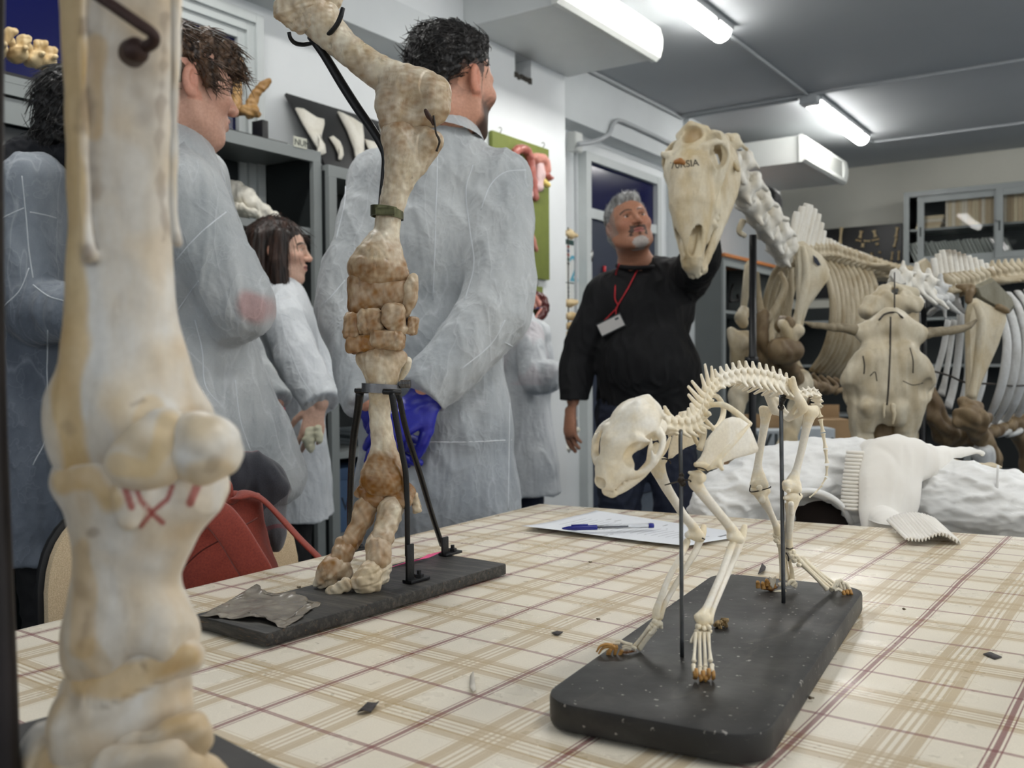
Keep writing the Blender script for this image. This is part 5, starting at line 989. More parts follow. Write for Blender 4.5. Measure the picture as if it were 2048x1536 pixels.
class Fig:
    """standing figure: base point, level facing direction, stature"""
    def __init__(s, name, label, b, f, h, wide=1.0, deep=1.0, J=None, cat='person', group=None):
        s.b = A(b[0], b[1], 0); s.f = nrm(f); s.r = np.cross(s.f, _z); s.h = h; s.wd, s.dp = wide, deep
        s.root = thing(name, label, cat, s.b, group)
        L = s.L; q = h
        s.J = dict(hipL=L(-.085, 0, .50 * q), hipR=L(.085, 0, .50 * q), kneeL=L(-.095, .015, .275 * q), kneeR=L(.095, .015, .275 * q), ankL=L(-.10, -.02, .05 * q), ankR=L(.10, -.02, .05 * q),
            shL=L(-.175 * wide, -.005, .806 * q), shR=L(.175 * wide, -.005, .806 * q), elL=L(-.235 * wide, -.02, .63 * q), elR=L(.235 * wide, -.02, .63 * q), wrL=L(-.24 * wide, .06, .485 * q), wrR=L(.24 * wide, .06, .485 * q), neck=L(0, -.01, .835 * q))
        if J: s.J.update(J)
    def L(s, x, y, z): return s.b + s.r * x + s.f * y + _z * z
    def ells(s, S, e, k=.04):
        Rm = np.array([s.r, s.f, _z]); q = s.h; w, d = s.wd, s.dp
        S.ell(s.L(0, .0, .73 * q), (.165 * w + e, .112 * d + e, .175 + e), Rm, k); S.ell(s.L(0, .02 * d, .605 * q), (.150 * w + e, .118 * d + e, .15 + e), Rm, k); S.ell(s.L(0, -.005, .515 * q), (.165 * w + e, .120 * d + e, .12 + e), Rm, k)
        S.chain([s.J['shL'], s.L(0, -.01, .825 * q), s.J['shR']], A(.055, .07, .055) + e, k)
    def limbs(s, S, e, arms=('L', 'R'), legs=True, ra=(.055, .042, .030), rl=(.085, .056, .040), k=.03):
        J = s.J
        for a in arms: S.chain(*spl([J['sh' + a], J['sh' + a] * .45 + J['el' + a] * .55, J['el' + a], J['el' + a] * .5 + J['wr' + a] * .5, J['wr' + a]], A(ra[0], (ra[0] + ra[1]) / 2 + .003, ra[1], ra[1] * .98, ra[2]) + e, 3), k=k)
        if legs:
            for a in 'LR':
                S.chain([J['hip' + a], J['hip' + a] * .4 + J['knee' + a] * .6, J['knee' + a], J['knee' + a] * .6 + J['ank' + a] * .4, J['ank' + a]], A(rl[0], (rl[0] + rl[1]) / 2, rl[1], rl[1] * .98, rl[2]) + e, k)
    def body(s, head, vox=.0035, hands=(), fat=1.0, extra=None, name='body', sm=0):
        S = SDF(vox); s.ells(S, -.012); s.limbs(S, -.004)
        head.add(S, s.J['neck'], fat)
        for a in 'LR': S.chain([s.J['ank' + a] - _z * .03, s.J['ank' + a] - _z * (s.J['ank' + a][2] - .035) + s.f * .13], [.036, .03], .02)
        for hnd in hands: hand(S, *hnd[0], **hnd[1])
        V, Q = S.build(sm); c = head.color(V, None, extra); return obj(name, (V, Q), M_skin, s.root, True, c)
    def shoes(s, mat=None):
        for a in 'LR':
            p = s.J['ank' + a] * A(1, 1, 0); S = SDF(.006); S.chain([p + _z * .045 - s.f * .03, p + _z * .04 + s.f * .06, p + _z * .032 + s.f * .16], [.043, .042, .033], 0); S.chain([p + _z * .09, p + _z * .05], [.045, .045], .02); S.box(p - _z * .05 + s.f * .05, (.2, .2, .052), sub=True); obj('shoe', S.build(), mat or M_shoe, s.root)
    def trousers(s, mat, top=.54, e=.014, vox=.007):
        S = SDF(vox); Rm = np.array([s.r, s.f, _z]); S.ell(s.L(0, -.005, .515 * s.h), (.165 * s.wd + e, .12 * s.dp + e, .12 + e), Rm, 0); s.limbs(S, e, arms=(), rl=(.088, .064, .052), k=.05); V, Q = fold(S.build(), .004, 7, 3, .6); return obj('trousers', (V, Q), mat, s.root)
    def gown(s, mat, hem, vox=.005, e=.022, flare=.035, ra=(.078, .068, .052), arms='LR', neckr=.075, seed=1, amp=.006, colf=None, cuff=True, name='gown', bag=(), k=.04, collar=True):
        S = SDF(vox); s.ells(S, e); q = s.h; zt = .60 * q
        zz = np.linspace(zt, hem, 5); w0 = .165 * s.wd + e
        for i in range(4):
            t0, t1 = i / 4, (i + 1) / 4; S.chain([s.L(0, .0, zz[i]), s.L(0, .0, zz[i + 1])], [w0 + flare * t0, w0 + flare * t1], .02, flat=s.f, fs=.80 * s.dp)
        s.limbs(S, 0, arms=arms, legs=False, ra=ra, k=k)
        nk = s.J['neck']; S.chain([s.J['shL'], nk - _z * .045, s.J['shR']], A(.045, .082 * s.wd + .008, .045), .03)
        for P, R_ in bag: S.chain(P, R_, .03)
        S.ell(s.L(0, .02, hem - .16), (.6, .6, .16), sub=True)
        for a in (arms if cuff else ()):
            d = nrm(s.J['wr' + a] - s.J['el' + a]); S.box(s.J['wr' + a] + d * (.055 + .01), (.055, .08, .08), basis(x=d, y=np.cross(d, A(.3, .2, .9))), sub=True)
        nk = s.J['neck']; S.ell(nk + _z * .085 + s.f * .01, (neckr, neckr, .085), k=.008, sub=True)
        V, Q = fold(S.build(1), amp, 5.0, seed, .3); V, Q = fold((V, Q), amp * .22, 13, seed + 7, .35)
        c = np.ones((len(V), 3)) if colf is None else colf(V); g = obj(name, (V, Q), mat, s.root, True, c)
        if collar:
            n = 26; P0, P1, P2 = [], [], []
            for a in np.linspace(-2.75, 2.75, n):
                d = -s.f * math.cos(a) + s.r * math.sin(a); dz = .010 * math.cos(a); P0.append(nk + d * (neckr - .014) + _z * (.040 + dz)); P1.append(nk + d * (neckr - .004) + _z * (.046 + dz)); P2.append(nk + d * (neckr + .024) + _z * (.0 + dz - .012 * abs(a)))
            G = np.array([[p - _z * .06 for p in P0], P0, P1, P2]); idx = np.arange(4 * n).reshape(4, n); F4 = np.stack([idx[:-1, :-1], idx[:-1, 1:], idx[1:, 1:], idx[1:, :-1]], -1).reshape(-1, 4); Vc = G.reshape(-1, 3)
            obj('collar', (Vc, F4), mat, g, True, np.ones((len(Vc), 3)) * 1.03)
        return g
def back(d): return lambda q, rs: A(.3 * rs.randn(), -.6 + .2 * rs.randn(), d + .3 * rs.randn())
def ground(px, d): p = at(px, 722, d); return A(p[0], p[1], 0)

# ---- tall man seen from behind, gloved hands joined behind his back
b = ground(872, 2.17); f = camd(.30, 0, .95)
J4 = dict(shL=at(752, 362, 2.22), shR=at(1002, 362, 2.13), elL=at(694, 612, 2.12), elR=at(1000, 622, 2.03), wrL=at(738, 800, 1.98), wrR=at(852, 786, 1.95), neck=at(893, 268, 2.17))
p4 = Fig('person', 'tall person in a white gown seen from behind with blue gloved hands joined', b, f, 1.80, .90, .95, J4)
h4 = Head(at(908, 172, 2.16), camd(.66, -.03, .75), _z, 1.02, (204, 152, 128), (22, 18, 16))
def beard4(c, q):
    x, y, z = q.T; n = vnoise(q, 60, 2) * .006
    fade = (z > -.055) & (z + n < .062) & ((y < .022) | (np.abs(x) < .05) * (y < 0)) & (np.hypot(y + .012, z) > .030) ; t_ = smooth01(z + n + .02 * (y < -.06), -.050, .03) * .88
    c = mixc(c, fade * t_, lin(24, 19, 17)); bd = (z < -.012 + n) & (z > -.135) & (y > .012 + .02 * smooth01(z, -.05, -.01)) & ~((np.abs(x) < .021) & (np.abs(z + .0575) < .009)); t2 = smooth01(-(z + n), .005, .06) * smooth01(y + .4 * np.abs(z + .07), .005, .04)
    return mixc(c, bd * t2 * .9, lin(22, 18, 16))
p4.body(h4, .003, [((at(858, 792, 1.952), camd(-.72, -.55, -.2), camd(-.2, -.6, .75), -1), dict(curl=.45, k=1.05)), ((at(742, 806, 1.99), camd(.45, -.75, -.1), camd(.5, .2, .8), 1), dict(curl=.6, k=.98))], extra=beard4)
hr = hairdo(h4, [((0, -.020, .058), (.080, .098, .078)), ((0, .03, .098), (.060, .055, .030)), ((0, -.075, .03), (.066, .04, .07))], .0035, 26, 3, cuts=[((0, .10, -.03), (.11, .08, .105)), ((.085, .02, -.02), (.03, .08, .062)), ((-.085, .02, -.02), (.03, .08, .062)), ((0, -.06, -.085), (.12, .10, .055))], strands=1500, sdir=back(-.2), slen=.03)
obj('hair', hr, M_hblack, p4.root)
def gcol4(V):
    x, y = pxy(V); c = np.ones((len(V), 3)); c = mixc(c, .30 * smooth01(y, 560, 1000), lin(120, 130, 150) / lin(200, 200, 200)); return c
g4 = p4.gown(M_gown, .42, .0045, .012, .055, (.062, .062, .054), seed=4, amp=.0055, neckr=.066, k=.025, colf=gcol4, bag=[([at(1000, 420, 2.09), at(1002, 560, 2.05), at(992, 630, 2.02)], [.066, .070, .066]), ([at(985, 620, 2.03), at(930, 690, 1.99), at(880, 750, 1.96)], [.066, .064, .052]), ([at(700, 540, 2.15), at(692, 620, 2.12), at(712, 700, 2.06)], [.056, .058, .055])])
def glove(fig, hands, mat, cuffs, vox=.0022, name='glove'):
    for hnd in hands:
        S = SDF(vox); hand(S, *hnd[0], **dict(hnd[1], add=.0018)); d = nrm(hnd[0][1]); w0 = hnd[0][0]; S.chain([w0 - d * .045, w0 - d * .02, w0 + d * .01], A(.040, .036, .034) * cuffs, .01, flat=hnd[0][2], fs=.72); V, Q = S.build(); V, Q = disp((V, Q), .0016, 22, 4); obj(name, (V, Q), mat, fig.root)
glove(p4, [((at(858, 792, 1.952), camd(-.72, -.55, -.2), camd(-.2, -.6, .75), -1), dict(curl=.45, k=1.08)), ((at(742, 806, 1.99), camd(.45, -.75, -.1), camd(.5, .2, .8), 1), dict(curl=.6, k=1.0))], M_glove, 1.0)
def seams(g, par, polys, r=.0016, nm='seam'):
    """stitched seams and ironed creases laid along a gown's surface"""
    import mathutils
    me = g.data; co = np.zeros(len(me.vertices) * 3); me.vertices.foreach_get('co', co); V = co.reshape(-1, 3) + rootloc(par); bv = mathutils.bvhtree.BVHTree.FromPolygons([tuple(v) for v in V], [tuple(p_.vertices) for p_ in me.polygons])
    for L in polys:
        L = catmull([A(q[0], q[1], 0) for q in L], 8); P = []
        for x, y, _q in L:
            h_ = bv.ray_cast(Vector(CAM), Vector(nrm(ray(x, y))))
            if h_[0] is not None: P.append(A(*h_[0]) + nrm(ray(x, y)) * r * .45)
        if len(P) > 3: vf = tube(P, r, 6); obj(nm, vf, M_seam, g, True, white(vf))
M_seam = plain('white_seam', (208, 213, 217), .6, var=.04)
seams(g4, p4.root, [[(876, 262), (872, 420), (866, 600)], [(946, 330), (932, 380), (940, 460), (948, 530), (930, 600)], [(1052, 340), (1010, 345), (980, 372), (962, 420)], [(850, 884), (940, 884), (1052, 878)], [(1020, 730), (1018, 880), (1016, 1020)], [(1010, 640), (980, 690), (920, 740)], [(690, 560), (665, 590), (650, 606)], [(690, 330), (690, 400), (672, 480)], [(1052, 690), (1030, 694), (1008, 684)]])
p4.trousers(M_jean, e=.0); p4.shoes()

# ---- young man in profile with his arms folded
b = ground(374, 1.98); f = camd(.93, 0, .36)
J2 = dict(shR=at(366, 388, 1.86), shL=at(392, 360, 2.12), elR=at(482, 612, 1.85), elL=at(466, 600, 2.1), wrR=at(432, 622, 2.02), wrL=at(440, 640, 1.94), neck=at(348, 296, 1.98))
p2 = Fig('person', 'young person with wavy brown hair in profile wearing a white gown, arms folded', b, f, 1.75, .92, .84, J2)
h2 = Head(at(368, 180, 1.97), camd(.80, -.05, .60), _z + camd(-.05, 0, 0), 1.0, (204, 160, 140), (56, 40, 30), (178, 116, 108))
p2.body(h2, .0026)
hr = hairdo(h2, [((0, -.022, .056), (.082, .100, .080)), ((0, .045, .090), (.062, .058, .036)), ((0, .085, .062), (.050, .030, .030)), ((0, -.085, .02), (.064, .035, .075)), ('c', [(-.078, .022, .035), (-.080, .030, .005), (-.078, .036, -.018)], (.016, .014, .008)), ('c', [(.078, .022, .035), (.080, .030, .005), (.078, .036, -.018)], (.016, .014, .008))], .0075, 20, 8,
   cuts=[((0, .115, -.035), (.10, .085, .085)), ((.088, .005, -.035), (.022, .034, .045)), ((-.088, .005, -.035), (.022, .034, .045)), ((0, -.05, -.11), (.12, .12, .055)), ((.075, .075, -.01), (.03, .045, .05)), ((-.075, .075, -.01), (.03, .045, .05))], strands=1500, sdir=lambda q, rs: A(.4 * rs.randn(), (.8 if q[1] > -.03 else -.4) + .3 * rs.randn(), -.55 + .35 * rs.randn()), slen=.045)
obj('hair', hr, M_hbrown, p2.root)
def gcol2(V):
    x, y = pxy(V); c = np.ones((len(V), 3)); c = mixc(c, .75 * (1 - smooth01(np.hypot((x - 510) / 42, (y - 612) / 36) + .25 * vnoise(V, 9, 3), .5, 1.15)), lin(206, 158, 156) / lin(214, 218, 222)); c = mixc(c, .28 * smooth01(np.sin((x - 400) * .8 + y * .35), .2, 1) * 0 + .25 * (1 - smooth01(np.hypot((x - 410) / 70, (y - 470) / 130), .5, 1.1)), lin(150, 160, 165) / lin(214, 218, 222)); return c
g2 = p2.gown(M_gown, .46, .0045, .014, .085, (.066, .060, .056), seed=9, amp=.0055, colf=gcol2, cuff=False, k=.02, bag=[([at(372, 395, 1.86), at(420, 510, 1.84), at(478, 605, 1.84)], [.070, .068, .056]), ([at(482, 615, 1.85), at(462, 648, 1.87), at(430, 632, 1.93)], [.056, .042, .045]), ([at(470, 720, 1.95), at(520, 850, 1.98), at(545, 950, 2.0)], [.05, .06, .07])])
obj('glove', (lambda S: S.build())(SDF(.003).chain([at(430, 636, 1.88), at(442, 650, 1.87), at(452, 660, 1.87)], [.03, .032, .026])), M_glove, p2.root)
seams(g2, p2.root, [[(350, 524), (376, 492), (410, 458), (452, 424)], [(356, 620), (384, 580), (398, 562)], [(390, 640), (404, 700), (410, 770), (440, 810)], [(404, 780), (430, 840), (452, 900)], [(440, 330), (452, 372), (470, 402)], [(470, 760), (480, 840), (500, 900)]])
p2.trousers(M_jean, e=.0); p2.shoes()

# ---- person with black hair and a dark hood, half hidden behind the big limb
b = ground(86, 2.24); f = camd(.90, 0, .42)
J1 = dict(shR=at(62, 372, 2.12), shL=at(130, 362, 2.42), elR=at(70, 616, 2.10), elL=at(150, 600, 2.42), wrR=at(150, 632, 2.0), wrL=at(200, 640, 2.2), neck=at(134, 330, 2.24))
p1 = Fig('person', 'person with black hair and dark hood, half hidden by the horse limb', b, f, 1.74, 1.0, 1.05, J1)
h1 = Head(at(184, 250, 2.24), camd(.80, -.05, .58), _z, 1.0, (190, 140, 116)); p1.body(h1, .0045)
hr = hairdo(h1, [((0, -.022, .052), (.088, .104, .086)), ((0, -.075, -.015), (.072, .048, .085)), ((0, .05, .09), (.06, .055, .035))], .005, 20, 5, .005, cuts=[((0, .115, -.035), (.10, .085, .10)), ((0, -.04, -.135), (.13, .14, .055))], strands=700, sdir=back(-.7), slen=.05); obj('hair', hr, M_hblack, p1.root)
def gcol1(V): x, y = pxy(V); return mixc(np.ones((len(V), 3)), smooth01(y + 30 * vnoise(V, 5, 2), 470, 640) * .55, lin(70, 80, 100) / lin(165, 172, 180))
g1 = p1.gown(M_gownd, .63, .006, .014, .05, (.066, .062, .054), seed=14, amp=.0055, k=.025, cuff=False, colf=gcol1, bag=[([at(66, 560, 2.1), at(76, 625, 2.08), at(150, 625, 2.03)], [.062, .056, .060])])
S = SDF(.005); nk = p1.J['neck'] - _z * .035; S.chain([nk + p1.r * .085 + _z * .035, nk - p1.f * .085 + _z * .045, nk - p1.r * .085 + _z * .035], [.030, .05, .030], .03); S.chain([nk - p1.f * .10 + _z * .0, nk - p1.f * .115 - _z * .04], [.065, .05], .03); S.chain([nk + p1.r * .08 + _z * .03, nk + p1.f * .07 + _z * .0, nk - p1.r * .08 + _z * .03], [.03, .028, .03], .02); obj('hood', fold(S.build(), .004, 12, 3, .8), plain('navy_black_fleece', (14, 16, 24), .9, bump=.3), p1.root)
seams(g1, p1.root, [[(44, 352), (52, 430), (58, 500), (66, 556)], [(4, 436), (30, 424), (48, 416)], [(60, 424), (90, 430), (112, 436)], [(66, 570), (96, 592), (128, 602)], [(8, 612), (40, 580), (58, 536)], [(96, 660), (94, 740), (96, 860), (66, 930)]])
p1.trousers(M_trous, e=.0); p1.shoes()

# ---- person whose sleeve and hand with red nails show behind the young man
b = ground(396, 2.72); f = camd(.85, 0, .5)
J7 = dict(elR=at(498, 730, 2.58), wrR=at(548, 806, 2.50), elL=at(500, 740, 2.85), wrL=at(530, 830, 2.8))
p7 = Fig('person', 'person mostly hidden behind the young person in profile, hand with red nails showing', b, f, 1.60, .95, 1.0, J7)
h7 = Head(p7.L(0, .01, 1.60 * .93), f, _z, .96, (206, 158, 138), fem=True)
def nails(c, q): return c
p7.body(h7, .004, [((at(549, 810, 2.495), camd(.15, -.9, -.05), camd(-.8, -.1, .3), 1), dict(curl=.75, k=.95))])
hr = hairdo(h7, [((0, -.02, .05), (.084, .1, .084)), ((0, -.08, -.08), (.075, .04, .12))], .004, 20, 6, .006, cuts=[((0, .115, -.04), (.10, .085, .11))]); obj('hair', hr, M_hdark, p7.root)
p7.gown(M_gown, .62, .006, .012, .06, (.056, .054, .048), seed=21, amp=.006, k=.02)
for px_, py_ in ((566, 820), (547, 852), (556, 850)): S = SDF(.0012); S.ell(at(px_, py_, 2.468), (.007, .006, .008)); obj('nail', S.build(), plain('red_nail', (196, 40, 78), .25), p7.root)
p7.trousers(M_trous, e=.0); p7.shoes()

# ---- young woman with long dark hair by the shelf
b = ground(566, 3.22); f = camd(.93, 0, .30)
J3 = dict(shR=at(568, 640, 3.08), shL=at(590, 632, 3.36), elR=at(612, 744, 3.00), elL=at(640, 740, 3.3), wrR=at(640, 806, 2.94), wrL=at(650, 800, 3.2), neck=at(556, 590, 3.24))
p3 = Fig('person', 'young person with long straight dark hair in profile, white gown, beside the grey shelf post', b, f, 1.56, .92, .95, J3)
h3 = Head(at(560, 506, 3.22), camd(.90, .02, .05), _z, .93, (224, 184, 162), (40, 28, 24), (170, 104, 100), True); p3.body(h3, .0026, [((at(638, 812, 2.935), camd(-.25, -.95, -.1), camd(-.3, 0, .9), 1), dict(curl=.5, k=.92))])
hr = hairdo(h3, [((0, -.020, .056), (.086, .102, .080)), ('c', [(.066, .016, .055), (.080, .004, -.04), (.078, .008, -.14), (.074, .03, -.235)], (.034, .032, .028, .016)), ('c', [(-.066, .016, .055), (-.082, .008, -.04), (-.082, .012, -.14), (-.078, .03, -.235)], (.034, .034, .030, .016)), ('c', [(-.05, -.06, .05), (-.060, -.07, -.05), (-.055, -.05, -.15), (-.05, -.02, -.24)], (.045, .042, .040, .022)), ('c', [(.05, -.06, .05), (.060, -.07, -.05), (.055, -.05, -.15), (.05, -.02, -.24)], (.045, .042, .040, .022)), ('c', [(0, -.09, .03), (0, -.092, -.06), (0, -.07, -.15), (0, -.05, -.23)], (.045, .042, .040, .022))], .0016, 22, 12, .0035,
   cuts=[((0, .115, -.035), (.062, .09, .098)), ((0, .13, -.03), (.085, .085, .095))], flatz=.12, strands=700, sdir=lambda q, rs: A(.03 * rs.randn(), .05 * rs.randn() + (.3 if q[2] > .1 else .05) * (-1 if q[1] < 0 else 1), -1), slen=.09); obj('hair', hr, M_hdark, p3.root)
g3 = p3.gown(M_gownl, .55, .005, .012, .05, (.058, .056, .052), seed=31, amp=.005, k=.02, bag=[([at(566, 650, 3.06), at(600, 730, 3.0), at(640, 795, 2.94)], [.064, .064, .054]), ([at(590, 720, 3.0), at(606, 752, 2.98)], [.062, .060]), ([at(585, 900, 3.12), at(600, 1050, 3.12)], [.11, .10])])
S = SDF(.003); S.chain([at(622, 862, 2.92), at(618, 880, 2.92), at(622, 896, 2.92)], [.018, .020, .014]); S.chain([at(636, 856, 2.91), at(638, 872, 2.91), at(640, 884, 2.91)], [.011, .012, .009], .008); tag(obj('latex_glove', disp(S.build(), .003, 30, 2), plain('cream_latex', (222, 218, 190), .5)), 'cream latex glove held in the hand of the long haired person', 'glove')
seams(g3, p3.root, [[(556, 590), (562, 630), (572, 680), (600, 750), (632, 800)], [(545, 640), (562, 628), (590, 640)], [(600, 860), (603, 950), (598, 1060)]])
p3.trousers(M_trous, e=.0); p3.shoes()

# ---- person at the wall, folded arms, mostly hidden by the tall man
b = ground(1042, 4.85); f = camd(.80, 0, .35)
J5 = dict(shR=at(1060, 668, 4.76), shL=at(1074, 668, 5.02), elR=at(1064, 762, 4.62), elL=at(1092, 752, 5.02), wrR=at(1096, 764, 4.6), wrL=at(1086, 768, 4.75), neck=at(1040, 640, 4.86))
p5 = Fig('person', 'person in a pinkish white gown with folded arms, half hidden by the tall person', b, f, 1.48, .9, .95, J5)
h5 = Head(at(1034, 594, 4.85), camd(.9, -.25, .1), _z, .96, (204, 156, 138), fem=True); p5.body(h5, .0045)
hr = hairdo(h5, [((0, -.022, .05), (.084, .1, .084)), ((0, -.08, -.05), (.07, .04, .09))], .004, 20, 6, .006, cuts=[((0, .115, -.04), (.10, .085, .11))]); obj('hair', hr, M_hdark, p5.root)
def gcol5(V): x, y = pxy(V); return mixc(np.ones((len(V), 3)), smooth01(vnoise(V, 4, 3), 0, .6) * .5 * (y < 770), lin(250, 222, 224) / lin(240, 240, 240))
p5.gown(M_gownl, .40, .007, .014, .09, (.060, .058, .050), seed=41, amp=.006, k=.02, cuff=False, colf=gcol5, bag=[([at(1062, 690, 4.7), at(1070, 752, 4.62), at(1098, 748, 4.6)], [.066, .066, .07])])
S = SDF(.004); S.chain([at(1084, 772, 4.60), at(1082, 778, 4.6)], [.02, .018]); S.chain([at(1092, 766, 4.6), at(1090, 779, 4.6)], [.011, .009], .004); S.chain([at(1078, 772, 4.6), at(1076, 776, 4.6)], [.012, .010], .004); obj('glove', S.build(), M_navyglove, p5.root)
p5.trousers(M_jean, e=.0); p5.shoes()

# ---- instructor in black with a lanyard, one arm raised behind the horse skull
b = ground(1292, 4.02); f = camd(-.02, 0, -1)
J6 = dict(shR=at(1214, 588, 3.98), shL=at(1378, 556, 3.96), elR=at(1158, 715, 4.0), wrR=at(1146, 802, 3.92), elL=at(1404, 520, 3.72), wrL=at(1398, 440, 3.56), neck=at(1272, 530, 4.0), kneeR=ground(1240, 3.97) + _z * .47, ankR=ground(1232, 4.0) + _z * .09, kneeL=ground(1350, 3.97) + _z * .47, ankL=ground(1362, 4.0) + _z * .09)
p6 = Fig('person', 'grey haired person in a black sweater, arm raised to the horse skull', b, f, 1.74, 1.16, 1.42, J6)
h6 = Head(at(1258, 453, 3.93), camd(.16, .30, -.94), camd(-.20, 1, .25), 1.07, (186, 134, 108), (66, 58, 52), (176, 104, 98))
def face6(c, q):
    x, y, z = q.T; ax = np.abs(x); n = vnoise(q, 90, 3) * .003
    mo = (y > .06) & (z < -.036 + n) & (z > -.052 + n - .34 * np.maximum(ax - .014, 0)) & (ax < .032); mo |= (y > .05) & (np.abs(ax - .029 - .12 * (-.055 - z)) < .006 + n) & (z < -.045) & (z > -.075); lips = (ax < .020) & (np.abs(z + .0575) < .0085); c = mixc(c, (mo & ~lips) * .9, lin(52, 46, 42))
    gt = ((ax / .033) ** 2 + ((z + .100) / .021) ** 2 < 1 + 60 * n) & (y > .03); c = mixc(c, gt * .9, lin(196, 192, 188)); st = (np.hypot(ax, z + .072) < .006) & (y > .06); c = mixc(c, st * .6, lin(80, 70, 64))
    sd_ = (ax > .058) & (y > -.02) & (y < .045) & (z > -.045) & (z < .06); return mixc(c, sd_ * .6, lin(150, 142, 136))
p6.body(h6, .0027, [((at(1144, 812, 3.915), camd(-.10, -1, -.06), camd(.85, 0, .35), 1), dict(curl=.42, k=1.12)), ((at(1398, 436, 3.55), camd(-.25, .8, -.6), camd(-.7, 0, .4), 1), dict(curl=.7, k=1.08))], fat=1.13, extra=face6)
hr = hairdo(h6, [((0, -.020, .050), (.0795, .100, .080)), ((0, .045, .094), (.052, .042, .026)), ((0, -.08, .0), (.066, .03, .07))], .0018, 40, 9, .003, cuts=[((0, .11, -.022), (.10, .070, .110)), ((0, .05, -.12), (.15, .2, .09)), ((.088, 0, -.03), (.02, .034, .035)), ((-.088, 0, -.03), (.02, .034, .035))], strands=900, sdir=lambda q, rs: A(.3 * rs.randn(), .4 + .4 * rs.randn(), .7), slen=.014); obj('hair', hr, M_hgrey, p6.root)
S = SDF(.005); p6.ells(S, .010); p6.limbs(S, .012, legs=False, ra=(.075, .060, .044), k=.05); S.ell(p6.L(.0, .05, .60 * 1.74), (.205, .20, .20), np.array([p6.r, p6.f, _z]), .05); S.chain([p6.L(-.02, .01, .56 * 1.74), p6.L(-.02, .01, .50 * 1.74)], [.215, .21], .03, flat=p6.f, fs=.80)
S.box(p6.L(0, 0, .475 * 1.74 - .10), (.5, .5, .10), sub=True); nk = p6.J['neck']; S.ell(nk + _z * .07 + p6.f * .035, (.074, .08, .078), sub=True, k=.008)
S.box(p6.J['wrR'] - _z * .045, (.11, .11, .05), sub=True)
d_ = nrm(p6.J['wrL'] - p6.J['elL']); S.box(p6.J['wrL'] + d_ * .05, (.05, .1, .1), basis(x=d_, y=np.cross(d_, A(.3, .2, .9))), sub=True)
V, Q = fold(S.build(), .006, 6, 5, .5); sw = obj('sweater', (V, Q), M_sweater, p6.root)
rp = [nk + p6.f * (.018 + .083 * math.cos(a)) + p6.r * .080 * math.sin(a) + _z * (-.006 - .016 * math.cos(a)) for a in np.linspace(0, 2 * math.pi, 25)]; obj('neckband', tube(rp, .010, 8, False), M_sweater, sw)
S = SDF(.006); S.ell(p6.L(0, .0, .47 * 1.74), (.205, .165, .13), np.array([p6.r, p6.f, _z]), 0); p6.limbs(S, .016, arms=(), rl=(.105, .075, .060), k=.05); V, Q = fold(S.build(), .006, 7, 3, .6); obj('jeans', (V, Q), M_jean, p6.root); p6.shoes()
# lanyard and badge hang on the chest
fr6 = lambda px_, py_: (px_, py_)
def onchest(L, lift=.006):
    """drop points onto the sweater's front along the viewing ray"""
    import mathutils
    bv = mathutils.bvhtree.BVHTree.FromPolygons([tuple(v) for v in (V6)], [tuple(map(int, q)) for q in Q6]); out = []
    for x, y in L:
        h_ = bv.ray_cast(Vector(CAM), Vector(nrm(ray(x, y)))); p = A(*h_[0]) if h_[0] is not None else at(x, y, 3.8); out.append(p - nrm(ray(x, y)) * lift)
    return out
me = sw.data; co = np.zeros(len(me.vertices) * 3); me.vertices.foreach_get('co', co); V6 = co.reshape(-1, 3) + rootloc(p6.root); Q6 = np.array([p_.vertices[:] for p_ in me.polygons])
lan = thing('lanyard', 'red cord lanyard with a white name badge on the black sweater', 'lanyard', onchest([(1236, 610)])[0])
obj('cord', join(stube(onchest([(1238, 528), (1232, 548), (1230, 580), (1230, 598), (1236, 610)]), .0032, 6, 4), stube(onchest([(1290, 516), (1274, 542), (1254, 580), (1236, 610), (1234, 616)]), .0032, 6, 4), stube(onchest([(1234, 616), (1220, 630), (1208, 642)]), .003, 6, 3), stube(onchest([(1233, 614), (1232, 622), (1232, 632)]), .003, 6, 3)), plain('red_cord', (196, 44, 52), .6), lan)
q = onchest([(1195, 648), (1244, 624), (1250, 652), (1199, 676)], .012); ctr = sum(q) / 4; ux = nrm(q[1] - q[0]); uy = nrm(np.cross(ux, f)); uy = uy if uy[2] > 0 else -uy; nz_ = np.cross(ux, uy); nz_ = nz_ if nz_ @ f > 0 else -nz_; Wb, Hb = np.linalg.norm(q[1] - q[0]), np.linalg.norm(q[3] - q[0])
Rb = np.array([ux, uy, nz_]); obj('badge', boxvf(ctr, (Wb, Hb, .003), Rb, .001), plain('badge_sleeve', (60, 62, 64), .3), lan, 'auto'); obj('badge_card', boxvf(ctr + nz_ * .002, (Wb * .92, Hb * .80, .0016), Rb), plain('badge_paper', (226, 222, 218), .5, var=.02), lan, False); obj('badge_print', boxvf(ctr + nz_ * .003 + ux * Wb * .30 + uy * Hb * .22, (Wb * .14, Hb * .14, .0012), Rb), plain('badge_ink', (90, 100, 104), .6), lan, False)
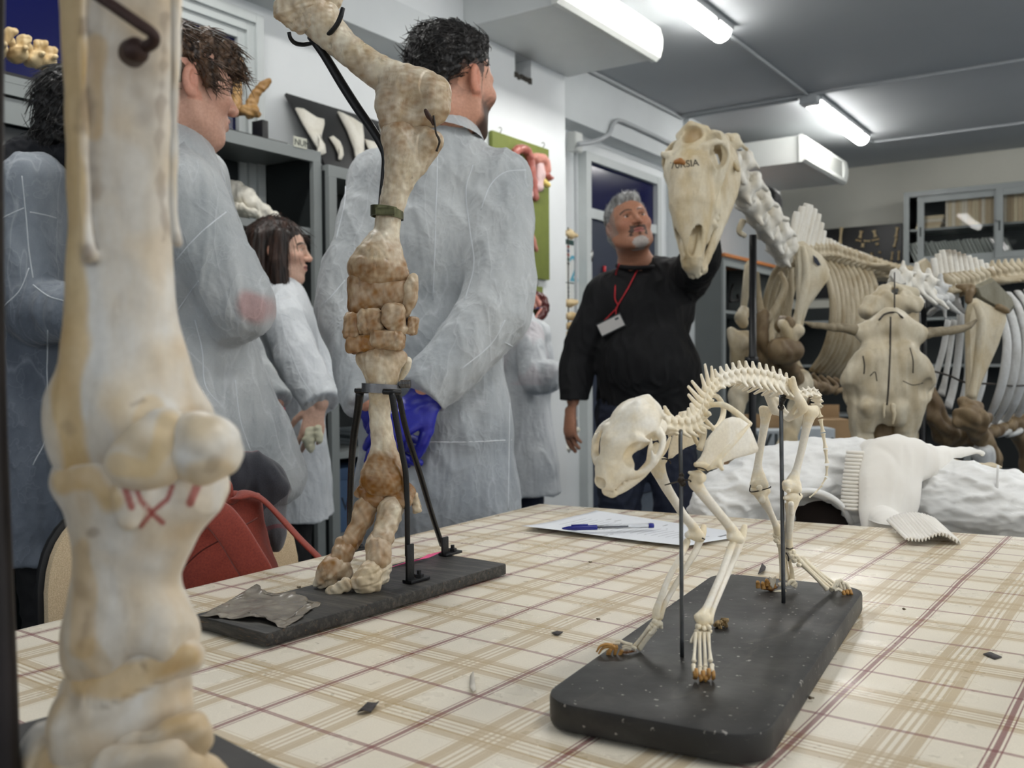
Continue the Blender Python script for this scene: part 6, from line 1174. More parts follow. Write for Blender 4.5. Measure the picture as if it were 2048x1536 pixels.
# ================================================================== shelving and specimens along the left wall
XF = -2.72; XW = -3.045
def textvf(s, size, R, o, depth=.0008):
    """lettering as a mesh: R rows = right, up, out; o = lower left corner"""
    cu = bpy.data.curves.new('lettering', 'FONT'); cu.body = s; cu.size = size; cu.extrude = depth; to = bpy.data.objects.new('lettering', cu); COL.objects.link(to)
    bpy.context.view_layer.update(); me = to.evaluated_get(bpy.context.evaluated_depsgraph_get()).to_mesh(); V = np.array([v.co[:] for v in me.vertices]).reshape(-1, 3); Fc = [list(p.vertices) for p in me.polygons]
    to.evaluated_get(bpy.context.evaluated_depsgraph_get()).to_mesh_clear(); bpy.data.objects.remove(to); bpy.data.curves.remove(cu); return V @ np.asarray(R) + np.asarray(o), Fc
def shelfunit(label, y0, y1, zt, shelves, xf=XF, posts=(), xb=XW + .005, head=.045, name='shelf_unit', inside=None):
    r = thing(name, label, 'shelf', ((xf + xb) / 2, (y0 + y1) / 2, 0))
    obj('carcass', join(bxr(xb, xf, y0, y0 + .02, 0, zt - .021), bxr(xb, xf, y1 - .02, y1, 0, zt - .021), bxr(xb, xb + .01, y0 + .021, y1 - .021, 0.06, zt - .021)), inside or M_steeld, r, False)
    obj('top', bxr(xb, xf, y0, y1, zt - .02, zt), M_steel, r, False)
    pm = MB()
    for p in (y0 + .021, y1 - .021) + tuple(posts): pm.add(*bxr(xf + .001, xf + .022, p - .021, p + .021, 0, zt - head))
    obj('post', pm.vf(), M_steel, r, False); obj('header', bxr(xf + .001, xf + .020, y0, y1, zt - head + .001, zt), M_steel, r, False)
    for z in shelves: obj('shelf_board', bxr(xb + .012, xf, y0 + .022, y1 - .022, z - .028, z), M_steel, r, False)
    return r
ZT = 1.885
um = shelfunit('open grey steel shelf unit with a lettered tag, behind the long haired person', 1.62, 2.65, ZT, (1.585, 1.25, .90, .55, .12), posts=(2.09,))
ps = onx(589, 290, XF + .021); obj('name_tag', bxr(XF + .0205, XF + .023, ps[1] - .005, ps[1] + .062, ps[2] - .006, ps[2] + .034), plain('tag_paper', (206, 206, 190), .5), um, False)
obj('lettering', textvf('NUM', .034, [(0, 1, 0), (0, 0, 1), (1, 0, 0)], (XF + .0235, ps[1] - .002, ps[2] + .002)), plain('tag_ink', (70, 74, 70), .6), um, False)
ur = shelfunit('lower grey steel shelf unit behind the tall person, black board on its top', 2.66, 3.62, 1.835, (1.565, 1.27, 1.07, .70, .36), xf=XF + .03)
# glazed cabinet at the far left
gc = thing('glass_cabinet', 'grey cabinet with dark sliding glass doors at the left edge', 'cabinet', ((XF + XW) / 2, .95, 0))
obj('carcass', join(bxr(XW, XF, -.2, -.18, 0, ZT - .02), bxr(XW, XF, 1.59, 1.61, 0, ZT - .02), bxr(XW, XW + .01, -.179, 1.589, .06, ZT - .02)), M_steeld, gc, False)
obj('top', bxr(XW, XF + .02, -.2, 1.61, ZT - .02, ZT), M_steel, gc, False); obj('header', join(bxr(XF, XF + .02, -.2, 1.61, ZT - .055, ZT - .021), bxr(XF, XF + .012, -.2, 1.61, ZT - .135, ZT - .062)), M_steel, gc, False)
t = NT('dark_glass'); t.base(srgb(20, 26, 28)); t.set(rough=.03, spec=.6); M_dglass = t.m
for a, b_ in ((-.17, .72), (.70, 1.58)): obj('glass_door', bxr(XF - .02, XF - .012, a, b_, .1, ZT - .136), M_dglass, gc, False)
# row of lumbar vertebrae on a black bar
M_yb = bone('yellow_bone', (222, 200, 156), (178, 142, 88), (90, 62, 34), s=18, amt=.6, damt=.2, rough=.4)
M_bb = bone('brown_bone', (190, 150, 96), (140, 98, 48), (70, 44, 22), s=16, amt=.6, damt=.3, rough=.42)
vb = thing('vertebrae_specimen', 'row of big vertebrae on a black bar on top of the glass cabinet', 'specimen', at(50, 130, 2.78))
P0, P1 = onz(-60, 105, ZT + .035), onz(106, 142, ZT + .035); pb0 = A(-2.76, .95, 0); yb1 = onx(110, 140, -2.76)[1]
obj('bar', bxr(-2.80, -2.72, .55, yb1, ZT + .001, ZT + .016, .003), M_black, vb, 'auto'); obj('end_block', bxr(-2.79, -2.74, yb1 - .03, yb1, ZT + .017, ZT + .06, .003), M_black, vb, 'auto')
for i, (bx_, by_, tx, ty) in enumerate(((-52, 92, -2, 62), (-10, 104, 28, 64), (34, 112, 56, 78), (68, 122, 88, 88), (92, 128, 108, 102))):
    d_ = onx(bx_, by_, -2.76); dd = (d_ - CAM) @ FW; S = SDF(.0024); c = at(bx_, by_ - 2, dd)
    S.ell(c, (.034, .028, .022), k=.01); P, r = pc([(bx_, by_, dd, 12), (bx_ * .5 + tx * .5 - 2, by_ * .5 + ty * .5, dd, 11), (tx - 10, ty + 3, dd, 13), (tx, ty, dd, 9)]); S.chain(P, r, .012, flat=FW, fs=.4)
    S.chain([c + A(.05, 0, .01), c - A(.02, 0, 0)], [.008, .012], .008); S.chain([c + A(.01, -.02, .03), c + A(.01, -.035, .05)], [.012, .008], .008); S.ell(c + FW * -.03 + _z * .01 - _r * .02, .011, k=.004, sub=True)
    V, Q = S.build(1); V, Q = disp((V, Q), .002, 30, i); V[:, 2] = np.maximum(V[:, 2], ZT + .0165); obj('vertebra', (V, Q), M_yb, vb, True, np.ones((len(V), 3)))
# sacral specimen with two upright processes
sp_ = thing('bone_specimen', 'brown vertebrae with two long upright processes on a black block', 'specimen', onx(490, 238, -2.85))
dS = 3.62
for i, L in enumerate(([(472, 205, 12), (474, 180, 9), (476, 150, 8), (478, 124, 8.5), (478, 119, 7)], [(500, 215, 12), (508, 195, 10), (520, 178, 9), (531, 166, 8), (536, 163, 6)])):
    S = SDF(.0025); P, r = pc([(x, y, dS, q) for x, y, q in L]); P, r = spl(P, r, 4); S.chain(P, r, 0, flat=FW, fs=.7); x0 = (470, 500)[i]
    for k_, (dx, dy, q) in enumerate(((-10, 12, 10), (8, 14, 10), (0, 20, 12), (-16, 20, 7), (14, 22, 8), (6, 4, 8))): S.ell(at(x0 + dx, 206 + dy * .8 + 4 * i, dS - .012 + .006 * k_), q * dS / FPX, k=.008)
    V, Q = S.build(1); V, Q = disp((V, Q), .003, 26, i + 4); V[:, 2] = np.maximum(V[:, 2], ZT + .02); obj('vertebra', (V, Q), M_bb, sp_, True, np.ones((len(V), 3)))
yA, yB = onx(440, 225, -2.80)[1], onx(556, 262, -2.80)[1]; obj('block', bxr(-2.90, -2.745, yA, yB, ZT + .001, ZT + .018, .003), M_black, sp_, 'auto'); yC = onx(515, 240, -2.85)[1]; obj('end_block', bxr(-2.86, -2.80, yC - .02, yC + .01, ZT + .019, ZT + .10, .003), M_black, sp_, 'auto')
# white skull on the second shelf board
sk = SDF(.0028); ds_ = 3.50
def a2(S, L, k=.01, sub=False, fs=None): P, r = pc([(x, y, ds_ + z, q) for x, y, z, q in L]); S.chain(P, r, k, sub, FW if fs else None, fs or 1)
a2(sk, [(445, 378, 0, 24), (470, 372, 0, 24), (492, 382, 0, 20)]); a2(sk, [(492, 384, 0, 18), (520, 402, 0, 13), (545, 416, 0, 8), (558, 422, 0, 5)]); a2(sk, [(470, 398, -.04, 9), (490, 405, -.05, 8), (508, 410, -.04, 7)]); a2(sk, [(440, 395, 0, 16), (470, 404, 0, 14), (500, 412, 0, 12), (530, 420, 0, 8)])
a2(sk, [(498, 394, -.055, 10)] * 2, .004, True); a2(sk, [(530, 415, -.03, 4), (545, 422, -.02, 4)], .004, True); a2(sk, [(464, 392, -.06, 8)] * 2, .004, True)
V, Q = sk.build(1); V, Q = disp((V, Q), .0035, 24, 3); V = V + _z * (1.5865 - V[:, 2].min()); M_wb = bone('white_bone', (236, 232, 220), (206, 198, 178), (120, 110, 95), s=14, amt=.5, damt=.15, rough=.5)
tag(obj('animal_skull', (V, Q), M_wb, None, True, np.ones((len(V), 3))), 'small white animal skull lying on the shelf board of the grey unit', 'skull')
# odds and ends on the lower unit
def lump(name, px, py, d, r, mat, lab, cat, seed, zfloor, sc=(1.3, 1, .6)):
    S = SDF(.004); c = at(px, py, d); rs = np.random.RandomState(seed)
    S.ell(c, A(*sc) * r)
    for i in range(4): S.ell(c + rs.normal(size=3) * r * .55 * A(1, 1, .4), r * (.35 + .3 * rs.rand()), k=r * .3)
    V, Q = S.build(1); V, Q = disp((V, Q), r * .08, .6 / r, seed); V[:, 2] += zfloor + .001 - V[:, 2].min(); tag(obj(name, (V, Q), mat, None, True, np.ones((len(V), 3))), lab, cat)
lump('bone_fragment', 640, 440, 3.78, .035, M_yb, 'small tan bone standing on the upper shelf board beside the grey post', 'bone', 1, 1.565, (.6, .6, 1)); lump('bone_fragment', 660, 440, 3.86, .045, M_yb, 'hollow tan bone on the upper shelf board near the tall person', 'bone', 2, 1.565, (.9, 1, .8))
lump('bone_fragment', 648, 545, 3.82, .05, M_yb, 'tan bone lump on the second shelf board beside the grey post', 'bone', 3, 1.27); lump('bone_fragment', 652, 645, 3.82, .055, M_wb, 'pale bone lump on the third shelf board behind the tall person', 'bone', 4, 1.07)
for i, (zz, c3) in enumerate(((1.27, (170, 176, 172)), (.70, (150, 160, 165)))):
    m = MB()
    for k in range(5): m.box((-2.86 + .006 * (k % 2), 3.12 + .01 * (k % 3), zz + .008 + .014 * k), (.24, .30, .012), None, .001)
    tag(obj('paper_stack', m.vf(), plain('grey_paper_%d' % i, c3, .7), None, False), ('stack of grey papers on the second shelf board' if i == 0 else 'stack of grey papers on a low shelf board behind the tall person'), 'papers', None)
bxp = thing('box', 'blue cardboard box on the lowest shelf behind the ox limb', 'box', (-2.86, 2.95, .361)); obj('case', bxr(-3.0, -2.74, 2.72, 3.2, .361, .60, .004), plain('blue_card', (70, 96, 128), .7), bxp, 'auto'); obj('lid', bxr(-3.005, -2.735, 2.715, 3.205, .575, .625, .004), plain('blue_card2', (62, 86, 118), .7), bxp, 'auto'); obj('lettering', textvf('VETE', .08, [(0, 1, 0), (0, 0, 1), (1, 0, 0)], (-2.7385, 2.78, .45)), plain('box_ink', (36, 44, 56), .7), bxp, False)
# black board with shoulder blades, leaning on the wall
tl = onx(572, 187, -3.02); zb0 = 1.836; y0b = tl[1]; y1b = y0b + 1.15; xb0 = -2.775
bup = nrm(A(-3.02, 0, tl[2]) - A(xb0, 0, zb0)); bno = np.cross(A(0, 1, 0), bup); bno = bno if bno[0] > 0 else -bno; bh = np.linalg.norm(A(-3.02, 0, tl[2]) - A(xb0, 0, zb0)); Bo = A(xb0, y0b, zb0 + .004)
bb = thing('specimen_board', 'black board with white shoulder blades leaning on the wall above the shelf', 'specimen board', A(xb0, (y0b + y1b) / 2, zb0))
obj('board', boxvf(Bo + bup * bh / 2 + A(0, (y1b - y0b) / 2, 0) - bno * .008, (y1b - y0b, bh, .014), np.array([A(0, 1, 0), bup, np.cross(A(0, 1, 0), bup)]), .002), M_black, bb, 'auto')
def onboard(x, y, lift=.004): r_ = ray(x, y); tt = ((Bo - CAM) @ bno) / (r_ @ bno); return CAM + r_ * tt + bno * lift
def boardbone(poly, thick, seed):
    P = np.array([onboard(x, y) for x, y in poly]); c = P.mean(0); n = len(P); inn = c + (P - c) * .72; V = np.concatenate([P, P + bno * thick * .4, inn + bno * thick, [c + bno * thick * .85]]); Fc = [list(range(n))[::-1]]
    for i in range(n): j = (i + 1) % n; Fc += [[i, j, n + j, n + i], [n + i, n + j, 2 * n + j, 2 * n + i], [2 * n + i, 2 * n + j, 3 * n]]
    obj('shoulder_blade', (V, Fc), M_wb, bb, True, np.ones((len(V), 3)))
boardbone([(589, 219), (604, 221), (630, 238), (645, 242), (646, 252), (640, 275), (640, 295), (649, 309), (640, 313), (631, 311), (633, 298), (622, 280), (604, 250)], .022, 1)
boardbone([(673, 226), (682, 229), (704, 240), (722, 252), (725, 275), (725, 318), (710, 326), (706, 300), (692, 262)], .022, 2)
boardbone([(657, 277), (664, 274), (676, 284), (683, 300), (685, 313), (681, 322), (675, 321), (675, 310), (668, 294)], .014, 3)
boardbone([(727, 281), (745, 286), (765, 292), (775, 310), (750, 312), (738, 306)], .014, 4)
boardbone([(755, 250), (765, 252), (790, 262), (800, 290), (790, 330), (778, 300), (762, 275)], .02, 5)
# ------------------------------------------------------------------ green boards with anatomy models
M_green = plain('olive_board', (112, 122, 52), .7, var=.06, scale=20, bump=.15, bscale=200)
def wallboard(label, tlx, trx, y_top, y_bot, name='specimen_board'):
    a, b_ = onx(tlx, y_top[0], -3.02), onx(trx, y_top[1], -3.02); z1 = (a[2] + b_[2]) / 2; z0 = onx(trx, y_bot, -3.02)[2]; r = thing(name, label, 'specimen board', (-3.03, (a[1] + b_[1]) / 2, z0))
    obj('board', bxr(-3.045, -3.02, a[1], b_[1], z0, z1, .003), M_green, r, 'auto')
    for yy in (a[1] + .08, b_[1] - .06): obj('hook', stube([(-3.04, yy, z1 - .01), (-3.015, yy, z1 + .012), (-3.02, yy, z1 + .03), (-3.035, yy, z1 + .03)], .003, 6, 4), M_chrome, r)
    return r
M_org = plain('pink_model', (206, 138, 122), .35, var=.15, scale=14, coat=.4); M_org2 = plain('dusky_pink_model', (170, 96, 84), .35, var=.15, scale=14, coat=.4); M_pale = plain('pale_pink_model', (216, 186, 184), .4, var=.08, scale=14); M_kid = plain('dark_red_model', (92, 34, 30), .2, var=.2, scale=12, coat=.6); M_red = plain('artery_red', (150, 32, 44), .3); M_blue = plain('vein_blue', (62, 76, 130), .3); M_yel = plain('yellow_model', (220, 196, 110), .4)
def md(name, L, mat, par, fs=None, vox=.0035, x0=-2.98, smp=4):
    S = SDF(vox); P, r = [], []
    for q in L: p = onx(q[0], q[1], x0 + (q[3] if len(q) > 3 else 0)); P.append(p); r.append(q[2] * ((p - CAM) @ FW) / FPX)
    P, r = spl(P, r, smp); S.chain(P, r, 0, flat=A(1, 0, 0) if fs else None, fs=fs or 1); V, Q = S.build(1); obj(name, disp((V, Q), .003, 16, len(L)), mat, par)
gb = wallboard('large olive board with a pink organ model on the white wall', 985, 1098, (259, 300), 560)
md('model_fold', [(1028, 330, 9), (1030, 305, 9), (1044, 297, 9), (1056, 306, 9), (1062, 330, 9), (1066, 365, 9), (1070, 395, 9)], M_org2, gb); md('model_fold', [(1042, 330, 9), (1050, 350, 9), (1058, 390, 9)], M_pale, gb); md('model_wall', [(1070, 318, 12), (1084, 322, 14), (1090, 340, 12)], M_org, gb); md('model_wall', [(1080, 335, 14), (1080, 355, 14), (1078, 372, 12)], M_pale, gb, .6, x0=-2.97); md('model_bud', [(1094, 350, 6), (1100, 356, 6), (1105, 356, 3)], M_org2, gb, x0=-2.96); md('model_bud', [(1090, 364, 6), (1096, 370, 5)], M_yel, gb, x0=-2.95); md('model_fold', [(1062, 470, 6), (1068, 490, 7), (1072, 500, 4)], M_org, gb)
gb2 = wallboard('small olive board with a dark kidney model below the large one', 1015, 1086, (560, 579), 700)
md('kidney', [(1072, 590, 10), (1084, 600, 13), (1088, 616, 14), (1080, 632, 12), (1074, 638, 8)], M_kid, gb2, .7); md('kidney_section', [(1068, 594, 8), (1076, 606, 9)], M_org, gb2, .7, x0=-2.95); md('artery', [(1057, 585, 3), (1057, 640, 3), (1056, 660, 3)], M_red, gb2); md('artery', [(1058, 608, 3), (1068, 610, 3), (1076, 606, 2.5)], M_red, gb2, x0=-2.95); md('vein', [(1050, 610, 6), (1051, 650, 6)], M_blue, gb2); md('vein', [(1052, 616, 3), (1070, 616, 3), (1080, 615, 2.5)], M_blue, gb2, x0=-2.95); md('ureter', [(1082, 618, 2.5), (1072, 634, 2.2), (1068, 655, 2)], M_org, gb2, x0=-2.94)
# ------------------------------------------------------------------ doorway charts and hanging spine
po = thing('wall_chart', 'narrow paper chart with a large blue numeral beside the doorway', 'poster', onx(1140, 630, -3.345))
y0, y1 = onx(1128, 500, -3.345)[1], onx(1147, 500, -3.345)[1]; zz = lambda py: onx(1140, py, -3.345)[2]; M_paper = plain('white_paper', (232, 233, 230), .7, var=.02)
obj('sheet', bxr(-3.349, -3.344, y0, y1, zz(636), zz(480)), M_paper, po, False); obj('band', bxr(-3.3435, -3.342, y0, y1, zz(490), zz(480)), plain('dark_green_ink', (26, 66, 62), .6), po, False); obj('band', bxr(-3.3435, -3.342, y0, y1, zz(567), zz(565)), plain('dark_green_ink', (26, 66, 62)), po, False)
for i, (a, b_, c3) in enumerate(((492, 496, (210, 70, 50)), (500, 505, (60, 90, 150)), (508, 513, (206, 66, 60)), (517, 522, (70, 120, 110)), (526, 530, (60, 60, 64)), (575, 577, (120, 150, 160)), (583, 585, (120, 150, 160)), (591, 593, (120, 150, 160)))): obj('print', bxr(-3.3435, -3.3425, y0 + .3 * (y1 - y0), y1 - .06, zz(b_), zz(a)), plain('ink_%d' % i, c3, .6), po, False)
obj('numeral', textvf('2', .26, [(0, 1, 0), (0, 0, 1), (1, 0, 0)], (-3.343, y0 + .50 * (y1 - y0), zz(562))), plain('teal_ink', (96, 176, 200), .6), po, False)
hs = thing('spine_specimen', 'column of big vertebrae hanging on the wall beside the doorway', 'specimen', onx(1140, 900, -3.25)); dh = [6.38]
for i, (x, y, rx) in enumerate(((1140, 468, 9), (1139, 606, 12), (1142, 632, 13), (1143, 652, 13), (1140, 671, 12), (1137, 689, 11), (1136, 707, 10), (1138, 840, 9), (1142, 858, 9), (1140, 876, 9), (1136, 894, 8))):
    p = onx(x, y, -3.22); k_ = ((p - CAM) @ FW) / FPX; S = SDF(.0045); S.ell(p, A(rx * .9, rx * 1.1, 7 if i else 10) * k_, k=.01); S.chain([p, p + A(.03, rx * 1.2 * k_, -.01 + .02 * (i % 2))], [6 * k_, 4 * k_], .02); S.chain([p, p - A(0, rx * 1.2 * k_, 0)], [6 * k_, 4 * k_], .02); V, Q = S.build(1); obj('vertebra', disp((V, Q), .005, 12, i), M_yb if i < 7 else M_wb, hs, True, np.ones((len(V), 3)))
obj('hanging_cord', tube([onx(1136, 455, -3.22), onx(1138, 905, -3.22)], .004, 6), M_wire, hs)
tag(obj('pen_cap', tube([onx(1209, 548, -3.29), onx(1209, 532, -3.29)], .012, 8), plain('red_plastic', (196, 40, 50), .4)), 'red marker standing on the door handle behind the shoulder', 'marker')
tag(obj('light_switch', bxr(-3.052, -3.04, onx(1074, 800, -3.045)[1], onx(1083, 800, -3.045)[1], onx(1078, 800, -3.045)[2] - .02, onx(1078, 800, -3.045)[2] + .02, .003), M_plastic), 'small white cable clip low on the white wall', 'clip')
# ------------------------------------------------------------------ grey cabinet past the doorway
yc = onx(1447, 600, -2.90)[1]; zc_ = onx(1447, 506, -2.90)[2]
gc2 = thing('cabinet', 'grey open cabinet with an orange wooden top behind the horse neck', 'cabinet', (-3.1, yc + .6, 0))
obj('carcass', join(bxr(-3.34, -2.92, yc, yc + .02, 0, zc_ - .03), bxr(-3.34, -2.92, yc + 1.2, yc + 1.22, 0, zc_ - .03), bxr(-3.34, -3.33, yc + .021, yc + 1.199, 0, zc_ - .03)), plain('mid_grey_steel', (104, 109, 108), .5, var=.04), gc2, False)
obj('frame', join(bxr(-2.919, -2.90, yc, yc + .05, 0, zc_ - .03), bxr(-2.919, -2.90, yc + 1.17, yc + 1.22, 0, zc_ - .03), bxr(-2.919, -2.90, yc + .051, yc + 1.169, zc_ - .10, zc_ - .03)), M_steel, gc2, False)
obj('wooden_top', bxr(-3.34, -2.88, yc - .02, yc + 1.24, zc_ - .029, zc_, .003), plain('orange_wood', (176, 112, 62), .5, var=.15, scale=20), gc2, 'auto'); obj('back_panel', bxr(-3.329, -3.32, yc + .021, yc + 1.199, .06, zc_ - .031), M_steeld, gc2, False)
for z in (1.47, .95, .45): obj('shelf_board', bxr(-3.319, -2.92, yc + .021, yc + 1.199, z - .025, z), M_steel, gc2, False)
p = onx(1462, 605, -3.05); tag(obj('branch_bone', join(stube([p + A(0, -.02, .0), p + A(0, .0, .10), p + A(0, .05, .16)], .012, 8, 4), stube([p + A(0, -.02, .01), p + A(.03, .10, .02), p + A(0, .16, .07)], .014, 8, 4)), M_bb, None, True, None), 'forked brown bone on the cabinet shelf under the orange top', 'bone')
# ------------------------------------------------------------------ back wall: glazed bookcase and black board
YF = 9.70; XL_ = ony(1808, 450, YF)[0]; zt_ = ony(1810, 386, YF)[2]; zm = ony(1812, 540, YF)[2]
bc_ = thing('bookcase', 'tall grey bookcase with sliding glass doors against the back wall', 'bookcase', (XL_ + .8, 9.9, zm))
W2 = 1.62
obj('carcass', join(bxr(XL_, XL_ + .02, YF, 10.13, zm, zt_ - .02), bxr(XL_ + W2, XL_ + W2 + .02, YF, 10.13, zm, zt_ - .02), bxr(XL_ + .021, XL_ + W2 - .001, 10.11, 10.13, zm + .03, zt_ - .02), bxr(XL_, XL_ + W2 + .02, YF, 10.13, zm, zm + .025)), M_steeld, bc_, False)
obj('top', bxr(XL_, XL_ + W2 + .02, YF, 10.13, zt_ - .019, zt_), M_steel, bc_, False); obj('face_frame', join(bxr(XL_, XL_ + .05, YF - .02, YF - .001, zm, zt_), bxr(XL_ + W2 - .03, XL_ + W2 + .02, YF - .02, YF - .001, zm, zt_), bxr(XL_ + .051, XL_ + W2 - .031, YF - .02, YF - .001, zt_ - .05, zt_), bxr(XL_ + .051, XL_ + W2 - .031, YF - .02, YF - .001, zm, zm + .06)), M_steel, bc_, False)
zs_ = ony(1900, 455, YF + .1)[2]; obj('shelf_board', bxr(XL_ + .021, XL_ + W2 - .001, YF + .03, 10.1, zs_ - .02, zs_), M_steel, bc_, False)
t = NT('clear_glass'); t.base((.02, .025, .025, 1)); t.set(rough=.02, alpha=.14, spec=.6); M_glass = t.m
def slide(x0, x1, yy, hand_):
    d = obj('glass_door', join(bxr(x0, x0 + .06, yy, yy + .02, zm + .062, zt_ - .052), bxr(x1 - .06, x1, yy, yy + .02, zm + .062, zt_ - .052), bxr(x0 + .061, x1 - .061, yy, yy + .02, zt_ - .11, zt_ - .052), bxr(x0 + .061, x1 - .061, yy, yy + .02, zm + .062, zm + .12)), M_steel, bc_, False)
    obj('pane', bxr(x0 + .061, x1 - .061, yy + .008, yy + .011, zm + .121, zt_ - .111), M_glass, d, False); obj('finger_slot', bxr(x0 + .022, x0 + .036, yy - .002, yy + .0, (zm + zt_) / 2 - .06, (zm + zt_) / 2 + .03), M_steeld, d, False)
slide(XL_ + .12, XL_ + .84, YF + .001, 0); slide(XL_ + .80, XL_ + W2 - .03, YF - .024, 1)
kp = ony(1993, 441, YF - .03); obj('lock', tube([kp, kp - A(0, .015, 0)], .012, 10), M_chrome, bc_)
cols = [(206, 192, 160), (196, 178, 146), (214, 206, 186), (180, 160, 128), (150, 140, 120), (120, 118, 110), (110, 96, 80)]
rs = np.random.RandomState(5); x = XL_ + .36; n = 0
pool = [plain('book_cover_%d' % i, c, .7, var=.08, scale=30) for i, c in enumerate(cols)]
def book(x0, w_, y0, d_, z0, h_, mat, lean=0.0, lab='', grp=''):
    o = obj('book', boxvf((0, d_ / 2, h_ / 2), (w_, d_, h_), None, min(.003, w_ * .2)), mat, None, 'auto'); o.location = (x0 + w_ / 2 + (h_ * math.sin(lean) / 2 if lean else 0), y0 + d_ / 2, z0 + (abs(math.sin(lean)) * w_ / 2)); o.rotation_euler = (0, lean, 0)
    tag(o, lab, 'book', grp); return o
while x < XL_ + W2 - .06:
    w_ = .018 + .022 * rs.rand(); book(x, w_, YF + .06, .20, zs_ + .001, .24 + .05 * rs.rand(), pool[rs.randint(0, 4)], 0, 'tan bound volume standing in the row on the upper bookcase shelf', 'bound volumes on the upper shelf'); x += w_ + .002; n += 1
x = XL_ + .16
while x < XL_ + 1.0:
    w_ = .014 + .010 * rs.rand(); book(x, w_, YF + .06, .20, zm + .028, .24 + .02 * rs.rand(), plain('grey_folder', (150, 156, 150), .6, var=.08, scale=30), -.42, 'grey folder leaning left in the row on the lower bookcase shelf', 'leaning folders on the lower shelf'); x += w_ * 1.25 + .004
for i in range(6): book(XL_ + 1.02 + .05 * i, .026, YF + .06, .20, zm + .032, .24, pool[(4 + i) % 7], .24, 'dark spined volume leaning right in the row on the lower bookcase shelf', 'dark volumes on the lower shelf')
for i in range(4): o = obj('book', boxvf((0, 0, 0), (.22, .2, .03), None, .003), pool[i % 3], None, 'auto'); o.location = (XL_ + .20 + .01 * i, YF + .18, zs_ + .001 + .0315 * i); tag(o, 'tan volume lying flat in the pile at the left end of the bookcase', 'book', 'volumes lying flat')
lowc = thing('cabinet', 'low dark glazed cabinet under the bookcase against the back wall', 'cabinet', (-1.3, 9.9, 0))
obj('carcass', join(bxr(-3.2, -3.18, 9.72, 10.11, 0, 1.6), bxr(-.3, -.28, 9.72, 10.11, 0, zm - .03), bxr(-3.179, -2.0, 10.10, 10.11, 0, 1.6), bxr(-1.99, -.301, 10.10, 10.11, 0, zm - .03)), M_steeld, lowc, False); obj('top', bxr(-2.0, -.28, 9.70, 10.13, zm - .029, zm - .001), M_steel, lowc, False)
obj('frame', join(*[bxr(a, a + .06, 9.70, 9.719, .02, zm - .03) for a in (-2.0, -1.45, -.9, -.34)], bxr(-2.0, -.28, 9.695, 9.699, zm - .12, zm - .03)), M_steel, lowc, False)
for z in (1.45, 1.0, .5): obj('shelf_board', bxr(-3.179, -.301, 9.72, 10.10, z - .025, z), M_steel, lowc, False)
q0, q1 = ony(1640, 455, 10.12), ony(1806, 446, 10.12); q2 = ony(1806, 566, 10.12)
kb = thing('specimen_board', 'black board with rows of small limb bones beside the bookcase', 'specimen board', (.5 * (q0[0] + q1[0]), 10.13, q2[2] - .3))
obj('board', bxr(q0[0] - .3, q1[0] - .005, 10.115, 10.145, q2[2] - .12, q1[2] + .0, .003), M_black, kb, 'auto')
def kbone(x, y, x2, y2, r0): a, b_ = ony(x, y, 10.10), ony(x2, y2, 10.10); k_ = 9.3 / FPX; P, r = spl([a, a * .7 + b_ * .3, a * .3 + b_ * .7, b_], A(1.5, .9, .9, 1.5) * r0 * k_, 3); vf = tube(P, r, 8); obj('limb_bone', vf, M_yb, kb, True, white(vf))
for q in ((1683, 455, 1680, 488, 3), (1723, 462, 1720, 476, 3), (1748, 461, 1751, 474, 3), (1726, 487, 1725, 494, 3), (1754, 486, 1755, 490, 3), (1795, 455, 1792, 474, 2.6), (1793, 476, 1788, 494, 2.2), (1743, 506, 1743, 509, 2.5), (1760, 503, 1759, 506, 2.5), (1762, 516, 1762, 518, 2.5), (1785, 504, 1783, 520, 1.8), (1798, 502, 1797, 520, 1.8), (1712, 480, 1722, 482, 1.6), (1728, 482, 1740, 482, 1.6), (1744, 481, 1758, 478, 1.6)): kbone(*q)
# boxes on the floor behind the skeletons
def carton(label, px0, px1, py0, py1, d, text, mat, ts):
    a, b_ = at(px0, py0, d), at(px1, py0, d); h_ = abs(at(px0, py1, d)[2] - a[2]); ux = nrm((b_ - a) * A(1, 1, 0)); w_ = np.linalg.norm((b_ - a)[:2]); out = nrm(-HF); R3 = np.array([ux, _z, np.cross(ux, _z)]); zb_ = at(px0, py1, d)[2]
    r = thing('carton', label, 'box', A(a[0], a[1], 0)); c = (a + b_) / 2; c = A(c[0], c[1], 0) + HF * .11
    obj('case', boxvf(c + _z * (a[2] * .5), (w_, .20, a[2]), np.array([ux, np.cross(_z, ux), _z]), .004), mat, r, 'auto'); obj('flap', boxvf(c + _z * (a[2] + .03) + HF * .12, (w_, .01, .10), np.array([ux, np.cross(_z, ux), _z]), .002), plain('brown_card', (150, 122, 88), .8), r, 'auto')
    if text: p = A(a[0], a[1], 0) + ux * w_ * .1; obj('lettering', textvf(text, ts, [ux, (0, 0, 1), -np.cross(_z, ux)], p + HF * .008 + _z * at(px0, py1 - 2, d)[2]), plain('carton_ink', (72, 80, 84), .7), r, False)
carton('pale carton with dark letters behind the left hind leg of the cat', 1500, 1585, 862, 912, 5.2, 'VISIA', plain('pale_card', (176, 184, 190), .7), .17)
carton('white carton with dark letters behind the cat tail', 1590, 1672, 858, 915, 4.8, 'visia', plain('pale_card', (176, 184, 190)), .15)
carton('brown carton behind the cat tail, right of the white one', 1640, 1705, 840, 915, 5.6, '', plain('brown_card', (150, 122, 88)), .1)
carton('tan carton on the floor behind the fore legs of the cat', 1448, 1490, 906, 950, 5.4, '', plain('tan_card', (186, 150, 112), .8), .1)
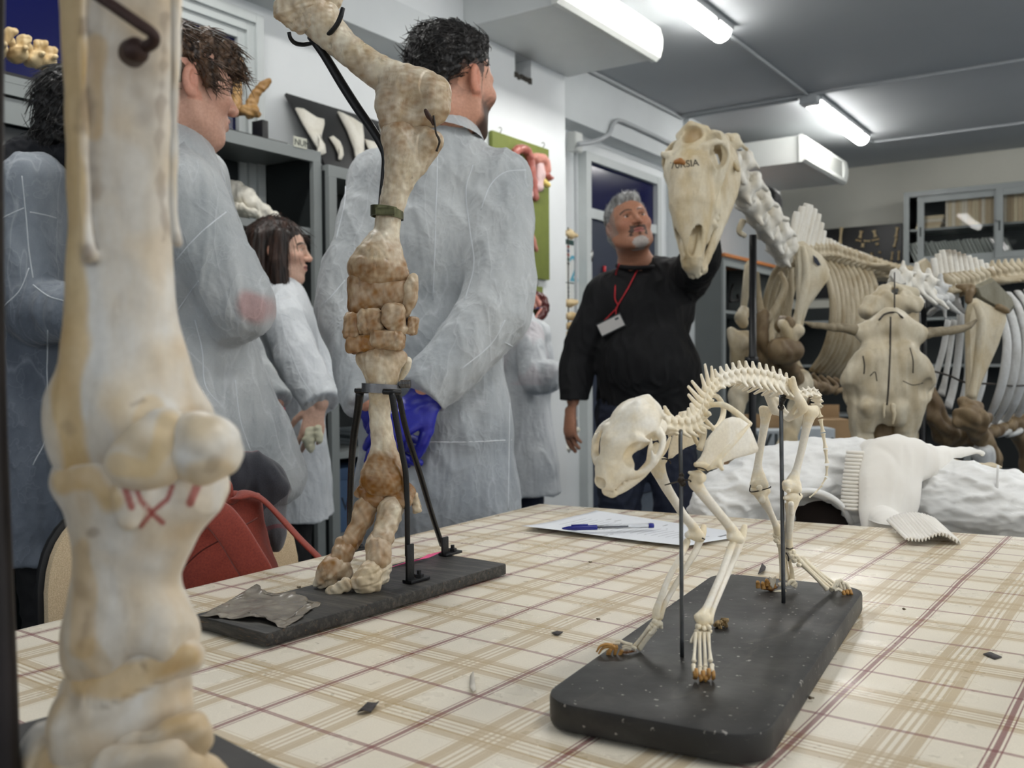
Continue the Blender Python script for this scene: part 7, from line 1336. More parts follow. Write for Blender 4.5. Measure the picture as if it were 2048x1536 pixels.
# ================================================================== horse skeleton with its hanging skull, and the ox skeleton beside it
M_hs = bone('horse_skeleton_bone', (218, 208, 184), (184, 160, 112), (92, 76, 54), s=12, amt=.6, damt=.25, rough=.45, bscale=150, bd=.0008)
M_rib = bone('rib_bone', (190, 178, 152), (142, 120, 82), (84, 66, 44), s=16, amt=.6, damt=.3, rough=.5)
M_brn = bone('dark_joint_bone', (132, 112, 82), (92, 70, 44), (50, 38, 26), s=18, amt=.7, damt=.4, rough=.55)
M_sk = bone('ox_skull_bone', (206, 196, 172), (172, 150, 110), (92, 78, 58), s=11, amt=.55, damt=.3, rough=.5, bscale=140, bd=.0012)
M_orib = bone('grey_rib_bone', (204, 205, 204), (150, 146, 136), (90, 84, 74), s=14, amt=.5, damt=.25, rough=.5)
M_wsp = bone('bleached_bone', (232, 229, 220), (206, 194, 168), (110, 96, 76), s=16, amt=.4, damt=.25, rough=.45)
M_ink = plain('dark_ink', (60, 54, 46), .7)
def skullframe(cx, cy, d, f, u):
    f_ = nrm(camv(*f)); u_ = camv(*u); u_ = nrm(u_ - f_ * (u_ @ f_)); l_ = np.cross(f_, u_); l_ = l_ if l_ @ RT > 0 else -l_; o = at(cx, cy, d); return lambda V: o + (V[:, 0:1] * l_ + V[:, 1:2] * f_ + V[:, 2:3] * u_) * .01
def drape(VF, target, lift=.001):
    import mathutils
    bv = mathutils.bvhtree.BVHTree.FromPolygons([tuple(v) for v in target[0]], [tuple(map(int, q)) for q in target[1]]); V = VF[0].copy()
    for i, v in enumerate(V):
        d = nrm(v - CAM); h_ = bv.ray_cast(Vector(CAM), Vector(d)); V[i] = (A(*h_[0]) if h_[0] is not None else v) - d * lift
    return V, VF[1]
hk = thing('horse_skeleton', 'mounted horse skeleton on a black pole, skull hanging beside the instructor', 'skeleton', A(*(ground(1503, 3.35))))
S = SDF(.34)
S.ell((0, -6.5, -4), (6.2, 6.5, 5.2)); S.ell((0, 0, -2.5), (9.0, 7, 3.6), k=2); S.chain([(0, 1, -4), (0, 12, -5), (0, 22, -6), (0, 31, -7.5)], [7.6, 7.0, 5.0, 3.2], 2); S.chain([(0, 2, -9), (0, 12, -10.5), (0, 22, -10)], [7, 6.2, 3.6], 2)
S.chain([(0, 4, .2), (0, 16, -.8), (0, 24.5, -2.4)], [3.4, 2.4, 1.0], 1, flat=(0, 0, 1), fs=.6); S.chain([(-4.5, -11, -2.5), (0, -13, -1.2), (4.5, -11, -2.5)], [1.5, 1.7, 1.5], 1)
for s in (-1, 1):
    S.chain([(s * 6, -3.2, .2), (s * 9.2, -5, -1), (s * 10.4, -5.6, -4)], [1.3, .9, .8], .8); S.chain(*spl([(s * 5.5, 12, -7), (s * 8, 5, -6.5), (s * 10, 0, -6.3), (s * 10.6, -5, -5), (s * 8.6, -9, -5), (s * 6, -10, -5)], [1.3, 1.5, 1.4, 1.4, 1.5, 1.8], 4), k=.8)
    S.ell((s * 9.2, -.8, -3.0), (4.0, 3.8, 3.1), k=.4, sub=True); S.ell((s * 7.5, -7, -3), (2.2, 3.2, 3), k=.8, sub=True)
    S.chain([(s * 2.2, 21, -3.6), (s * 2.4, 29.5, -4.6)], [2.0, 2.0], .4, True); S.ell((s * 3.3, 24.5, -3.5), (1.5, 4, 1.4), k=.4, sub=True); S.chain([(s * 3.6, 20, -7), (s * 2.6, 28, -6.3), (s * 1.5, 33, -6.6)], [1.6, 1.2, 1.6], .8)
    S.ell((s * 4.2, 27.5, -8.8), (1.4, 3.4, 1.2), k=.4, sub=True)
    for i in range(6): S.chain([(s * (4.3 + .18 * i), 18 - 2.5 * i, -10.5), (s * (4.5 + .18 * i), 18 - 2.5 * i, -13.2)], [1.35, 1.2], .2)
    for i in range(3): S.chain([(s * (.8 + 1.0 * i), 34.4 - .5 * i * i, -7.5), (s * (.7 + .9 * i), 36 - .5 * i * i, -9.6)], [.75, .6], .2)
S.ell((0, 33, -7.5), (2.9, 2.6, 1.9), k=.8); S.ell((1.4, -9.0, .8), (3.6, 3.4, 3.0), k=.5, sub=True); S.ell((3.6, -1.5, .4), (.8, 1.2, .9), k=.3, sub=True)
FRM = skullframe(1374, 322, 3.0, (-.10, .965, -.24), (-.60, -.22, -.76)); V, Q = S.build(1); V, Q = disp((V, Q), .12, .16, 3); c = np.ones((len(V), 3)); c = mixc(c, .5 * smooth01(vnoise(V, .05, 4), 0, .7), (.96, .88, .70)); c = mixc(c, .8 * (1 - smooth01(np.linalg.norm(V - A(0, 32, -6), axis=1), 2, 5)), (.62, .56, .46)); c = mixc(c, .8 * (1 - smooth01(np.linalg.norm(V - A(1.4, -8.6, -1), axis=1), 2.5, 4)) , (.55, .42, .26)); V = FRM(V); VH = (V, Q); obj('skull', VH, M_hs, hk, True, c)
S = SDF(.34)
for s in (-1, 1):
    S.chain(*spl([(s * 1.8, 33, -11), (s * 3.6, 25, -13.2), (s * 5.6, 14, -16), (s * 7.4, 3, -19), (s * 8.2, -4, -18.5), (s * 8.6, -7.5, -14), (s * 8.6, -8, -8)], [1.5, 1.7, 2.1, 2.2, 1.9, 1.5, 1.2], 4), k=.5, flat=(1, 0, 0), fs=.7); S.chain([(s * 5.8, 12, -14.5), (s * 7.4, 2, -15), (s * 8.2, -4, -13)], [3, 5, 4.6], 1, flat=(1, 0, 0), fs=.3)
    for i in range(6): S.chain([(s * (4.0 + .3 * i), 18 - 2.5 * i, -14.5), (s * (4.2 + .2 * i), 18 - 2.5 * i, -13.3)], [1.3, 1.2], .2)
    for i in range(3): S.chain([(s * (.7 + .9 * i), 34 - .5 * i * i, -11.5), (s * (.7 + .8 * i), 36 - .5 * i * i, -10)], [.75, .55], .2)
S.chain([(-1.5, 33, -11.3), (1.5, 33, -11.3)], 1.8, .6); V, Q = S.build(1); obj('lower_jaw', (FRM(disp((V, Q), .1, .16, 5)[0]), Q), M_hs, hk, True, np.ones((len(V), 3)))
p = at(1341, 338, 2.9); tx = nrm(RT * .98 + UP * .12); vf = textvf('70RSIA', .030, [tx, nrm(UP * .98 - RT * .12), -FW], p, .0006); obj('lettering', drape(vf, VH, .0016), M_ink, hk, False)
S = SDF(.003); S.chain([at(1352, 324, 2.91), at(1360, 322, 2.905), at(1367, 326, 2.905)], [.008, .010, .007]); V, Q = S.build(); obj('forehead_crust', (drape((V, Q), VH, .002)[0] * .3 + V * .7, Q), plain('amber_crust', (150, 98, 44), .5), hk)
NK = [(1449, 300, 3.10, .040), (1470, 338, 3.18, .046), (1484, 381, 3.26, .048), (1505, 419, 3.36, .05), (1526, 448, 3.48, .05), (1546, 478, 3.60, .05), (1562, 506, 3.72, .048)]
pts = np.array([at(*q[:3]) for q in NK]); tg = np.gradient(pts, axis=0)
for i in range(7):
    ud = UP * .7 + RT * .7; vf = vertebra(pts[i], tg[i], ud, NK[i][3] * .74, np.linalg.norm(tg[i]) * .92, (0, 1), .006, 0, .062 if i else .09, tdn=-.35, tf=.15, vox=.0042); vf = disp(vf, .003, 14, i); obj('neck_vertebra', vf, M_wsp if i else M_hs, hk, True, white(vf))
P, r = pc([(1487, 440, 3.4, 7), (1478, 462, 3.4, 6), (1490, 472, 3.42, 5)]); vf = tube(*spl(P, r, 4), 8); obj('neck_process', vf, M_hs, hk, True, white(vf))
def barbone(name, L, par, mat, flat=None, fs=1.0, n=10, sm=5, rough=0, sd=0):
    P, r = pc(L); P, r = spl(P, r, sm); vf = tube(P, r, n, flat=flat, fs=fs)
    return obj(name, vf, mat, par, True, white(vf))
def spines(par, bases, tips, d0, d1, w0, n, mat=None, nm='spinous_process', tipdark=False):
    for i in range(n):
        t_ = i / (n - 1); ib = t_ * (len(bases) - 1); a = min(int(ib), len(bases) - 2); fb = ib - a; bx_, by_ = A(*bases[a]) * (1 - fb) + A(*bases[a + 1]) * fb; it = t_ * (len(tips) - 1); a = min(int(it), len(tips) - 2); ft = it - a; tx_, ty_ = A(*tips[a]) * (1 - ft) + A(*tips[a + 1]) * ft; d = d0 + (d1 - d0) * t_
        P, r = pc([(bx_, by_, d, w0 * 1.25), ((bx_ + tx_) / 2 + 1, (by_ + ty_) / 2, d, w0), (tx_ * .9 + bx_ * .1, ty_ * .9 + by_ * .1, d, w0 * 1.05), (tx_, ty_, d, w0 * .9)]); P, r = spl(P, r, 3); vf = tube(P, r, 8, flat=FW, fs=.55); c = white(vf)
        if tipdark: x, y = pxy(vf[0]); c = mixc(c, .85 * (1 - smooth01(y - ty_ + 4 * vnoise(vf[0], 20, i), 4, 12)) * (i in (3, 4, 5, 6)), (.35, .30, .24))
        obj(nm, vf, mat or M_wsp, par, True, c)
spines(hk, [(1572, 520), (1592, 518), (1620, 508), (1648, 506)], [(1594, 424), (1612, 407), (1622, 410), (1636, 424), (1645, 452), (1650, 475)], 3.78, 4.15, 7, 9)
spines(hk, [(1655, 512), (1700, 520), (1752, 538)], [(1661, 477), (1684, 490), (1710, 500), (1735, 508), (1748, 516)], 4.2, 5.1, 4.6, 14)
bk = [(1568, 516, 3.78), (1610, 514, 4.0), (1650, 512, 4.2), (1700, 524, 4.6), (1752, 540, 5.1), (1800, 552, 5.5), (1850, 556, 5.9)]
bp = catmull([at(*q) for q in bk], 5); tgb = np.gradient(bp, axis=0)
for i in range(1, len(bp) - 1): vf = vertebra(bp[i], tgb[i], _z, .030, np.linalg.norm(tgb[i]) * .9, (0, 1), .004, 0, .05 if i < 17 else .14, tdn=-.05, tf=.1, vox=.006, art=False); obj('back_vertebra', vf, M_rib, hk, True, white(vf))
for i in range(10):
    o = 12 * i; d = 3.95 + .10 * i
    barbone('rib', [(1622 + o * .98, 508 + 1.6 * i, d + .08, 5.5), (1648 + o * .95, 536 + 4 * i, d - .02, 6.5), (1664 + o * .82, 590 + 5 * i, d - .10, 7), (1664 + o * .72, 650 + 4.4 * i, d - .12, 7.5), (1648 + o * .68, 705 + 3 * i, d - .08, 7), (1622 + o * .7, 742 + 2.6 * i, d, 5)], hk, M_rib, flat=FW, fs=.5)
for i in range(5):
    o = 12 * i; d = 4.1 + .16 * i
    barbone('rib', [(1572 + o, 518, d, 6), (1546 + o, 552, d + .08, 6), (1530 + o, 612, d + .14, 6.5), (1530 + o, 668, d + .12, 6.5), (1544 + o, 720, d + .04, 6), (1566 + o, 756, d - .02, 5)], hk, M_rib, flat=FW, fs=.5)
for L in ([(1560, 545, 3.82, 6), (1570, 575, 3.80, 7), (1552, 615, 3.78, 7), (1532, 645, 3.76, 8)], [(1582, 535, 3.86, 6), (1580, 600, 3.84, 7), (1562, 660, 3.84, 8), (1545, 715, 3.82, 9)], [(1513, 545, 3.86, 6), (1518, 600, 3.82, 7), (1526, 640, 3.78, 9)]): barbone('rib', L, hk, M_rib, flat=FW, fs=.6)
for i in range(7): barbone('rib_cartilage', [(1596 + 14 * i, 742 + 3 * i, 3.96 + .08 * i, 5), (1610 + 16 * i, 772, 3.98 + .07 * i, 5), (1590 + 16 * i, 786, 3.98 + .06 * i, 5)], hk, M_brn, sm=3)
def sdfb(name, Ls, par, mat, vox=.005, k=.02, rough=(.005, 12), seed=1, flat=None, fs=1.0, subs=()):
    S = SDF(vox)
    for L in Ls: addc(S, L, k, flat=flat, fs=fs)
    for L in subs: addc(S, L, k * .5, sub=True)
    V, Q = disp(S.build(1), rough[0], rough[1], seed); return obj(name, (V, Q), mat, par, True, np.ones((len(V), 3)))
sdfb('sternum', [[(1526, 632, 3.74, 12), (1526, 680, 3.74, 15), (1538, 725, 3.78, 18), (1570, 758, 3.85, 18), (1610, 770, 3.95, 12), (1660, 778, 4.1, 8)]], hk, M_brn, rough=(.010, 12))
def blade(name, poly, d, th, par, mat, ridge=None, rr=6, dk=None):
    vf = plate(poly, dk or (lambda x, y: d), th, FW); b_ = obj(name, vf, mat, par, 'auto', white(vf))
    if ridge:
        P, r = pc([(x, y, d - .012, q) for x, y, q in ridge]); P, r = spl(P, r, 4); v2 = tube(P, r, 10); obj(name + '_ridge', v2, mat, par, True, white(v2))
blade('shoulder_blade', [(1595, 484), (1606, 482), (1622, 495), (1645, 513), (1659, 540), (1657, 558), (1634, 590), (1617, 614), (1608, 640), (1603, 668), (1586, 672), (1579, 655), (1588, 630), (1593, 600), (1591, 540), (1590, 500)], 3.72, .028, hk, M_hs, [(1605, 492, 5), (1612, 540, 9), (1606, 590, 9), (1598, 625, 7), (1594, 655, 6)])
pm_ = plain('ink_stamp', (40, 46, 60), .6); vf = plate([(1626, 510), (1634, 516), (1642, 530), (1636, 532), (1628, 524)], lambda x, y: 3.695, .004, FW); obj('ink_mark', vf, pm_, hk, 'auto')
sdfb('humerus', [[(1566, 652, 3.70, 16), (1572, 648, 3.70, 18)], [(1572, 690, 3.70, 18), (1556, 698, 3.68, 22), (1562, 706, 3.68, 24), (1588, 702, 3.7, 20)], [(1572, 715, 3.72, 17), (1582, 740, 3.80, 15), (1592, 758, 3.88, 18)]], hk, M_brn)
sdfb('humerus_head', [[(1590, 664, 3.70, 16), (1578, 672, 3.70, 14), (1568, 650, 3.69, 14)]], hk, M_hs)
sdfb('radius', [[(1600, 768, 3.9, 20), (1596, 800, 3.88, 17), (1586, 842, 3.86, 18), (1572, 890, 3.84, 17), (1562, 935, 3.84, 18), (1560, 1000, 3.84, 20)], [(1606, 752, 3.92, 14), (1612, 772, 3.92, 13)]], hk, M_hs); sdfb('elbow_bone', [[(1598, 745, 3.94, 12), (1612, 770, 3.96, 14), (1610, 800, 3.95, 10)]], hk, M_brn)
sdfb('lower_limb', [[(1560, 1010, 3.84, 20), (1558, 1060, 3.84, 17), (1560, 1150, 3.84, 16), (1562, 1200, 3.80, 20), (1560, 1233, 3.72, 22)]], hk, M_hs)
blade('shoulder_blade', [(1489, 530), (1497, 520), (1502, 540), (1500, 580), (1494, 612), (1490, 626), (1480, 622), (1483, 590)], 3.95, .026, hk, M_hs)
sdfb('humerus_head', [[(1487, 622, 3.92, 12), (1482, 636, 3.9, 13), (1486, 646, 3.9, 12)]], hk, M_hs); sdfb('humerus', [[(1462, 664, 3.9, 10), (1472, 676, 3.9, 18), (1490, 680, 3.9, 20)], [(1478, 690, 3.9, 20), (1478, 730, 3.94, 15), (1482, 765, 3.98, 18)]], hk, M_hs, subs=[[(1474, 660, 3.86, 5), (1482, 664, 3.86, 4)]])
sdfb('radius', [[(1472, 786, 3.96, 16), (1486, 788, 3.96, 16)], [(1478, 792, 3.96, 17), (1476, 830, 3.94, 12), (1474, 880, 3.92, 12), (1472, 940, 3.92, 15), (1472, 1010, 3.92, 18)], [(1472, 1020, 3.92, 15), (1472, 1120, 3.9, 13), (1474, 1180, 3.86, 18), (1476, 1212, 3.80, 20)]], hk, M_hs)
M_pole = plain('black_steel_pole', (16, 17, 20), .35, .3, var=.2)
obj('pole', tube([at(1506, 470, 3.40), A(*(at(1503, 700, 3.40)[:2]), .02)], .0135, 14), M_pole, hk); obj('pole_collar', tube([at(1503, 714, 3.39), at(1503, 730, 3.39)], .024, 14), M_pole, hk); q = at(1503, 700, 3.40); obj('pole_base', bxr(q[0] - .22, q[0] + .22, q[1] - .14, q[1] + .14, .002, .022, .005), M_pole, hk, 'auto')
blade('hip_bone', [(1800, 560), (1822, 540), (1838, 522), (1850, 516), (1862, 528), (1866, 548), (1858, 566), (1828, 572)], 5.7, .06, hk, M_rib); blade('hip_bone', [(1748, 548), (1758, 541), (1790, 545), (1820, 548), (1818, 556), (1780, 560)], 5.5, .05, hk, M_rib)
for i in range(5): barbone('transverse_process', [(1742 + 8 * i, 556 + 1.2 * i, 5.15 + .08 * i, 4), (1768 + 8 * i, 553 + i, 5.0 + .08 * i, 3), (1786 + 7 * i, 556, 4.9 + .08 * i, 2.5)], hk, M_rib, sm=3)
sdfb('hind_limb', [[(1840, 575, 5.75, 20), (1822, 640, 5.7, 16), (1800, 690, 5.6, 20)], [(1800, 700, 5.6, 18), (1812, 800, 5.7, 13), (1822, 870, 5.8, 14)], [(1822, 880, 5.8, 14), (1818, 1000, 5.8, 12), (1816, 1066, 5.74, 14)]], hk, M_rib, .009)
# ------------------------------------------------------------------ ox
ok = thing('ox_skeleton', 'mounted ox skeleton with a horned skull facing the table, on a black pole', 'skeleton', A(*ground(1845, 3.1)))
DC = 2.75; S = SDF(.0042)
addc(S, [(1782, 648, DC, 30), (1781, 690, DC, 54), (1779, 725, DC - .02, 60), (1777, 758, DC - .03, 70), (1775, 790, DC - .03, 56), (1772, 812, DC - .04, 44)], flat=FW, fs=.42)
addc(S, [(1726, 662, DC, 18), (1782, 655, DC, 28), (1838, 666, DC, 18)], .02); addc(S, [(1782, 636, DC + .01, 14), (1782, 650, DC, 26)], .03)
for q in ((1705, 762, -1), (1846, 756, 1)): addc(S, [(q[0] + q[2] * -28, 720, DC - .04, 24), (q[0], q[1] - 6, DC - .02, 22), (q[0] + q[2] * 2, q[1] + 14, DC - .0, 15)], .03)
for q in ((1697, 790, -1), (1855, 778, 1)): addc(S, [(q[0], q[1] - 4, DC - .05, 17), (q[0] - q[2] * 3, q[1] + 8, DC - .04, 17)], .008, sub=True); addc(S, [(q[0] + q[2] * 2, q[1] - 22, DC + .05, 9), (q[0] + q[2] * 4, q[1] + 6, DC + .06, 8), (q[0] - q[2] * 12, q[1] + 32, DC + .02, 9)], .015)
addc(S, [(1718, 806, DC + .0, 20), (1722, 850, DC, 22), (1726, 900, DC, 20), (1742, 970, DC - .02, 16)], .03); addc(S, [(1822, 800, DC, 26), (1814, 850, DC, 24), (1806, 900, DC, 20), (1792, 970, DC - .02, 16)], .03); addc(S, [(1732, 812, DC - .05, 14), (1738, 824, DC - .05, 7)], .012); addc(S, [(1796, 816, DC - .05, 18), (1798, 838, DC - .05, 12), (1792, 846, DC - .05, 5)], .012)
addc(S, [(1768, 818, DC - .10, 11), (1768, 850, DC - .06, 18), (1768, 900, DC - .06, 18), (1768, 960, DC - .06, 16)], .012, sub=True); addc(S, [(1781, 632, DC - .075, 1.6), (1779, 700, DC - .115, 1.8), (1775, 812, DC - .14, 2)], .004, sub=True)
addc(S, [(1727, 720, DC - .115, 2), (1731, 735, DC - .12, 3), (1728, 752, DC - .13, 2)], .004, sub=True); addc(S, [(1822, 700, DC - .10, 1.6), (1828, 725, DC - .11, 2), (1827, 748, DC - .12, 1.6)], .004, sub=True)
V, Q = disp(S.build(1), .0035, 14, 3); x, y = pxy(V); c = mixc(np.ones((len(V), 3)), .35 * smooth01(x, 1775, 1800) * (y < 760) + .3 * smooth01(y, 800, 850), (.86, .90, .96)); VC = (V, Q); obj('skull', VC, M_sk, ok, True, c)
def crack(L, r, nm='suture'):
    import mathutils
    bv = mathutils.bvhtree.BVHTree.FromPolygons([tuple(v) for v in VC[0]], [tuple(map(int, q)) for q in VC[1]]); P = []
    for x, y, _q in catmull([A(q[0], q[1], 0) for q in L], 6):
        h_ = bv.ray_cast(Vector(CAM), Vector(nrm(ray(x, y))))
        if h_[0] is not None: P.append(A(*h_[0]))
    if len(P) > 3: obj(nm, tube(P, r, 6), M_ink, ok)
crack([(1781, 634), (1780, 700), (1777, 770), (1774, 810)], .0028); crack([(1726, 712), (1729, 730), (1728, 748)], .0022, 'crack'); crack([(1820, 696), (1826, 720), (1826, 746)], .0018, 'crack'); crack([(1740, 752), (1750, 744), (1754, 762)], .0014, 'crack'); crack([(1806, 762), (1826, 770), (1846, 766)], .0014, 'crack')
sdfb('nasal_cavity', [[(1768, 830, DC + .03, 22), (1768, 900, DC + .03, 24), (1768, 960, DC + .02, 18)]], ok, M_brn); sdfb('nasal_splinter', [[(1786, 812, DC - .07, 5), (1788, 832, DC - .07, 4), (1786, 848, DC - .07, 2)], [(1770, 806, DC - .08, 2.5), (1768, 836, DC - .08, 2)]], ok, M_hs, .003, .004, (.002, 40))
M_horn = bone('horn', (148, 136, 112), (96, 84, 62), (52, 46, 36), s=20, amt=.7, damt=.4, rough=.5, stretch=(1, 1, 1))
sdfb('horn', [[(1716, 661, DC, 12), (1690, 657, DC, 9.5), (1654, 653, DC, 7.5), (1628, 650, DC, 6), (1610, 645, DC, 3)]], ok, M_horn, .003, .01, (.0015, 30)); sdfb('horn', [[(1844, 668, DC, 12), (1872, 664, DC, 10), (1904, 661, DC, 9), (1932, 655, DC, 7.5), (1952, 640, DC, 3)]], ok, M_horn, .003, .01, (.0015, 30))
sdfb('skull_back', [[(1735, 622, DC + .12, 16), (1760, 606, DC + .14, 24), (1800, 604, DC + .14, 24), (1826, 610, DC + .12, 16)], [(1768, 585, DC + .16, 13), (1790, 578, DC + .18, 12)], [(1805, 582, DC + .17, 14), (1824, 588, DC + .16, 12)]], ok, M_sk, .004, .015, (.006, 16), subs=[[(1790, 582, DC + .12, 9), (1791, 582, DC + .2, 8)]])
obj('mount_wire', join(tube([at(1789, 545, DC + .05), at(1789, 634, DC - .02)], .0022, 6), stube([at(1758, 640, DC - .06), at(1770, 628, DC - .04), at(1790, 625, DC - .03), at(1806, 636, DC - .05)], .003, 6, 4)), M_wire, ok)
for i, (x, y, d, r_) in enumerate(((1800, 568, 3.05, .05), (1826, 572, 3.12, .05), (1850, 582, 3.2, .05), (1874, 592, 3.28, .05), (1898, 600, 3.36, .05))): vf = disp(vertebra(at(x, y, d), RT * .8 - UP * .3 + FW * .5, UP + RT * .2, r_ * .5, .055, (-.4, 1), .03, 0, .085, tdn=-.6, tf=.3, vox=.0045), .003, 14, i); obj('neck_vertebra', vf, M_wsp if i < 3 else M_orib, ok, True, white(vf))
blade('neck_wing', [(1778, 552), (1782, 540), (1792, 536), (1800, 544), (1803, 560), (1812, 568), (1800, 572), (1786, 566)], 3.0, .02, ok, M_wsp); sdfb('rib_head', [[(1876, 608, 3.2, 8), (1888, 620, 3.2, 6), (1892, 634, 3.2, 5)], [(1868, 598, 3.2, 9), (1900, 596, 3.3, 9)]], ok, M_orib)
spines(ok, [(1874, 574), (1912, 572), (1950, 560), (1985, 548)], [(1867, 516), (1882, 500), (1903, 499), (1920, 506), (1940, 512), (1962, 520), (1980, 534)], 3.3, 3.85, 6.5, 12, tipdark=True)
bp = catmull([at(*q) for q in ((1880, 584, 3.3), (1930, 576, 3.55), (1985, 560, 3.9), (2050, 552, 4.4), (2110, 550, 4.9))], 5); tgb = np.gradient(bp, axis=0)
for i in range(1, len(bp) - 1): vf = vertebra(bp[i], tgb[i], _z, .028, np.linalg.norm(tgb[i]) * .9, (0, 1), .03 if i > 9 else .004, 0, .05 if i < 9 else .12, tdn=-.05, tf=.1, vox=.006, art=False); obj('back_vertebra', vf, M_rib, ok, True, white(vf))
blade('blade_cartilage', [(1942, 574), (1960, 566), (1982, 556), (2000, 575), (2022, 598), (2028, 614), (2018, 626), (1994, 620), (1968, 606), (1950, 594)], 3.30, .05, ok, bone('cartilage', (150, 146, 128), (112, 104, 80), s=16, amt=.7, rough=.5)); sdfb('joint_tissue_filler', [[(1908, 586, 3.36, 10), (1925, 580, 3.34, 11), (1944, 580, 3.3, 10)], [(1998, 614, 3.27, 7), (2014, 622, 3.27, 6)], [(1940, 588, 3.28, 9), (1938, 604, 3.28, 8)]], ok, M_brn)
blade('shoulder_blade', [(1938, 598), (1952, 596), (1985, 614), (2011, 628), (2012, 640), (1996, 690), (1974, 740), (1957, 780), (1950, 806), (1930, 806), (1932, 760), (1931, 690), (1930, 630)], 3.28, .03, ok, M_hs, [(1950, 605, 7), (1962, 640, 10), (1958, 700, 10), (1948, 760, 8), (1942, 795, 9)])
sdfb('humerus', [[(1922, 804, 3.2, 10), (1940, 812, 3.2, 14), (1958, 812, 3.2, 9)], [(1922, 838, 3.18, 20), (1942, 836, 3.18, 28), (1962, 842, 3.18, 18), (1978, 832, 3.16, 8)], [(1950, 860, 3.2, 18), (1975, 895, 3.26, 18), (1985, 925, 3.3, 20)]], ok, M_brn, rough=(.008, 14)); sdfb('radius', [[(1965, 905, 3.24, 22), (1972, 940, 3.24, 16), (1970, 1010, 3.2, 15), (1968, 1080, 3.2, 20)], [(1968, 1090, 3.2, 16), (1968, 1200, 3.2, 14), (1966, 1280, 3.14, 20), (1964, 1342, 3.05, 22)]], ok, M_orib)
sdfb('sternum', [[(1860, 780, 3.3, 14), (1866, 820, 3.3, 20), (1890, 860, 3.3, 26), (1930, 872, 3.34, 20), (1990, 862, 3.5, 9), (2040, 840, 3.7, 8)]], ok, M_brn, rough=(.012, 12))
for i in range(7):
    o = 19 * i; d = 3.42 + .10 * i
    barbone('rib', [(1978 + o, 592 - 3 * i, d + .06, 8), (2000 + o, 622 - 2 * i, d - .03, 9), (2014 + o, 680, d - .10, 9.5), (2008 + o, 750, d - .12, 10), (1990 + o, 810, d - .08, 9), (1968 + o, 850 - i, d, 7)], ok, M_orib, flat=FW, fs=.45)
for L in ([(1896, 640, 3.42, 6), (1886, 700, 3.40, 6.5), (1868, 760, 3.38, 7), (1860, 790, 3.36, 9)], [(1908, 640, 3.45, 6), (1900, 700, 3.43, 6), (1890, 760, 3.4, 6), (1882, 790, 3.38, 9)], [(1922, 620, 3.5, 8), (1918, 700, 3.5, 8), (1908, 770, 3.46, 8), (1896, 815, 3.42, 9)], [(1944, 640, 3.56, 7), (1938, 740, 3.56, 8), (1924, 810, 3.52, 8)], [(1968, 650, 3.6, 8), (1966, 750, 3.6, 9), (1950, 815, 3.56, 9)]): barbone('rib', L, ok, M_orib, flat=FW, fs=.5)
for i in range(5): barbone('rib_cartilage', [(1962 + 20 * i, 845, 3.45 + .08 * i, 6), (1952 + 22 * i, 862, 3.42 + .06 * i, 6), (1934 + 20 * i, 870, 3.4 + .05 * i, 6)], ok, M_orib, sm=3)
obj('mount_wire', stube([at(1866, 742, 3.30), at(1900, 752, 3.34), at(1932, 765, 3.30), at(1985, 768, 3.30), at(2030, 772, 3.42), at(2080, 768, 3.6)], .0035, 6, 6), M_wire, ok)
obj('pole', tube([at(1846, 600, 3.25), A(*(at(1846, 700, 3.25)[:2]), .02)], .0125, 14), M_pole, ok); q = at(1846, 700, 3.25); obj('pole_base', bxr(q[0] - .2, q[0] + .2, q[1] - .14, q[1] + .14, .002, .022, .005), M_pole, ok, 'auto')
sdfb('hind_limb', [[(2090, 560, 5.0, 22), (2085, 650, 5.0, 16), (2070, 720, 4.9, 20)], [(2070, 730, 4.9, 18), (2090, 850, 5.0, 13), (2096, 900, 5.0, 15)], [(2096, 910, 5.0, 14), (2090, 1050, 4.95, 12), (2088, 1114, 4.9, 16)]], ok, M_rib, .009)
sdfb('far_humerus', [[(2022, 842, 3.7, 16), (2036, 850, 3.7, 18), (2048, 842, 3.7, 14)], [(2030, 862, 3.72, 16), (2044, 880, 3.74, 14), (2056, 900, 3.76, 16)], [(2056, 910, 3.76, 15), (2056, 1050, 3.76, 14), (2054, 1238, 3.72, 18)]], ok, M_brn)
# ================================================================== chair, rucksack, scarf, coat, papers and marks on the cloth
# printed sheets with a ball pen
ph = [onz(x, y, TZ) for x, y in ((1041, 1060), (1188, 1028), (1496, 1082), (1372, 1100))]
def sheetof(P, z, cur, seed, nu=34, nv=22):
    def fn(u, v):
        p = (P[0] * (1 - v) + P[3] * v) * (1 - u) + (P[1] * (1 - v) + P[2] * v) * u; e = max(0, abs(u - .5) * 2 - .55) ** 2
        return p + A(0, 0, z + cur * e * (1 + .4 * math.sin(5 * v + seed)) + .0012 * (1 + math.sin(9 * u + 4 * v + seed)) * .5)
    return sheet(fn, nu, nv, .0003), fn
t = NT('printed_paper'); t.base(srgb(226, 229, 234)); t.set(rough=.6); M_print = t.m; M_pink_ = plain('grey_print', (128, 130, 134), .7)
vf, _f = sheetof([onz(x, y, TZ) for x, y in ((1050, 1056), (1215, 1035), (1440, 1073), (1350, 1092))], .0022, .006, 2); tag(obj('paper_sheet', vf, M_print), 'lower white sheet peeking out under the printed one', 'paper')
P_ = [onz(x, y, TZ) for x, y in ((1041, 1062), (1192, 1029), (1494, 1076), (1372, 1100))]; vf, pf = sheetof(P_, .0050, .010, 1); ppr = thing('paper_sheet', 'printed white sheet of ruled lines lying behind the front legs of the cat', 'paper', _z * TZ + (P_[0] + P_[2]) * A(.5, .5, 0)); obj('sheet', vf, M_print, ppr)
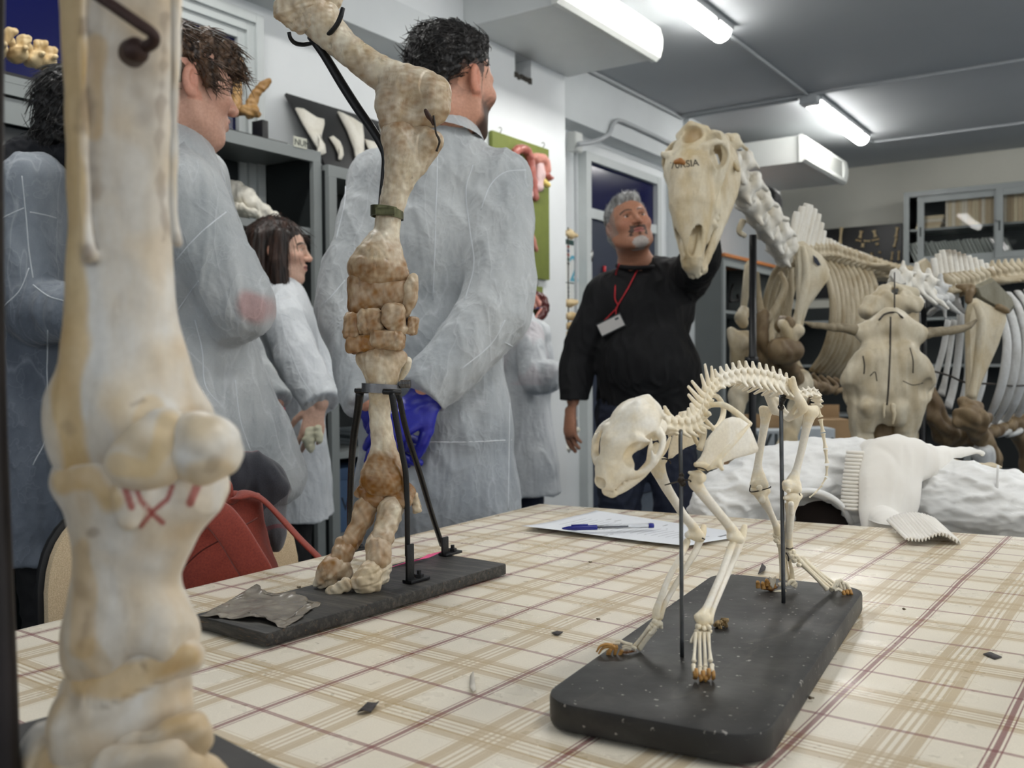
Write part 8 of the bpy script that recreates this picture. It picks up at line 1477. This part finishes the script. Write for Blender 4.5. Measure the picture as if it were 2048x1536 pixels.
def ruled(u0, u1, v, w_=.0007): 
    n = 14; V = []
    for i in range(n): u = u0 + (u1 - u0) * i / (n - 1); a, b_ = pf(u, v), pf(u, v + w_ / .21); V += [a + _z * .0004, b_ + _z * .0004]
    return np.array(V), [[2 * i, 2 * i + 2, 2 * i + 3, 2 * i + 1] for i in range(n - 1)]
for i in range(20): vf = ruled(.30, .66, .10 + .042 * i); obj('ruled_line', vf, M_pink_, ppr, False)
for i, (a, b_, v) in enumerate(((.06, .13, .3), (.06, .14, .36), (.06, .12, .5), (.15, .20, .25), (.15, .2, .5), (.70, .78, .22), (.70, .80, .28), (.72, .8, .5), (.80, .88, .45), (.82, .9, .55), (.70, .72, .62), (.85, .93, .7))): vf = ruled(a, b_, v, .0016); obj('printed_line', vf, M_pink_, ppr, False)
vf = textvf('EXIT', .016, [nrm(P_[1] - P_[0]), nrm(P_[0] - P_[3]), (0, 0, 1)], pf(.80, .86) + _z * .0022) if 0 else ruled(.70, .84, .93, .004); obj('printed_line', vf, M_pink_, ppr, False)
pa, pb = onz(1124, 1063, TZ + .010), onz(1307, 1057, TZ + .010); dp_ = nrm(pb - pa); pl = np.linalg.norm(pb - pa); zt_ = TZ + .0152 
pen = thing('ball_pen', 'clear ball pen with a blue cap lying on the printed sheet', 'pen', A(pa[0], pa[1], zt_ - .004)); pq = lambda s, z=0: A(pa[0], pa[1], zt_ + z) + dp_ * s * pl
M_bcap = plain('blue_pen_plastic', (26, 36, 128), .25); t = NT('clear_plastic'); t.base((.92, .94, .96, 1)); t.set(trans=.85, rough=.08, ior=1.2, alpha=.75); M_clear = t.m
obj('cap', join(tube(*spl([pq(0), pq(.04), pq(.12), pq(.36), pq(.361)], [.0012, .0026, .0042, .0046, .0044], 3), 12), tube([pq(.10, .0046), pq(.28, .005)], .0016, 6)), M_bcap, pen); obj('barrel', tube([pq(.365), pq(.96)], .0038, 12), M_clear, pen); obj('refill', tube([pq(.37), pq(.72)], .0015, 8), plain('ink_refill', (36, 40, 66), .4), pen); obj('end_plug', tube([pq(.945), pq(1)], .0042, 12), M_bcap, pen)
# chair with a beige padded back
M_pad = NT('beige_weave'); M_pad.base(M_pad.mix(M_pad.ramp(M_pad.noise(700, 2), .35, .65), srgb(196, 172, 136), srgb(226, 206, 172))); M_pad.set(rough=.85); M_pad.bump(M_pad.noise(600, 2), .5, .001); M_pad = M_pad.m
def padchair(label, corners, d_, seatdir, name='chair'):
    """corners of the backrest px: left bottom, left top, right top, right bottom with depths; seatdir level direction towards the seat"""
    lb_, lt, rt, rb_ = [at(*q) for q in corners]; ux = nrm((rt - lt) * A(1, 1, 0)); w_ = np.linalg.norm(((rt - lt) * A(1, 1, 0))); zt2 = (lt[2] + rt[2]) / 2; out = nrm(np.cross(ux, _z)); out = out if out @ seatdir > 0 else -out
    c0 = (lt + rt) / 2; base = A(c0[0], c0[1], 0); r = thing(name, label, 'chair', base + out * .2); tilt = .12; up = nrm(_z - out * tilt)
    h_ = .44; ctr = base + _z * (zt2 - h_ / 2) ; R3 = np.array([ux, up, np.cross(ux, up)]); nb_ = R3[2] if R3[2] @ out > 0 else -R3[2]
    outl = [(x * w_ / 2 * (1 - .10 * max(0, y) ** 3 - .16 * max(0, -y)), y * h_ / 2) for x, y in [(math.copysign(abs(math.cos(a)) ** .5, math.cos(a)), math.copysign(abs(math.sin(a)) ** .5, math.sin(a))) for a in np.linspace(0, 2 * math.pi, 49)[:-1]]]
    obj('backrest_shell', prism([(a * 1.03, b_ * 1.03) for a, b_ in outl], -.012, .010, R3, ctr - nb_ * .012, .006), M_black, r, 'auto'); obj('backrest_pad', prism(outl, 0, .030, R3 if R3[2] @ out > 0 else R3 * A([1], [1], [-1]), ctr + nb_ * .0, .012), M_pad, r, 'auto'); 
    obj('rear_pad', prism(outl, 0, .022, R3 if R3[2] @ -out > 0 else R3 * A([1], [1], [-1]), ctr - nb_ * .024, .010), M_pad, r, 'auto')
    sc_ = base + out * .26 + _z * .44; obj('seat_shell', boxvf(sc_ - _z * .03, (w_ * 1.0, .42, .02), np.array([ux, np.cross(_z, ux), _z]), .008), M_black, r, 'auto'); obj('seat', boxvf(sc_, (w_ * 1.02, .43, .045), np.array([ux, np.cross(_z, ux), _z]), .018), M_pad, r, 'auto')
    for s in (-1, 1):
        obj('back_stay', stube([base + ux * s * w_ * .30 + _z * (zt2 - .34) - out * .02, base + ux * s * w_ * .32 + _z * .5 - out * .0, base + ux * s * w_ * .34 + _z * .41 + out * .08], .011, 8, 4), M_black, r)
        for o in (.07, .45): obj('leg', stube([base + ux * s * w_ * .42 + out * o + _z * .41, base + ux * s * w_ * .46 + out * (o + .05 * (1 if o > .2 else -1)) + _z * .012], .011, 8, 2), M_black, r)
    return base, ux, out, w_, zt2, up
cb, cux, cout, cw, czt, cup = padchair('beige padded chair with a black shell beside the table, rucksack on its back', ((78, 1240, 1.50), (80, 985, 1.50), (590, 985, 1.78), (590, 1150, 1.78)), 1.6, nrm(HR - HF * .35))
# rust red rucksack hanging on that chair
M_ruck = NT('rust_canvas'); M_ruck.base(M_ruck.mix(M_ruck.ramp(M_ruck.noise(300, 3), .3, .7), srgb(128, 46, 32), srgb(152, 60, 42))); M_ruck.set(rough=.75, sheen=.2); M_ruck.bump(M_ruck.noise(900, 2), .3, .0008); M_ruck = M_ruck.m
rk = thing('rucksack', 'rust red rucksack with broad straps hanging on the beige chair', 'bag', ground(450, 1.46) + _z * .48)
dk = 1.57; S = SDF(.004); addc(S, [(470, 1024, dk, 34), (455, 1050, dk, 62), (450, 1110, dk, 96), (462, 1180, dk, 108), (462, 1270, dk, 108), (462, 1400, dk, 100)], flat=nrm(cout), fs=.48); addc(S, [(430, 1022, dk, 14), (500, 1012, dk + .03, 14)], .04)
V, Q = fold(S.build(1), .006, 5, 6, .6); obj('bag_body', (V, Q), M_ruck, rk, True)
def band_(name, L, w_, par, mat, flatd, th=.004):
    P = [at(*q[:3]) for q in L]; P, _ = spl(P, 1, 6); vf = tube(P, w_, 12, flat=flatd, fs=th / w_); return obj(name, vf, mat, par, True)
band_('strap', [(382, 1050, 1.50, 0), (400, 1034, 1.475, 0), (432, 1030, 1.465, 0), (462, 1062, 1.455, 0), (492, 1110, 1.45, 0), (520, 1160, 1.45, 0), (540, 1230, 1.47, 0)], .024, rk, M_ruck, nrm(-FW * .9 + UP * .5))
band_('strap', [(462, 1006, 1.55, 0), (478, 992, 1.55, 0), (500, 988, 1.56, 0), (526, 1000, 1.57, 0), (560, 1034, 1.58, 0), (600, 1078, 1.58, 0), (640, 1118, 1.58, 0), (664, 1150, 1.58, 0)], .014, rk, M_ruck, nrm(UP + RT * .6), .004)
band_('grab_handle', [(412, 1034, 1.54, 0), (416, 1005, 1.54, 0), (424, 990, 1.55, 0), (452, 968, 1.56, 0), (458, 990, 1.56, 0), (460, 1008, 1.56, 0)], .008, rk, M_ruck, FW, .004)
for L in ([(362, 1140, 1.48, 0), (400, 1104, 1.475, 0), (448, 1076, 1.47, 0)], [(490, 1050, 1.49, 0), (505, 1042, 1.51, 0), (514, 1036, 1.53, 0)]): P = [at(*q[:3]) for q in L]; P, _ = spl(P, 1, 6); obj('seam', tube(P, .0014, 6), plain('dark_rust_thread', (96, 34, 24), .8), rk)
# grey checked scarf on the chair
t = NT('checked_wool'); s_ = t.n.new('ShaderNodeSeparateXYZ'); mp = t.n.new('ShaderNodeMapping'); mp.inputs['Rotation'].default_value = (.3, .5, 1.1); t.l.new(t.co(), mp.inputs[0]); t.l.new(mp.outputs[0], s_.inputs[0])
f1 = t.math('FRACT', t.math('MULTIPLY', s_.outputs[0], 7.5)); f2 = t.math('FRACT', t.math('MULTIPLY', s_.outputs[2], 7.5)); c_ = t.mix(t.math('GREATER_THAN', f1, .5), srgb(96, 96, 100), srgb(52, 53, 60)); c_ = t.mix(t.math('MULTIPLY', t.math('GREATER_THAN', f2, .5), .5), c_, srgb(44, 46, 54)); c_ = t.mix(t.math('MULTIPLY', t.math('LESS_THAN', f1, .03), .8), c_, srgb(176, 174, 168)); c_ = t.mix(t.math('MULTIPLY', t.math('LESS_THAN', f2, .05), .7), c_, srgb(110, 50, 58)); t.base(t.mix(.4, c_, t.ramp(t.noise(500, 2), .3, .7, (.5, .5, .5, 1), (1.2, 1.2, 1.2, 1)), 'MULTIPLY')); t.set(rough=.9, sheen=.3); t.bump(t.noise(600, 2), .5, .001)
S = SDF(.004); dd = 1.68; addc(S, [(470, 940, dd, 20), (498, 924, dd, 22), (530, 938, dd, 24), (548, 972, dd, 26)]); addc(S, [(486, 938, dd, 22), (490, 980, dd, 26), (510, 1020, dd, 24), (540, 1065, dd, 22), (552, 1088, dd, 14)], .03); addc(S, [(540, 960, dd, 22), (550, 1010, dd, 18), (556, 1060, dd, 14)], .03); addc(S, [(470, 960, dd - .02, 24), (456, 1000, dd - .02, 20)], .03)
S.chain([at(470, 935, dd), at(470, 1000, dd + .1)], [.02, .02], .02); V, Q = fold(S.build(1), .005, 7, 3, .5); tag(obj('scarf', (V, Q), t.m), 'dark grey checked scarf draped over the top of the beige chair', 'scarf')
# ------------------------------------------------------------------ white coat and sweater over a chair back on the far side
def clothmat(name, a, b_, s_, rough=.7, sheen=.2, bs=500, bstr=.15):
    t = NT(name); t.base(t.mix(t.ramp(t.noise(s_, 4), .3, .7), srgb(*a), srgb(*b_))); t.set(rough=rough, sheen=sheen); cr = t.math('ABSOLUTE', t.math('SUBTRACT', t.noise(9, 3, .5, dist=.8), .5)); t.bump(t.math('ADD', t.math('MULTIPLY', cr, -.6), t.math('MULTIPLY', t.noise(bs, 2), .03)), bstr, .01); return t.m
M_coat = clothmat('white_nylon', (230, 230, 228), (240, 240, 238), 6, .5, .1, 900, .5); M_knit = clothmat('cream_knit', (234, 230, 222), (244, 241, 234), 9, .85, .4, 700, .3)
c2, u2, o2, w2, z2, _u2 = padchair('beige padded chair almost hidden under the white coat behind the table', ((1520, 1060, 1.98), (1520, 930, 1.98), (1830, 930, 1.90), (1830, 1060, 1.90)), 1.95, HF)
S = SDF(.0042); dj = 1.90
addc(S, [(1422, 1028, dj, 44), (1440, 1000, dj, 52), (1500, 970, dj, 56), (1580, 945, dj, 58), (1660, 935, dj, 58), (1730, 935, dj, 56)]); addc(S, [(1440, 1040, dj, 44), (1520, 1040, dj + .02, 50), (1600, 1030, dj + .04, 56)], .03); addc(S, [(1560, 1000, dj - .03, 26), (1600, 972, dj - .06, 28), (1650, 972, dj - .06, 26), (1700, 1000, dj - .05, 24), (1712, 1040, dj - .04, 22)], .02); addc(S, [(1556, 1060, dj - .04, 28), (1560, 1010, dj - .04, 28)], .02)
addc(S, [(1830, 1000, dj, 84), (1900, 1000, dj - .04, 84), (1980, 1010, dj - .08, 80), (2070, 1040, dj - .12, 78)], .03); addc(S, [(1830, 1050, dj, 70), (1950, 1060, dj - .04, 70), (2070, 1090, dj - .1, 74)], .03); addc(S, [(1740, 990, dj + .02, 70), (1820, 990, dj + .02, 66)], .03)
addc(S, [(1640, 1060, dj - .14, 50), (1652, 1085, dj - .14, 60), (1655, 1120, dj - .14, 60)], .015, sub=True)
addc(S, [(1500, 1120, dj + .04, 60), (1700, 1130, dj + .06, 60), (1900, 1140, dj, 60), (2070, 1160, dj - .08, 60)], .03)
V, Q = S.build(1); V, Q = fold((V, Q), .007, 4.5, 4, 1.6); V, Q = fold((V, Q), .0022, 15, 6, 2.5)
coat = thing('puffer_coat', 'white padded coat thrown over the chair behind the far table edge', 'coat', ground(1760, 1.95) + _z * .66); obj('coat_body', (V, Q), M_coat, coat, True)
P = [at(x, y, d) for x, y, d in ((1558, 1052, 1.80), (1572, 1010, 1.78), (1598, 984, 1.775), (1640, 985, 1.775), (1680, 1008, 1.78), (1704, 1048, 1.80))]; obj('piping', stube(P, .006, 8, 6), M_coat, coat); S = SDF(.005); addc(S, [(1610, 1040, 1.90, 40), (1650, 1060, 1.90, 60), (1660, 1100, 1.90, 60)]); obj('lining', S.build(), plain('dark_brown_lining', (38, 28, 24), .9), coat)
V2 = [at(x, y, d) for x, y, d in ((1996, 930, 1.755), (1995, 980, 1.752), (2000, 1030, 1.752), (2004, 1062, 1.76))]; obj('seam', stube(V2, .0025, 6, 4), M_coat, coat)
S = SDF(.004); addc(S, [(1742, 900, 1.86, 22), (1770, 912, 1.82, 30), (1820, 905, 1.82, 30), (1850, 920, 1.83, 24)]); addc(S, [(1765, 930, 1.80, 44), (1768, 980, 1.775, 48), (1762, 1030, 1.76, 42), (1762, 1060, 1.745, 36)], .03, flat=FW, fs=.5); addc(S, [(1800, 930, 1.80, 40), (1800, 980, 1.78, 34), (1790, 1030, 1.765, 28)], .03, flat=FW, fs=.5); addc(S, [(1850, 915, 1.84, 18), (1900, 906, 1.86, 12), (1950, 902, 1.90, 9), (1966, 908, 1.9, 7)], .03); addc(S, [(1868, 928, 1.86, 14), (1840, 945, 1.82, 12)], .03)
V, Q = S.build(1); V, Q = fold((V, Q), .004, 6, 8, .4); swt = thing('knit_sweater', 'cream knitted sweater lying over the white coat, one sleeve down on the table', 'sweater', at(1790, 1050, 1.78)); obj('sweater_body', (V, Q), M_knit, swt, True)
rib_ = clothmat('cream_rib', (228, 223, 212), (240, 236, 228), 9, .85, .4, 700, .3)
for i in range(16): q = at(1716 - 1.0 * i if i < 8 else 1708 - .6 * (i - 8) + 0, 905 + 7.5 * i, 1.80 - .0016 * i); obj('rib', stube([q - RT * .018 + FW * .01, q - FW * .006, q + RT * .022 + FW * .004], .0036, 6, 4), rib_, swt)
# ribbed cuff of that sleeve resting on the cloth
cfP = [onz(x, y, TZ) for x, y in ((1775, 1052), (1812, 1092), (1922, 1090), (1872, 1052))]
def cuf(u, v):
    p = (cfP[0] * (1 - u) + cfP[3] * u) * (1 - v) + (cfP[1] * (1 - u) + cfP[2] * u) * v; hgt = .020 * math.sin(math.pi * (u * .86 + .07)) ** .6 * (1 - .35 * v) + .003 * math.sin(u * 2 * math.pi * 16) + .004 * math.sin(u * 9 + 2) * v
    return p + A(0, 0, hgt + .001)
vf = sheet(cuf, 150, 16, .002); vf[0][:, 2] = np.maximum(vf[0][:, 2], TZ + .0012); obj('cuff', vf, rib_, swt, True)
S = SDF(.004); addc(S, [(1764, 1040, 1.745, 30), (1772, 1056, 1.70, 16), (1790, 1062, 1.68, 12)]); addc(S, [(1790, 1050, 1.72, 24), (1830, 1062, 1.68, 14)], .02); V, Q = S.build(1); V[:, 2] = np.maximum(V[:, 2], TZ + .0015); obj('sleeve', (V, Q), M_knit, swt, True)
S = SDF(.004); addc(S, [(1870, 928, 1.90, 16), (1920, 928, 1.9, 16), (1980, 932, 1.9, 12), (1998, 934, 1.9, 8)], flat=UP, fs=.5); tag(obj('beige_cloth', fold(S.build(), .003, 9, 3), plain('beige_lining', (214, 200, 172), .8, bump=.2)), 'beige cloth edge showing between the cream sweater and the white coat', 'cloth')
# burn holes, tears and crumbs on the cloth
M_burn = plain('scorched_edge', (66, 62, 62), .8, var=.4, scale=300)
for i, (pts_, lab) in enumerate(((((715, 1424), (735, 1414), (752, 1406), (758, 1412), (742, 1424), (722, 1428)), 'dark tear in the cloth in front of the plank'), (((940, 1352), (947, 1350), (952, 1380), (946, 1392), (939, 1372)), 'pale curled tear in the cloth left of the cat board'), (((1103, 1266), (1114, 1262), (1126, 1264), (1116, 1270)), 'small burnt star hole in the cloth behind the cat board'), (((1516, 1148), (1524, 1132), (1532, 1134), (1530, 1146)), 'folded dark tear in the cloth by the cat hind paw'), (((1966, 1308), (1980, 1304), (2004, 1314), (1990, 1318)), 'grey smudged crack in the cloth at the right edge'))):
    P = [onz(x, y, TZ + .0018) for x, y in pts_]; c = sum(P) / len(P); V = [p + _z * (.0004 + .004 * (k % 2) * (i in (0, 1, 3))) for k, p in enumerate(P)] + [c + _z * .0006]; V = np.array(V); V = np.concatenate([V, V - _z * .0008]); n = len(P)
    Fc = [[k, (k + 1) % n, n] for k in range(n)] + [[(k + 1) % n + n + 1, k + n + 1, 2 * n + 1] for k in range(n)] + [[(k + 1) % n, k, k + n + 1, (k + 1) % n + n + 1] for k in range(n)]
    tag(obj('cloth_tear', (V, Fc), M_burn if i != 1 else plain('pale_vinyl', (214, 208, 196), .4), None, True), lab, 'tear')
for i, (x, y, lab) in enumerate(((1195, 1238, 'dark crumb on the cloth just behind the cat board'), (1808, 1218, 'tiny dark crumb on the cloth right of the cat board'), (1179, 1124, 'tiny crumb on the cloth in front of the printed sheet'), (596, 1174, 'dark crumb on the cloth behind the plank'), (1621, 1396, 'tiny crumb on the cloth below the right edge of the cat board'))):
    S = SDF(.0006); p = onz(x, y, TZ + .003); S.ell(p, (.0020, .0016, .0013)).ell(p + A(.002, .001, 0), (.0012, .0012, .001), k=.001); V, Q = S.build(); tag(obj('crumb', disp((V, Q), .0006, 200, i), plain('crumb', (96, 84, 66), .8)), lab, 'crumb')
